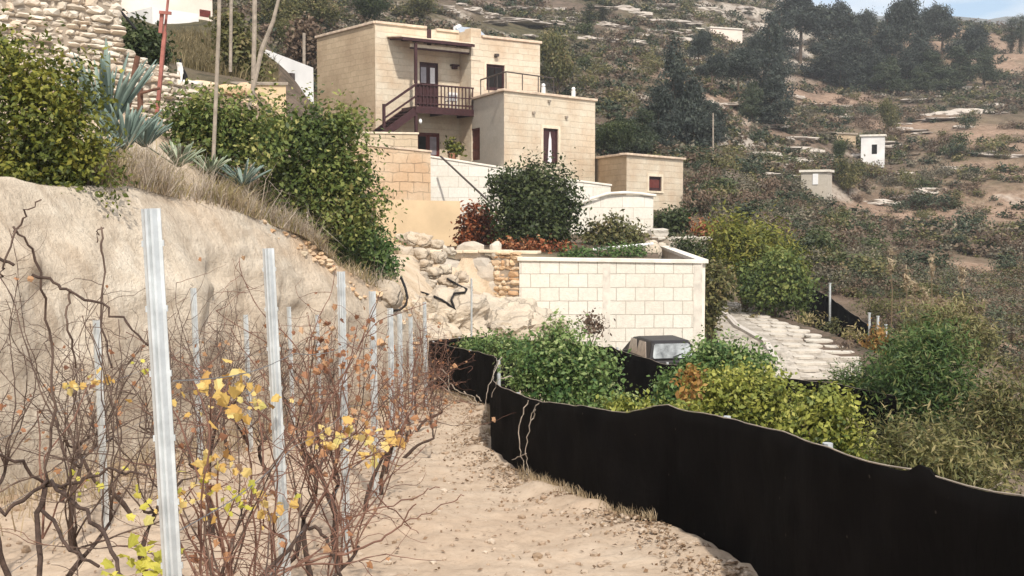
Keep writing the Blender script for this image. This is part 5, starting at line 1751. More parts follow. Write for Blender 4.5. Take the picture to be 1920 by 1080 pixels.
def vine(x, y, seed, label, h=1.35, canes=9, red=False, dry=10, clusters=(), trunk_h=.55, manual=()):
    """clusters: (px, py, Y, n, size, radius, material, leaf label)"""
    zg = ground(x, y)
    root = empty('grape_vine', (x, y, zg), label, 'vine', 'grape vines')
    tr_, ca, tw, tips = grow_vine(x, y, zg, seed, h, canes, trunk_h, .0036 if not red else .0038)
    rg = random.Random(seed + 5)
    for pts, r0, r1 in manual:
        r0, r1 = r0 * .68, r1 * .68
        q = [at(*p) for p in pts]; out = []
        for a, b in zip(q[:-1], q[1:]):
            for j in range(4):
                out.append(a.lerp(b, j / 4) + Vector((rg.gauss(0, .006), rg.gauss(0, .01), rg.gauss(0, .006))))
        out.append(q[-1]); n = len(out)
        (tr_ if r0 > .0068 else ca).tube(out, [r0 + (r1 - r0) * i / n + rg.uniform(0, .001) for i in range(n)], 6)
    tr_.build('trunk', M['vine_bark'], root, smooth=True)
    c_ = ca.build('canes', M['cane_red'] if red and seed % 2 else M['cane'], root, smooth=True)
    if tw.v: tw.build('twigs', M['cane_red'] if red else M['cane'], c_)
    if dry and tips:
        cc = [tips[rg.randrange(len(tips))] + Vector((rg.gauss(0, .02), rg.gauss(0, .02), rg.gauss(0, .02))) for _ in range(int(dry * 1.1))]
        V, ti = grape_leaves([tuple(c) for c in cc], (.030 if not red else .034), seed, (0, 1), .9)
        me = mesh_np('withered_leaves', V, 3, ti); link('withered_leaves', me, M['autumn_red'], root)
    for (px, py, Y, n, size, rad, mat) in clusters:
        c = at(px, py, Y)
        cc = np.random.default_rng(seed * 7 + int(px)).normal(size=(n, 3)) * np.array([rad, rad * .8, rad * .55]) + np.array(c)
        V, ti = grape_leaves(cc, size, seed + int(px))
        me = mesh_np('leaf_cluster', V, 3, ti); link('leaf_cluster', me, M[mat], root)
        # the shoot that carries it
        m_ = MB(); hd = tips[rg.randrange(len(tips))] if tips else root.location
        b = Vector((x, y, zg + trunk_h)); e = Vector(c)
        mid = b.lerp(e, .5) + Vector((rg.gauss(0, .05), rg.gauss(0, .05), .04))
        m_.tube([b, b.lerp(mid, .5) + Vector((rg.gauss(0, .02), 0, 0)), mid, mid.lerp(e, .5) + Vector((rg.gauss(0, .02), 0, 0)), e], [.005, .0048, .0042, .0036, .0025], 5)
        m_.build('fruiting_shoot', M['cane_red'], root)
    return root


def rx1(y): return -0.93 - .033 * (y - 2.9)
def rx2(y): return -2.86 - .02 * (y - 7.9)
vine(-2.13, 5.0, 11, 'dark gnarled vine at the lower left corner with long bare arching branches', 1.5, 12, False, 14, [(165, 722, 5.4, 17, 0.034, 0.061, 'autumn'), (158, 905, 5.0, 15, 0.028, 0.061, 'lime_leaf'), (70, 770, 5.2, 9, 0.027, 0.126, 'autumn_red')], .5,
     manual=[([(75, 1120, 4.6), (72, 985, 4.8), (85, 915, 4.9)], .019, .016), ([(85, 915, 4.9), (100, 760, 4.9), (98, 640, 4.9), (85, 560, 4.8), (60, 470, 4.7), (25, 425, 4.6)], .009, .006), ([(30, 430, 4.6), (8, 500, 4.6), (0, 520, 4.6)], .006, .005), ([(28, 432, 4.6), (50, 395, 4.6), (78, 374, 4.6)], .006, .003),
             ([(-10, 486, 4.6), (26, 497, 4.6)], .011, .010), ([(65, 515, 4.7), (100, 530, 4.7), (130, 545, 4.7), (185, 572, 4.7), (240, 605, 4.7), (278, 648, 4.7)], .010, .006), ([(130, 545, 4.7), (124, 575, 4.7), (127, 620, 4.7), (142, 690, 4.8)], .007, .005),
             ([(85, 915, 4.9), (40, 865, 4.8), (-10, 850, 4.7)], .011, .009), ([(85, 915, 4.9), (145, 908, 4.8), (195, 882, 4.8), (235, 888, 4.8), (275, 892, 4.8)], .012, .006),
             ([(95, 905, 4.9), (150, 950, 4.6), (190, 998, 4.4), (215, 1050, 4.2), (235, 1100, 4.1)], .012, .012), ([(88, 955, 4.8), (112, 1000, 4.6), (130, 1030, 4.5), (185, 1062, 4.3)], .012, .008), ([(90, 900, 4.9), (30, 950, 4.7), (-10, 962, 4.7)], .012, .012),
             ([(190, 430, 4.9), (194, 480, 4.9), (190, 590, 4.9), (210, 690, 4.9)], .006, .006), ([(190, 430, 4.9), (180, 440, 4.9), (182, 455, 4.9)], .004, .003)])
vine(-.80, 3.3, 12, 'vine with yellow green leaves at the foot of the nearest post', .8, 7, True, 8, [(272, 1062, 3.0, 30, 0.034, 0.054, 'lime_leaf'), (300, 950, 3.2, 8, 0.023, 0.072, 'lime_leaf')], .3)
vine(-1.02, 4.05, 13, 'vine with the two large yellow leaf clusters right of the nearest post', 1.0, 10, True, 10, [(395, 748, 3.9, 36, 0.040, 0.091, 'autumn'), (410, 866, 3.8, 22, 0.033, 0.048, 'autumn'), (355, 930, 3.8, 24, 0.028, 0.072, 'autumn'), (440, 935, 3.8, 20, 0.028, 0.061, 'lime_leaf'), (270, 690, 4.2, 7, 0.028, 0.037, 'lime_leaf')], .42)
vine(-1.0, 4.6, 14, 'vine with yellow leaves low between the first two front posts', 1.0, 9, True, 8, [(495, 958, 4.2, 20, 0.033, 0.054, 'autumn'), (482, 750, 4.6, 12, 0.033, 0.048, 'autumn')], .42)
vine(-.88, 5.05, 15, 'thick trunked vine at the second front post with a long branch over the bare ground', 1.0, 12, True, 10, [], .3,
     manual=[([(530, 1090, 4.85), (575, 985, 5.0)], .02, .018), ([(560, 1052, 4.9), (650, 1038, 4.95), (715, 1012, 5.0), (757, 980, 5.1), (780, 945, 5.1)], .0085, .004), ([(757, 980, 5.1), (805, 962, 5.1), (850, 938, 5.1), (870, 930, 5.1)], .004, .0025), ([(640, 975, 5), (720, 950, 5.1), (790, 925, 5.2), (824, 914, 5.2)], .005, .003),
             ([(575, 985, 5), (606, 998, 5), (628, 1040, 4.9), (645, 1100, 4.8)], .013, .011), ([(575, 985, 5), (612, 925, 5), (625, 880, 5)], .009, .006), ([(760, 982, 5.1), (785, 1000, 5.1)], .003, .002), ([(690, 912, 5), (715, 935, 5.1), (770, 990, 5.2)], .005, .003)])
vine(rx1(5.8), 5.8, 16, 'vine of rusty leaves and red canes around the third front post', 1.15, 12, True, 34, [(662, 822, 5.5, 30, 0.047, 0.102, 'autumn'), (715, 845, 5.6, 19, 0.047, 0.085, 'autumn'), (612, 830, 5.5, 7, 0.038, 0.048, 'autumn'), (690, 800, 5.8, 24, 0.033, 0.105, 'autumn_red')], .5)
vine(rx1(6.6), 6.6, 17, 'vine with a dense head of rust coloured leaves left of the third front post', 1.35, 12, True, 40, [(610, 650, 6.5, 45, 0.038, 0.126, 'autumn_red'), (640, 690, 6.5, 24, 0.038, 0.105, 'autumn_red'), (670, 610, 6.8, 15, 0.033, 0.105, 'autumn_red')], .6)
vine(rx1(7.4), 7.4, 18, 'vine with rusty leaves right of the third front post', 1.2, 11, True, 30, [(675, 690, 7.3, 18, 0.038, 0.105, 'autumn_red'), (745, 800, 7.4, 18, 0.033, 0.126, 'autumn_red')], .5)
for k, (y, s) in enumerate([(8.4, 19), (9.4, 20), (10.5, 21), (11.7, 22), (13.0, 23), (14.5, 24), (16.1, 25), (17.8, 26), (19.5, 27)]):
    vine(rx1(y), y, s, ['reddish vine between the third and fourth front posts', 'reddish vine at the fourth front post', 'reddish vine just beyond the fourth front post', 'small rusty vine by the thin post below the orange boulder', 'small far vine in the middle of the front row', 'far rusty vine four from the end of the front row', 'far vine three from the end of the front row', 'far vine second from the end of the front row', 'last small vine of the front row at the net fence corner'][k], 1.15, 9, True, 26,
         [(760, 790, 8.8, 13, 0.033, 0.105, 'autumn_red')] if k == 0 else [], .5)
for k, (y, s) in enumerate([(6.3, 31), (7.2, 32), (8.3, 33), (9.3, 34), (10.4, 35), (11.5, 36), (12.7, 37), (14.0, 38), (15.4, 39), (17, 40)]):
    vine(rx2(y), y, s, ['bare vine of the back row at the left edge behind the dark gnarled vine', 'bare vine of the back row left of the pale back post', 'bare vine of the back row right of the pale back post', 'bare vine of the back row behind the nearest post', 'bare vine of the back row beside its second post', 'bare vine of the back row beyond its second post', 'bare vine of the back row beside its middle post', 'bare vine of the back row beyond its middle post', 'bare far vine of the back row before its last post', 'last bare vine of the back row below the bank end'][k], 1.45, 14, False, 8 if k > 1 else 18, [], .6)
for k, (x, y, s) in enumerate([(-3.3, 5.9, 41), (-2.0, 7.4, 42), (-1.9, 9.2, 43), (-1.95, 11.5, 44), (-3.6, 8.8, 45), (-2.05, 6.2, 46)]):
    vine(x, y, s, ['bare tangled vine at the left edge beside the bank foot', 'bare vine between the two rows behind the nearest post', 'bare vine between the two rows left of the second post', 'bare far vine between the two rows', 'bare vine at the foot of the bank left of the back row', 'bare vine between the rows behind the gnarled vine'][k], 1.2, 12, k in (1, 3), 12, [], .5)
# ------------------------------------------------------------------ green bushes between the fences
def bush(name, label, base, blobs_px, n, size, seed, mat, group=None, extra=None, cat='bush', **kw):
    """blobs_px: (px, py, rx px, ry px, dY)"""
    px, py, Y = base
    loc = at(px, py, Y)
    bl = [at_blob(b[0], b[1], Y + (b[4] if len(b) > 4 else 0), b[2], b[3], loc, (b[5] if len(b) > 5 else None)) for b in blobs_px]
    return plant(name, label, cat, loc, bl, n, size, seed, mat, group, extra=extra, **kw)


bush('bush', 'lush green bush standing between the two net fences left of the car', (1060, 850, 14.5), [(1050, 690, 85, 70), (1000, 700, 60, 55), (1112, 705, 48, 55), (1045, 635, 42, 38), (1080, 755, 95, 40), (1170, 760, 40, 24)], 9880, 0.0629, 201, M['leaf_lush'], k=12, spread=.07, stems=6)
bush('bush', 'small low green bush at the far corner of the net fences', (910, 720, 22), [(905, 648, 42, 22), (955, 652, 40, 26), (875, 652, 24, 16)], 3230, 0.0629, 202, M['leaf_lush'], k=12, spread=.08, stems=5, stem_r=.02)
bush('bush', 'dark green bush in front of the car rear window', (1260, 790, 15.5), [(1268, 735, 32, 32), (1245, 762, 22, 20), (1302, 702, 26, 28)], 4560, 0.0629, 203, M['leaf_lush'], k=12, spread=.08, stems=5, tint_hi=.7)
bush('bush', 'green bush between the car and the yellow green bush, below the path', (1350, 760, 15.8), [(1350, 685, 56, 44), (1400, 690, 50, 38), (1325, 668, 24, 28)], 5700, 0.0629, 204, M['leaf_lush'], k=12, spread=.08, stems=6, tint_hi=.85)
lo = at(1400, 900, 12.5)
Vo, to = leaf_cloud([at_blob(1290, 735, 12.0, 22, 24, lo), at_blob(1300, 705, 12.0, 20, 14, lo)], 220, .075, 9, k=10, spread=.05)
bush('bush', 'bright yellow green bush with an orange patch behind the middle of the near fence', (1400, 900, 12.5), [(1390, 730, 70, 45), (1330, 745, 50, 42), (1440, 755, 60, 55), (1360, 780, 70, 35), (1480, 790, 60, 50), (1420, 800, 70, 40)], 9880, 0.0555, 205, M['leaf_yellow'], k=11, spread=.06, stems=6, extra=(Vo, to, M['leaf_orange'], 'orange_leaves'))
bush('bush', 'bright yellow green bush without orange at the lower right end of the row', (1560, 960, 10), [(1540, 805, 65, 50), (1590, 840, 55, 45), (1500, 840, 60, 35), (1630, 875, 50, 30), (1545, 760, 50, 30)], 8170, 0.0503, 206, M['leaf_yellow'], k=11, spread=.055, stems=6)
bush('bush', 'short yellow green bush tips just above the dip of the near net fence', (1210, 860, 11), [(1205, 775, 50, 18), (1160, 765, 30, 16), (1270, 770, 40, 18)], 1710, 0.0518, 207, M['leaf_yellow'], k=10, spread=.05, stems=5, stem_r=.015)

# right side thicket
M['leaf_tawny'] = m_leaf('tawny_green_leaf', [(0.06, 0.07, 0.025), (0.12, 0.125, 0.042), (0.20, 0.18, 0.07), (0.30, 0.25, 0.12)])
def feather(name, label, base, blobs_px, n, size, seed, mat, **kw):
    return bush(name, label, base, blobs_px, n, size, seed, mat, aspect=.22, k=22, spread=.13, **kw)
feather('bush', 'feathery dark green fennel like bush on the right behind the yellow green bush', (1730, 850, 16), [(1720, 690, 75, 70), (1770, 740, 70, 75), (1690, 740, 60, 60), (1760, 650, 50, 45), (1820, 770, 60, 60)], 15200, 0.0962, 211, M['leaf_fennel'], stems=7)
feather('bush', 'dark green bush at the near lower end of the paved path', (1600, 790, 17.5), [(1612, 728, 38, 34), (1590, 716, 20, 24), (1660, 725, 40, 48), (1695, 668, 32, 34)], 7980, 0.0888, 212, M['leaf_fennel'], stems=6, tint_hi=.8)
feather('bush', 'half dry olive bush at the right edge beside the feathery dark green one', (1850, 900, 13), [(1850, 800, 60, 70), (1890, 760, 50, 70), (1800, 840, 60, 40), (1910, 840, 50, 60)], 9500, 0.0814, 213, M['leaf_olive'], stems=6, stem_mat=M['grey_wood'])
feather('bush', 'dry tawny bush just over the near net fence at the right', (1740, 960, 9), [(1720, 860, 50, 40), (1780, 880, 55, 35), (1680, 835, 30, 35), (1840, 905, 50, 25)], 6840, 0.0666, 214, M['leaf_tawny'], stems=6, stem_mat=M['grey_wood'])
feather('bush', 'yellowish broom bush above the feathery dark green one, by the short posts', (1720, 700, 30), [(1740, 615, 50, 42), (1790, 620, 50, 50), (1715, 650, 30, 26), (1830, 650, 40, 40)], 8740, 0.1628, 215, M['leaf_tawny'], stems=6)
bush('bush', 'small orange leaved bush at the end of the far right net fence', (1640, 660, 36.8), [(1645, 635, 20, 26), (1632, 650, 20, 14)], 798, 0.1184, 216, M['leaf_orange'], k=10, spread=.12, stems=4)
bush('bush', 'tall light green broom shrub to the right of the big white block wall', (1400, 580, 45), [(1395, 470, 55, 60), (1360, 450, 35, 45), (1440, 480, 50, 50), (1345, 510, 24, 45), (1470, 500, 40, 40)], 11400, 0.1998, 217, M['leaf_broom'], k=16, spread=.26, aspect=.3, stems=6, stem_r=.07)
bush('bush', 'rounded dark green shrub in front of the tall broom, at the top of the path', (1450, 590, 43), [(1450, 540, 55, 42), (1415, 530, 35, 32), (1490, 535, 34, 42), (1460, 500, 40, 26)], 7980, 0.1628, 218, M['leaf_hedge'], k=14, spread=.2, stems=5, stem_r=.06, tint_hi=.8)
bush('bush', 'narrow olive shrub against the right end of the big white block wall', (1335, 640, 37.5), [(1334, 570, 18, 50), (1345, 530, 22, 40)], 3040, 0.1480, 219, M['leaf_olive'], k=14, spread=.15, stems=4)
bush('shrub', 'olive shrub just behind the far right net fence posts', (1690, 605, 43.5), [(1670, 580, 34, 16), (1635, 574, 24, 12), (1715, 585, 40, 18), (1760, 590, 34, 18)], 3600, .13, 264, M['leaf_olive'], k=16, spread=.16, stems=5, stem_r=.03, aspect=.35)
rg = random.Random(31)
for k, (px, py, Y, w, h, mt) in enumerate([(1520, 600, 42, 26, 14, 'straw_green'), (1560, 612, 40, 24, 12, 'leaf_olive'), (1500, 590, 44, 22, 14, 'leaf_hedge'), (1600, 628, 38, 22, 12, 'straw_green'), (1590, 650, 36.6, 26, 12, 'leaf_brown'), (1385, 590, 44, 14, 8, 'leaf_olive'), (1410, 604, 42, 10, 6, 'leaf_olive')]):
    bush('low_plant', ['low tuft at the top edge of the path under the rounded shrub', 'low olive tuft in the middle of the path edge', 'green tuft under the right side of the rounded shrub', 'tawny tuft by the foot of the far right net fence', 'brown low plant nearest the orange leaved bush', 'small tuft growing along the upper kerb', 'second small tuft growing along the upper kerb'][k], (px, py + h, Y), [(px, py, w, h)], 260, .17, 230 + k, M[mt], k=12, spread=.12, stems=4, stem_r=.012, cat='plant', aspect=.25)

# reed plumes
for k, (px, pt, pb, Y) in enumerate([(1677, 468, 600, 34), (1697, 512, 575, 34.5), (1722, 520, 660, 32), (1744, 478, 610, 34), (1758, 560, 660, 32), (1797, 580, 670, 31), (1772, 575, 650, 33), (1832, 560, 690, 30), (1812, 500, 620, 35), (1736, 545, 640, 32)]):
    mb = MB(); a, b = at(px + rg.uniform(-6, 6), pb + 20, Y), at(px, pt, Y)
    b = b + Vector((rg.uniform(-.15, .15), 0, 0))
    mb.tube([a, a.lerp(b, .5) + Vector((.04, 0, 0)), a.lerp(b, .75), b], [.02, .017, .012, .006], 5)
    root = empty('reed', a, 'tall pale dry reed standing in the thicket right of the path', 'reed', 'dry reeds in the right thicket')
    mb.build('stalk', M['straw'], root)
    V, ti = leaf_cloud([(0, 0, 0, .09, .09, .42)], 130, .16, 400 + k, k=10, spread=.04, aspect=.18, droop=-.6)
    V = V + np.array(a.lerp(b, .86)) ; me = mesh_np('plume', V, 4, ti); link('plume', me, M['straw'], root)

# ------------------------------------------------------------------ upper left: citrus bush, hedge, agaves
bush('citrus_bush', 'big yellow green citrus bush at the left edge on top of the sandy bank', (90, 400, 12.3), [(40, 180, 75, 95), (120, 190, 70, 80), (60, 270, 85, 80), (150, 285, 60, 75), (30, 330, 60, 45), (125, 345, 80, 40), (10, 110, 50, 50), (-40, 240, 70, 110)], 14250, 0.0629, 241, M['leaf_citrus'], k=26, spread=0.094, lumps=.75, stems=7)
bush('hedge_bush', 'large light green bush on the slope below the stone house', (600, 470, 20.5), [(590, 260, 75, 65), (520, 250, 60, 55), (650, 320, 60, 70), (600, 350, 85, 75), (530, 330, 60, 65), (670, 400, 50, 60), (640, 235, 40, 40), (610, 420, 60, 50)], 18050, 0.0962, 242, M['leaf_hedge'], k=26, spread=0.145, lumps=.75, stems=7, stem_r=.05)
bush('hedge_bush', 'lower light green bush left of the large one, behind the agaves', (400, 330, 19), [(380, 235, 60, 40), (440, 230, 55, 45), (350, 225, 40, 30), (460, 270, 55, 45), (400, 280, 60, 35)], 8740, 0.0888, 243, M['leaf_hedge'], k=26, spread=0.145, lumps=.75, stems=6)
bush('hedge_bush', 'green bush hanging over the end of the bank above the round boulder', (700, 545, 22.5), [(695, 470, 48, 50), (715, 510, 34, 30), (670, 450, 40, 40), (650, 480, 30, 34)], 6080, 0.0888, 244, M['leaf_lush'], k=11, spread=.10, stems=5, tint_hi=.75)
bush('shrub', 'dark green shrub between the dry stone wall and the pale house', (250, 130, 27), [(255, 85, 40, 30), (285, 100, 30, 28), (232, 70, 24, 26)], 3230, 0.1258, 245, M['leaf_dark'], k=12, spread=.14, stems=4)
bush('shrub', 'dark green climbing shrub behind the grey poles, above the orange stones', (455, 165, 34), [(450, 100, 30, 45), (430, 60, 24, 30), (470, 130, 24, 26)], 3800, 0.1480, 246, M['leaf_olive'], k=12, spread=.17, stems=4)
bush('shrub', 'dark shrub behind the white rendered gable wall', (590, 120, 62), [(575, 75, 26, 30), (560, 100, 20, 26)], 1520, 0.2960, 247, M['leaf_brown'], k=12, spread=.3, stems=3, stem_r=.08)


def agave(label, base, npx, mat, blades, seed, upright=.75, width=.10):
    px, py, Y = base; loc = at(px, py, Y); H = npx * Y / F
    rg = random.Random(seed); mb = MB()
    for k in range(blades):
        th = 2.4 * k + rg.uniform(-.3, .3); f = k / blades
        el = R(25 + 60 * (upright * (0.35 + .65 * f)) + rg.uniform(-8, 8))
        L = H * rg.uniform(.75, 1.05)
        d = Vector((math.cos(th) * math.cos(el), math.sin(th) * math.cos(el), math.sin(el)))
        side = d.cross(Vector((0, 0, 1))).normalized(); nrm = side.cross(d)
        sag = rg.uniform(-.02, .16)
        rows = []
        for j in range(6):
            t = j / 5
            w = width * H / 1.1 * (0.55 + .9 * t) * (1 - t) ** .55 if t < 1 else .001
            w = max(w, .002)
            c = d * L * t - nrm * 0 + Vector((0, 0, -1)) * sag * L * t * t + Vector((d.x, d.y, 0)) * .03
            rows.append([c - side * w + nrm * w * .45, c, c + side * w + nrm * w * .45])
        b = len(mb.v)
        for r in rows: mb.v += [tuple(q) for q in r]
        tn = min(max(rg.gauss(.5, .2), 0), 1)
        for j in range(5):
            for i in range(2):
                mb.f.append((b + j * 3 + i, b + j * 3 + i + 1, b + (j + 1) * 3 + i + 1, b + (j + 1) * 3 + i)); mb.tint.append(tn)
    o = mb.build('agave', mat, None, smooth=True, tints=True); o.location = loc
    so = o.modifiers.new('thick', 'SOLIDIFY'); so.thickness = .012
    return tag(o, label, 'agave')
agave('tallest blue agave with upright blades in front of the dry stone wall', (200, 250, 15), 170, M['agave'], 44, 1, 1.0, .05)
agave('blue agave just below the tallest one at the citrus bush edge', (235, 280, 14.6), 100, M['agave'], 40, 2, .85, .05)
agave('blue agave right of the tallest one under the red pole', (272, 275, 15.4), 76, M['agave'], 34, 3, .7, .05)
agave('small blue agave between the citrus bush and the dry grass', (190, 300, 13.4), 62, M['agave'], 30, 4, .8, .055)
agave('pale striped agave in the middle of the slope above the dry grass', (335, 312, 15.8), 64, M['agave_pale'], 30, 5, .6, .05)
agave('pale striped agave in front of the lower green bush', (395, 325, 16.4), 50, M['agave_pale'], 26, 6, .5, .05)
agave('bluish agave lowest on the slope beside the large green bush', (455, 348, 16.6), 64, M['agave'], 30, 7, .5, .045)

# poles and stakes
def pole(label, pts, r, mat, name='pole', cat='pole', n=8):
    mb = MB(); mb.tube([at(*p) for p in pts], r, n); return tag(mb.build(name, mat, None), label, cat)
rp_ = empty('red_pole', at(296, 205, 19.6), 'leaning faded red steel pole in front of the lower dry stone wall', 'pole')
m_ = MB(); m_.beam(at(293, 230, 19.6), at(309, 60, 19.6), .06, .06); m_.beam(at(309, 60, 19.6), at(319, -40, 19.6), .035, .035); m_.build('shaft', M['red_paint'], rp_)
m_ = MB(); m_.beam(at(304, 22, 19.5), at(301, 62, 19.5), .05, .06); m_.build('bracket', M['red_paint'], rp_)
m_ = MB(); m_.beam(at(299, 23, 19.45), at(321, 25, 19.45), .05, .05); m_.build('crossbar', M['red_paint'], rp_)
pole('thin weathered pole standing in the lower green bush, foremost of the grey poles', [(400, 300, 18.0), (405, 180, 18.0), (410, 60, 18.0), (412, -40, 18.0)], .032, M['grey_wood'])
pole('thin far pole between the two longer grey poles', [(432, 135, 33), (433, 40, 33), (434, -40, 33)], .05, M['grey_wood'])
pole('thickest upright grey pole at the short ochre wall', [(474, 190, 24), (477, 60, 24), (478, -40, 24)], .05, M['grey_wood'])
tree_b = pole('pale slanting dead trunk crossing the short ochre wall', [(452, 260, 23), (470, 190, 23), (490, 95, 23), (512, 40, 23), (527, -20, 23)], [.03, .04, .05, .04, .03], M['grey_wood'], 'dead_trunk', 'dead tree')
pole('short pale post left of the house corner', [(570, 135, 50), (570, 62, 50)], .07, M['grey_wood'])
pole('leaning brown stake in front of the lower dry stone wall', [(240, 200, 19.3), (258, 105, 19.3)], [.05, .045], M['brown_wood'], 'stake', 'stake')
pole('short brown stake at the foot of the red pole', [(263, 205, 19.2), (263, 165, 19.2)], .05, M['brown_wood'], 'stake', 'stake')
pole('thin brown rail lying from the short stake to the red pole', [(263, 175, 19.1), (300, 165, 19.2)], .025, M['brown_wood'], 'rail', 'rail')
pole('dark slanting cable above the dark shrub beside the tall dry stone wall', [(200, -10, 24), (255, 55, 24)], .03, M['hose'], 'cable', 'cable', 6)
pole('grey utility pole far behind the outbuilding on the right slope', [(1337, 300, 80), (1337, 212, 80)], .055, M['grey_wood'])

# the cat on the wall
def cat_build():
    V = [(0, .05, .09, .078), (0, .01, .18, .070), (0, -.045, .26, .058), (0, -.065, .32, .042), (0, -.085, .375, .052), (0, -.135, .362, .026),
         (.036, -.07, .17, .026), (.038, -.085, .05, .02), (.038, -.115, .018, .018), (-.036, -.07, .17, .026), (-.038, -.085, .05, .02), (-.038, -.115, .018, .018),
         (.062, .02, .07, .05), (.07, -.07, .02, .02), (-.062, .02, .07, .05), (-.07, -.07, .02, .02),
         (.0, .13, .03, .024), (.07, .17, .02, .02), (.14, .12, .02, .017), (.16, .04, .02, .012),
         (.032, -.075, .432, .014), (-.032, -.075, .432, .014), (.036, -.075, .452, .005), (-.036, -.075, .452, .005)]
    E = [(0, 1), (1, 2), (2, 3), (3, 4), (4, 5), (2, 6), (6, 7), (7, 8), (2, 9), (9, 10), (10, 11), (0, 12), (12, 13), (0, 14), (14, 15), (0, 16), (16, 17), (17, 18), (18, 19), (4, 20), (4, 21), (20, 22), (21, 23)]
    me = bpy.data.meshes.new('cat'); me.from_pydata([v[:3] for v in V], E, [])
    o = bpy.data.objects.new('cat', me); COL.objects.link(o)
    sk_ = o.modifiers.new('skin', 'SKIN'); sk_.use_smooth_shade = True
    for i, v in enumerate(V):
        me.skin_vertices[0].data[i].radius = (v[3], v[3])
    me.skin_vertices[0].data[0].use_root = True
    ss = o.modifiers.new('sub', 'SUBSURF'); ss.levels = 2; ss.render_levels = 2
    m, nt, b = new_mat('cat_fur')
    tcn = N(nt, 'ShaderNodeTexCoord'); sp2 = N(nt, 'ShaderNodeSeparateXYZ'); nt.links.new(tcn.outputs['Object'], sp2.inputs[0])
    f1 = math_(nt, 'ADD', sp2.outputs['Y'], math_(nt, 'MULTIPLY', math_(nt, 'SUBTRACT', noise_(nt, 14, 2, tcn.outputs['Object']), .5), .05))
    white = math_(nt, 'MULTIPLY', math_(nt, 'LESS_THAN', f1, -.045), math_(nt, 'LESS_THAN', sp2.outputs['Z'], .372))
    nt.links.new(mixc(nt, white, (.012, .012, .013), (.75, .73, .70)), b.inputs['Base Color'])
    me.materials.append(m)
    for sx in (-1, 1):
        e = MB(); add_rock(e, (sx * .022, -.128, .39), (.008, .006, .009), 1, ICO2, 0, False); eo = e.build('eye', m_plain('cat_eye', (.25, .3, .05), rough=.2, bmp=0), None, smooth=True); eo.parent = o
    o.location = at(342, 158, 21.3); o.rotation_euler = (0, 0, R(-20))
    o.scale = (1.05,) * 3
    tag(o, 'black cat with a white chest sitting on the lower dry stone wall', 'cat')
cat_build()

# ------------------------------------------------------------------ garden behind the white block wall
lo = at(1000, 490, 41.5)
bush('round_tree', 'dark green round topped tree in front of the white block walls', (1000, 492, 41.5), [(1000, 395, 58, 60), (962, 362, 36, 36), (1036, 372, 36, 43), (985, 435, 46, 36), (1054, 400, 22, 38), (940, 350, 18, 20), (1000, 342, 32, 22), (1022, 440, 38, 30)], 18050, 0.1554, 251, M['leaf_dark'], k=26, spread=0.232, lumps=.75, stems=3, stem_r=.12, cat='tree')
bush('hedge', 'hedge of dark leaves turned red beside the ochre rendered wall', (900, 475, 43), [(890, 418, 26, 34), (915, 435, 26, 34), (880, 450, 20, 20), (930, 455, 22, 16)], 5700, 0.1480, 252, M['leaf_red'], k=10, spread=.16, stems=5, cat='hedge', tint_hi=.95)
bush('hedge', 'low red leaved plants at the foot of the round tree', (1000, 480, 39.5), [(960, 466, 40, 8), (1010, 464, 40, 9), (1055, 466, 24, 7)], 1200, 0.1258, 253, M['leaf_red'], k=10, spread=.14, stems=5, stem_r=.02, cat='plant')
bush('shrub', 'brownish green bush in front of the white wall with the rounded top', (1150, 485, 43), [(1150, 445, 45, 24), (1120, 450, 30, 26), (1185, 450, 30, 22), (1150, 420, 20, 14)], 3800, 0.1480, 254, M['leaf_olive'], k=11, spread=.17, stems=6, stem_r=.03)
bush('shrub', 'low dark green shrub right of the white wall with the rounded top', (1255, 436, 50), [(1250, 415, 26, 16), (1275, 412, 18, 14)], 1520, 0.1850, 256, M['leaf_dark'], k=11, spread=.2, stems=4)
bush('shrub', 'red leaved shrub at the right end of the weathered rubble wall', (1335, 460, 48), [(1325, 440, 16, 12), (1310, 430, 14, 8)], 600, 0.1628, 257, M['leaf_red'], k=10, spread=.18, stems=4)
bush('shrub', 'dark brown tangle behind the corner of the big white block wall', (1310, 490, 45), [(1300, 470, 26, 18), (1280, 458, 18, 12), (1330, 478, 16, 16)], 1710, 0.1628, 258, M['leaf_dark'], k=11, spread=.18, stems=5, aspect=.3)
bush('potted_plant', 'slender green plant in a pot between the ground floor window and the red door', (848, 292, 56.2), [(846, 274, 9, 12), (858, 280, 10, 8)], 494, 0.1776, 259, M['leaf_citrus'], k=9, spread=.14, stems=3, stem_r=.02, cat='plant')
q = at(848, 296, 56.2); m_ = MB(); m_.tube([q + Vector((0, 0, -.3)), q + Vector((0, 0, .12))], [.16, .22], 14); po = m_.build('pot', M['pot'], None); po.parent = bpy.data.objects['potted_plant']; po.location = -q
m_ = MB(); m_.tube([at(1112, 468, 38.5), at(1175, 462, 38.5), at(1225, 457, 38.5)], .05, 6); tag(m_.build('white_pole', M['plastic_white'], None), 'white pole lying behind the coping of the big white block wall', 'pole')
rock_obj('boulder', 'single pale boulder on the garden soil behind the coping of the big white wall', at(1222, 472, 39.5), (.42, .35, .42), 33, M['rock'], ICO3, .2, False, cat='boulder')
bush('low_plant', 'dark green ground plants between the white pole and the coping', (1120, 490, 37.6), [(1090, 478, 40, 9), (1150, 474, 30, 12), (1190, 474, 26, 14)], 1520, 0.1110, 260, M['leaf_lush'], k=11, spread=.12, stems=4, stem_r=.012, cat='plant', tint_hi=.6)
bush('low_plant', 'dry brown sapling standing in front of the big white block wall', (1105, 650, 27), [(1108, 605, 14, 20), (1122, 615, 12, 12)], 456, 0.0814, 261, M['leaf_brown'], k=8, spread=.1, stems=4, stem_r=.02, cat='plant')
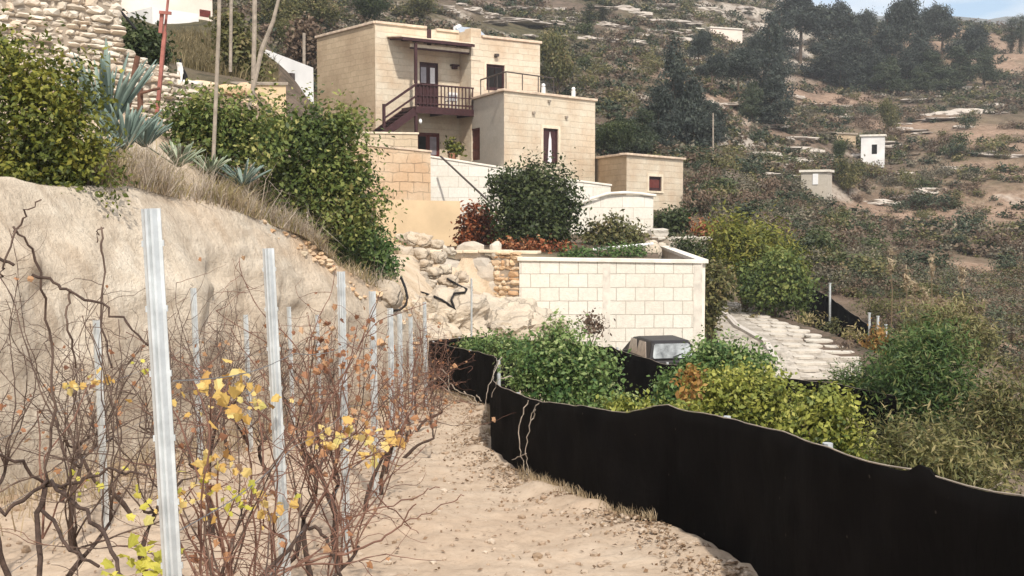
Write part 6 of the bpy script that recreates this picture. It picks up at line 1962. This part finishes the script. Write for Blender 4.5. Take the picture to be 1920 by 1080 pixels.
m_ = MB(); m_.tube([at(884, 640, 23.8), at(884, 522, 23.8)], .022, 7); tag(m_.build('fence_post', M['galv'], None), 'slim steel post standing alone in front of the beige rock outcrop', 'post')

# ------------------------------------------------------------------ trees on the hills (a few kinds, copied)
def far_tree(kind, seed):
    rg = random.Random(seed); bl = []
    if kind == 'pine':          # irregular layered crown, 10 m
        n = 9
        for k in range(n):
            f = k / (n - 1); r = 2.7 * (1 - f) ** .55 + .6
            bl.append((rg.uniform(-.5, .5) * r * .7, rg.uniform(-.5, .5) * r * .7, 1.2 + 8.1 * f, r * rg.uniform(.6, 1), r * rg.uniform(.6, 1), .75))
            bl.append((rg.uniform(-.9, .9) * r, rg.uniform(-.9, .9) * r, 2.0 + 7.0 * f, r * .5, r * .5, .6))
        return bl, 10500, .34, 'leaf_pine', 14, .26, .42
    if kind == 'umbrella':
        for k in range(11):
            a = rg.uniform(0, 6.28); d = rg.uniform(0, 2.6)
            bl.append((math.cos(a) * d, math.sin(a) * d, 6.2 + rg.uniform(-1.6, 1.6) - d * .25, 1.5, 1.5, 1.0))
        return bl, 10500, .34, 'leaf_pine', 14, .28, .42
    if kind == 'green':
        for k in range(12):
            f = k / 11; r = 2.4 * (1 - f) ** .55 + .5
            bl.append((rg.uniform(-.6, .6) * r, rg.uniform(-.6, .6) * r, 1.4 + 6.5 * f, r * .7, r * .7, .95))
        return bl, 10500, .32, 'leaf_pine2', 14, .26, .42
    if kind == 'cypress':
        for k in range(8):
            f = k / 7; r = .95 * math.sin(math.pi * min(.95, .2 + .8 * (1 - f))) * .9 + .2
            bl.append((rg.uniform(-.1, .1), rg.uniform(-.1, .1), 1 + 8.5 * f, r, r, 1.0))
        return bl, 4500, .25, 'leaf_pine2', 12, .2, .3
    for k in range(9):
        a = rg.uniform(0, 6.28); d = rg.uniform(0, 1.7)
        bl.append((math.cos(a) * d, math.sin(a) * d, 2.6 + rg.uniform(-1.2, 1.3), 1.3, 1.3, 1.0))
    return bl, 7500, .26, 'leaf_olive' if seed % 2 else 'leaf_dark', 12, .28, .5
PROTO = {}
def get_proto(kind, var):
    key = (kind, var)
    if key not in PROTO:
        bl, n, sz, mt, k, sp, asp = far_tree(kind, 500 + 13 * var + len(kind))
        V, ti = leaf_cloud(bl, n, sz, 600 + var * 7 + len(kind), k=k, spread=sp, aspect=asp)
        me = mesh_np('crown', V, 4, ti); me.materials.append(M[mt])
        mb = MB(); top = max(b[2] for b in bl)
        mb.tube([(0, 0, -.8), (.1, 0, top * .4), (0, .1, top * .9)], [.24, .17, .05], 7)
        rg = random.Random(var)
        for b in bl[::2]:
            mb.tube([(0, 0, max(.5, b[2] - 1.2)), (b[0] * .6, b[1] * .6, b[2] - .3), (b[0], b[1], b[2])], [.10, .07, .03], 5)
        tm = bpy.data.meshes.new('trunk'); tm.from_pydata(mb.v, [], mb.f); tm.materials.append(M['bark'])
        PROTO[key] = (me, tm, {'pine': 9.9, 'umbrella': 8.3, 'green': 8.6, 'cypress': 10.2, 'broad': 4.9}[kind], {'pine': 3.0, 'umbrella': 3.8, 'green': 2.9, 'cypress': .95, 'broad': 2.8}[kind])
    return PROTO[key]
NAMES = {'pine': ('pine_tree', 'pine'), 'umbrella': ('pine_tree', 'pine'), 'green': ('pine_tree', 'pine'), 'cypress': ('cypress_tree', 'cypress'), 'broad': ('hill_tree', 'tree')}
def hill_tree(kind, var, px, pt, pb, w, label, group, Y0=62, Yfix=None):
    cr_, tm, H, hw = get_proto(kind, var)
    if Yfix:
        p = at(px, pb, Yfix); p.z = min(p.z, zt(p.x, p.y)) if abs(p.z - zt(p.x, p.y)) < 6 else p.z
    else:
        p = hit(px, pb, Y0)
    h = (pb - pt) * p.y / F; ww = w * p.y / F / 2
    nm, ct = NAMES[kind]
    root = empty(nm, p, label, ct, group)
    root.scale = (ww / hw, ww / hw, h / H); root.rotation_euler = (0, 0, rnd.uniform(0, 6.28))
    for n_, m_ in (('crown', cr_), ('trunk', tm)):
        o = bpy.data.objects.new(n_, m_); COL.objects.link(o); o.parent = root
    return root
G1 = 'dark pines on the upper right hill'
for kind, var, px, pt, pb, w in [('umbrella', 0, 1500, -10, 118, 130), ('pine', 1, 1462, 20, 135, 80), ('umbrella', 1, 1548, 5, 112, 90), ('pine', 2, 1590, 18, 140, 70), ('pine', 0, 1545, 60, 150, 80),
                                 ('pine', 3, 1612, 60, 168, 70), ('umbrella', 2, 1690, 0, 140, 100), ('pine', 1, 1660, 30, 150, 80), ('pine', 2, 1726, 50, 165, 76), ('umbrella', 0, 1765, 18, 120, 90),
                                 ('umbrella', 1, 1815, 48, 150, 90), ('pine', 0, 1640, 85, 172, 60), ('pine', 3, 1700, 90, 172, 70), ('umbrella', 2, 1625, 25, 110, 70), ('pine', 1, 1575, 95, 165, 60), ('umbrella', 1, 1735, 12, 90, 60)]:
    hill_tree(kind, var, px, pt, pb, w, 'dark blue green pine in the cluster on the upper right hill', G1, 100)
for kind, var, px, pt, pb, w in [('green', 0, 1665, 105, 178, 66), ('green', 1, 1750, 95, 172, 80), ('green', 2, 1800, 88, 168, 80), ('green', 0, 1845, 85, 158, 60), ('green', 1, 1780, 120, 175, 60), ('green', 2, 1720, 125, 178, 50)]:
    hill_tree(kind, var, px, pt, pb, w, 'lighter green tree along the lower edge of the upper right pine cluster', 'green trees below the upper right pines', 100)
G2 = 'dark trees in the middle of the hill right of the house'
for kind, var, px, pt, pb, w in [('pine', 0, 1262, 72, 275, 92), ('pine', 1, 1300, 150, 285, 80), ('pine', 2, 1235, 150, 282, 80), ('green', 0, 1205, 200, 290, 70), ('pine', 3, 1340, 190, 270, 56),
                                 ('umbrella', 0, 1385, 92, 190, 90), ('umbrella', 1, 1335, 100, 175, 70), ('pine', 1, 1440, 30, 190, 76), ('pine', 2, 1445, 135, 240, 80), ('green', 1, 1410, 150, 228, 50), ('umbrella', 2, 1310, 60, 140, 60), ('green', 2, 1165, 215, 292, 60), ('umbrella', 0, 1420, 70, 150, 60)]:
    hill_tree(kind, var, px, pt, pb, w, 'dark pine in the belt of trees on the hill right of the house', G2, 70)
for kind, var, px, pt, pb, w, lb in [('broad', 0, 1045, 62, 178, 86, 'dark green tree rising directly behind the right end of the house roof'), ('cypress', 0, 1106, 8, 62, 26, 'small dark cypress on the pale terraces above the house'), ('cypress', 1, 1130, 14, 40, 20, 'tiny cypress right of the other one on the pale terraces'),
                                     ('cypress', 0, 1896, 36, 100, 26, 'dark cypress at the right edge, left of its twin'), ('cypress', 1, 1914, 30, 100, 24, 'dark cypress at the very right edge of the skyline'), ('broad', 1, 1160, 225, 295, 70, 'olive tree behind the outbuilding, below the pine belt'), ('broad', 3, 1130, 235, 290, 50, 'olive tree just right of the lower block of the house'),
                                     ('broad', 2, 1590, 300, 365, 70, 'dark tree behind the small white shed'), ('broad', 1, 1570, 262, 306, 34, 'small olive tree in front of the pinkish ruin'), ('broad', 2, 1665, 188, 250, 50, 'lone dark tree on the terraces above the white cube hut'),
                                     ('broad', 0, 600, -20, 62, 110, 'large dark tree above the left end of the house roof'), ('broad', 2, 530, -10, 70, 90, 'dark tree at the top left behind the slanting dead trunk'), ('broad', 1, 690, -10, 50, 90, 'dull olive tree above the middle of the house roof'), ('broad', 0, 780, -5, 45, 80, 'dark tree above the balcony side of the roof'), ('broad', 2, 545, 40, 110, 60, 'brown dull tree between the white gable wall and the dark trees')]:
    hill_tree(kind, var, px, pt, pb, w, lb, None, 62)

# shrubs of the open hillsides, copied from six kinds
SH = []
for k, (mt, n, sz) in enumerate([('leaf_olive', 700, .11), ('leaf_brown', 600, .11), ('leaf_dark', 700, .12), ('leaf_grey', 600, .11), ('leaf_brown', 700, .11), ('leaf_pine2', 700, .12)]):
    rg = random.Random(700 + k)
    bl = [(rg.uniform(-.35, .35), rg.uniform(-.35, .35), rg.uniform(.3, .55), .55, .55, .42) for _ in range(4)]
    V, ti = leaf_cloud(bl, n, sz, 710 + k, k=9, spread=.10, aspect=.5)
    me = mesh_np('shrub', V, 4, ti); me.materials.append(M[mt]); SH.append((me, mt))
LBL = {'leaf_olive': 'olive green shrub scattered on the open hillside', 'leaf_brown': 'dry brown shrub scattered on the open hillside', 'leaf_dark': 'dark green shrub scattered on the open hillside', 'leaf_grey': 'grey dry shrub scattered on the open hillside', 'leaf_pine2': 'deep green bushy shrub scattered on the open hillside'}
rg = random.Random(77)
REG = [(1290, 300, 1560, 430, 95), (1400, 420, 1640, 520, 55), (1560, 180, 1900, 300, 50), (1600, 330, 1915, 520, 60), (1020, 20, 1290, 200, 45), (540, 0, 900, 60, 18), (1440, 190, 1620, 300, 18), (1660, 540, 1915, 640, 26)]
cnt = 0
for (x0, y0, x1_, y1_, n) in REG:
    for _ in range(n):
        px, py = rg.uniform(x0, x1_), rg.uniform(y0, y1_)
        p = hit(px, py, 50 if px > 1300 else 68)
        if p.y > 300: continue
        if p.y < 75 and px < 1300: continue
        me, mt = rg.choice(SH if px > 1250 else SH[:4])
        o = bpy.data.objects.new('hillside_shrub', me); COL.objects.link(o)
        s = rg.uniform(.7, 1.7) * (1 + .25 * (p.y > 100))
        o.location = p + Vector((0, 0, -.08 * s)); o.scale = (s * rg.uniform(.8, 1.4), s * rg.uniform(.8, 1.4), s * rg.uniform(.7, 1.2)); o.rotation_euler = (0, 0, rg.uniform(0, 6.28))
        tag(o, LBL[mt], 'shrub', 'shrubs of the open hillsides'); cnt += 1
        if cnt >= 292: break

# the scrub nobody could count
def blob_at(x, y):
    s = np.zeros_like(x)
    for px, py, Y, rx, ry in [(1720, 380, 98, 10, 8), (1850, 370, 98, 10, 9), (1640, 385, 96, 6, 7), (1840, 240, 128, 9, 12), (1800, 420, 88, 9, 6), (1700, 210, 140, 9, 9), (1540, 170, 160, 9, 12)]:
        q = at(px, py, Y); s = np.maximum(s, np.exp(-(((x - q.x) / rx) ** 2 + ((y - q.y) / ry) ** 2)))
    return s
g_ = np.random.default_rng(5)
NS = 11000
u_ = g_.uniform(-.30, .56, NS * 2); l_ = g_.uniform(math.log(38), math.log(280), NS * 2)
Ysc = np.exp(l_); Xsc = u_ * Ysc
px_ = 960 + F * u_
keep = np.where(Ysc < 68, (px_ > 1330) & (Xsc > np.where(Ysc < 49, 13.1, 11.5)), True)
keep &= fbm(Xsc / 24 + Ysc / 60, Ysc / 6.5, 41, 3) > -.16
keep &= g_.random(NS * 2) > blob_at(Xsc, Ysc) * .95
keep &= ~((px_ < 590) & (Ysc < 62))
Xsc, Ysc = Xsc[keep][:NS], Ysc[keep][:NS]
Zsc = terrain_z(Xsc, Ysc)
ns = len(Xsc)
SOLID = {}
for k, mt in enumerate(['leaf_olive', 'leaf_brown', 'leaf_grey', 'leaf_pine2']):
    T_, t_ = leaf_cloud([(0, 0, .3, .5, .5, .35)], 84, .22, 800 + k, k=6, spread=.14, aspect=.55)
    for near_ in (0, 1):
     if near_: T_, t_ = leaf_cloud([(0, 0, .3, .5, .5, .35)], 260, .10, 820 + k, k=8, spread=.10, aspect=.5)
     sel = (np.arange(ns) % 4 == k) & ((Ysc < 70) == bool(near_))
     m = sel.sum()
     sc = (g_.uniform(.45, 1.35, m) * (0.75 + Ysc[sel] / 240))
     an = g_.uniform(0, 6.28, m); ca, sa = np.cos(an), np.sin(an)
     Tx = T_[None, :, 0] * ca[:, None] - T_[None, :, 1] * sa[:, None]; Ty = T_[None, :, 0] * sa[:, None] + T_[None, :, 1] * ca[:, None]
     V = np.stack([Tx * sc[:, None] * 1.15 + Xsc[sel][:, None], Ty * sc[:, None] * 1.15 + Ysc[sel][:, None], T_[None, :, 2] * sc[:, None] * .85 + Zsc[sel][:, None] - .05], -1).reshape(-1, 3)
     me = mesh_np('scrub_vegetation', V, 4, np.tile(t_, m)); o = link('scrub_vegetation', me, M[mt]); tag(o, kind='stuff')

# pale rock ledges on the terraces
rg = random.Random(66)
LED = [(1040, 30, 46, 7), (1075, 22, 22, 6), (960, 33, 60, 5), (1240, 34, 50, 7), (1280, 26, 20, 6), (1130, 40, 22, 5), (1160, 45, 30, 5), (1360, 57, 0, 0), (1245, 56, 28, 4), (1140, 70, 34, 5), (1100, 66, 28, 6), (1065, 56, 22, 5), (1180, 74, 26, 5), (1285, 88, 12, 4), (1290, 104, 14, 3),
       (1150, 92, 18, 6), (1165, 103, 12, 5), (1115, 88, 14, 5), (1210, 92, 16, 5), (1200, 20, 24, 6), (1170, 8, 30, 8), (1420, 280, 46, 9), (1500, 272, 44, 9), (1470, 292, 56, 7), (1390, 300, 36, 5), (1520, 284, 26, 9), (1440, 305, 40, 5), (1560, 203, 26, 6), (1620, 208, 20, 6), (1600, 212, 22, 5), (1720, 182, 34, 7),
       (1745, 176, 24, 7), (1780, 205, 28, 9), (1830, 200, 40, 12), (1860, 190, 24, 10), (1740, 210, 22, 6), (1690, 235, 26, 8), (1360, 192, 34, 4), (1330, 190, 16, 5), (1655, 175, 14, 3), (1800, 160, 34, 6), (1120, 132, 20, 4), (1190, 126, 18, 5), (1600, 285, 24, 6), (1580, 298, 40, 5), (1690, 268, 34, 7), (1640, 372, 40, 7), (1700, 362, 40, 8), (1750, 350, 34, 8),
       (880, 12, 26, 6), (830, 8, 26, 5), (760, 12, 20, 4), (1010, 12, 24, 5), (1330, 12, 24, 6), (1300, 5, 22, 6), (1395, 12, 18, 6)]
for k in range(52):
    LED.append((rg.uniform(830, 1330), rg.uniform(4, 128), rg.uniform(8, 36), rg.uniform(2.5, 5.5)))
for k in range(34):
    LED.append((rg.uniform(1390, 1900), rg.uniform(172, 330), rg.uniform(14, 46), rg.uniform(2.5, 5)))
for k, (px, py, w, h) in enumerate(LED):
    if w == 0: continue
    p = hit(px, py + h, 68)
    if p.y > 320: continue
    s = p.y / F
    mb = MB(); add_rock(mb, (0, 0, 0), (w * s, w * s * .35 + .6, h * s * 1.0), 900 + k, ICO3, .5, True, rg.uniform(-.25, .25), 1.6)
    o = mb.build('rock_ledge', M['ledge'], None, smooth=False, tints=True); o.location = p + Vector((0, .3, -h * s * .45)); o.rotation_euler = (0, R(rg.uniform(-3, 3)), 0)
    tag(o, 'pale weathered rock ledge on the terraced hillside', 'rock ledge', 'pale rock ledges on the hillside')

M['leaf_grass'] = m_leaf('olive_dry_grass', [(0.07, 0.06, 0.03), (0.13, 0.105, 0.05), (0.21, 0.165, 0.085), (0.30, 0.24, 0.13)])
# ------------------------------------------------------------------ dry grass, litter, clods
def grass(name, pts, h, seed, mat, w=.012, vary=0.0):
    g = np.random.default_rng(seed); P = np.asarray(pts, float); n = len(P)
    th = g.uniform(0, 6.28, n); H = h * g.uniform(.4, 1.2, n)
    lean = g.normal(size=(n, 2)) * (.35 + vary * .25)
    if vary: H = H * np.clip(.62 + vary * 1.5 * fbm(P[:, 0] * 1.7, P[:, 1] * 1.3, seed, 3), .12, 2.2)
    s = np.stack([np.cos(th), np.sin(th), np.zeros(n)], 1) * w
    a = P - s; b = P + s
    mid = P + np.stack([lean[:, 0] * H * .35, lean[:, 1] * H * .35, H * .6], 1)
    tip = P + np.stack([lean[:, 0] * H, lean[:, 1] * H, H * (1 - .25 * (lean ** 2).sum(1))], 1)
    V = np.stack([a, b, mid + s * .7, mid - s * .7, mid - s * .7, mid + s * .7, tip + s * .1, tip - s * .1], 1).reshape(-1, 3)
    me = mesh_np(name, V, 4, np.repeat(np.clip(g.normal(.5, .22, n), 0, 1), 2)); o = link(name, me, mat); return tag(o, kind='stuff')
M['straw_pale'] = m_leaf('pale_dry_grass', [(0.26, 0.20, 0.15), (0.38, 0.31, 0.24), (0.48, 0.41, 0.33), (0.56, 0.48, 0.40)])
g = np.random.default_rng(12)
pts = []
for k in range(26000):
    y = g.uniform(12.6, 18.6) if k % 4 else g.uniform(17, 22)
    d = (abs(g.normal(0, .5)) - .12) if k % 5 < 2 else g.uniform(-.1, 2.3)
    x = float(lip_x(y)) - d
    if vnoise(np.array([x * 1.4]), np.array([y * 1.1]), 3)[0] < -.40: continue
    pts.append((x, y, ztop(x, y) - .02))
grass('dry_grass', pts[::3], .58, 1, M['straw_pale'], .005, 1.0); grass('dry_grass', pts[1::3], .42, 11, M['straw'], .006, 1.0); grass('dry_grass', pts[2::9], .5, 13, M['straw_green'], .008, 1.0)
pts = []
for k in range(9000):
    px, py = g.uniform(320, 520), g.uniform(45, 165)
    Y = np.interp(py, [45, 165], [46, 33]); p = at(px, py, Y); pts.append((p.x, p.y, zt(p.x, p.y) - .02))
grass('dry_grass', pts, .45, 2, M['leaf_grass'], .015)
pts = []
for k in range(5200):
    t = g.integers(0, len(NQ)); o_ = abs(g.normal(0, .07)) - .02
    x, y = C_x = (NC[t, 0] - NN_[t, 0] * 0 - .03 - o_, NC[t, 1]); pts.append((x, y, ground(x, y)))
    if vnoise(np.array([y * 1.6]), np.array([.5]), 8)[0] < -.05: pts.pop()
grass('dry_grass', pts, .09, 3, M['straw'], .003)
pts = []
for k in range(3800):
    y = g.uniform(3.2, 14); x = fence_x(y) + g.uniform(.25, 2.8) + .03 * y
    if y > 12: x = fence_x(y) + g.uniform(.4, 3.5)
    pts.append((x, y, zt(x, y) - .03))
grass('dry_grass', pts, .6, 4, M['leaf_tawny'], .009, 1.0)
pts = []
for k in range(2600):
    y = g.uniform(4, 20); x = foot_x(y) + abs(g.normal(0, .6)) - .1; pts.append((x, y, ground(x, y)))
grass('dry_grass', pts, .22, 6, M['straw'], .005)

def flat_leaves(name, P, size, seed, mat, lift=.012):
    g = np.random.default_rng(seed); P = np.asarray(P); n = len(P)
    nr = g.normal(size=(n, 3)) * .45 + np.array([0, 0, 1]); nr /= np.linalg.norm(nr, axis=1, keepdims=True)
    t = g.normal(size=(n, 3)); t -= nr * (t * nr).sum(1, keepdims=True); t /= np.linalg.norm(t, axis=1, keepdims=True); s = np.cross(nr, t)
    L = (size * g.uniform(.4, 1.3, n))[:, None]
    P = P + nr * lift
    V = np.stack([P - t * L * .5, P + s * L * .3 + nr * L * .12, P + t * L * .5, P - s * L * .3 + nr * L * .12], 1).reshape(-1, 3)
    me = mesh_np(name, V, 4, g.random(n)); o = link(name, me, mat); return tag(o, kind='stuff')
pts = []
for k in range(7500):
    y = 2.5 + 18 * g.random() ** 1.3
    if k % 3: x = fence_x(y) - .06 - abs(g.normal(0, .22))
    else: x = g.uniform(foot_x(y), fence_x(y) - .1)
    pts.append((x, y, ground(x, y)))
flat_leaves('leaf_litter', pts, .035, 5, M['litter'])
mb = MB()
for k in range(3800):
    y = 2.4 + 16 * g.random() ** 1.6; x = g.uniform(foot_x(y) - .1, fence_x(y) - .05)
    if k % 3 == 0: x = fence_x(y) - .08 - abs(g.normal(0, .2))
    r = abs(g.normal(0, .013)) + .004
    add_rock(mb, (x, y, ground(x, y) + r * .3), (r, r * .9, r * .65), k, ICO1, .3, False)
M['clod'] = m_stones('soil_clod', [(0.34, 0.24, 0.16), (0.50, 0.38, 0.28), (0.62, 0.52, 0.42), (0.42, 0.30, 0.21)], scale=20)
tag(mb.build('pebbles', M['clod'], None, tints=True), kind='stuff')

mb = MB()
rg = random.Random(17)
for k in range(230):
    y = rg.uniform(15.5, 22.5); f = abs(rg.gauss(0, .5))
    x = float(lip_x(y)) + .05 + f * .25; z = float(lip_z(y)) - f * .9 - .02
    r = abs(rg.gauss(0, .04)) + .012
    add_rock(mb, (x - .05, y, z), (r * rg.uniform(.8, 1.8), r * 1.1, r * .6), k, ICO2, .55, False)
tag(mb.build('rubble', M['stone_orange'], None, tints=True), kind='stuff')
mb = MB()
for k in range(420):
    y = rg.uniform(8, 20); f = abs(rg.gauss(0, .5))
    x = float(foot_x(y)) + f; r = abs(rg.gauss(0, .025)) + .012
    add_rock(mb, (x, y, ground(x, y) + r * .2), (r, r * 1.1, r * .6), k, ICO1, .35, True)
tag(mb.build('rubble', M['clod'], None, tints=True), kind='stuff')

# ------------------------------------------------------------------ the air
hz = MB(); hz.prism([(-420, -12), (700, -12), (700, 640), (-420, 640)], -60, 190)
hm = bpy.data.materials.new('pale_haze'); hm.use_nodes = True
hnt = hm.node_tree; hnt.nodes.remove(hnt.nodes['Principled BSDF'])
pv = hnt.nodes.new('ShaderNodeVolumePrincipled'); pv.inputs['Color'].default_value = (.86, .90, .97, 1); pv.inputs['Density'].default_value = 0.00048
hnt.links.new(pv.outputs[0], hnt.nodes['Material Output'].inputs['Volume'])
ho = hz.build('haze', hm, None); tag(ho, kind='stuff')
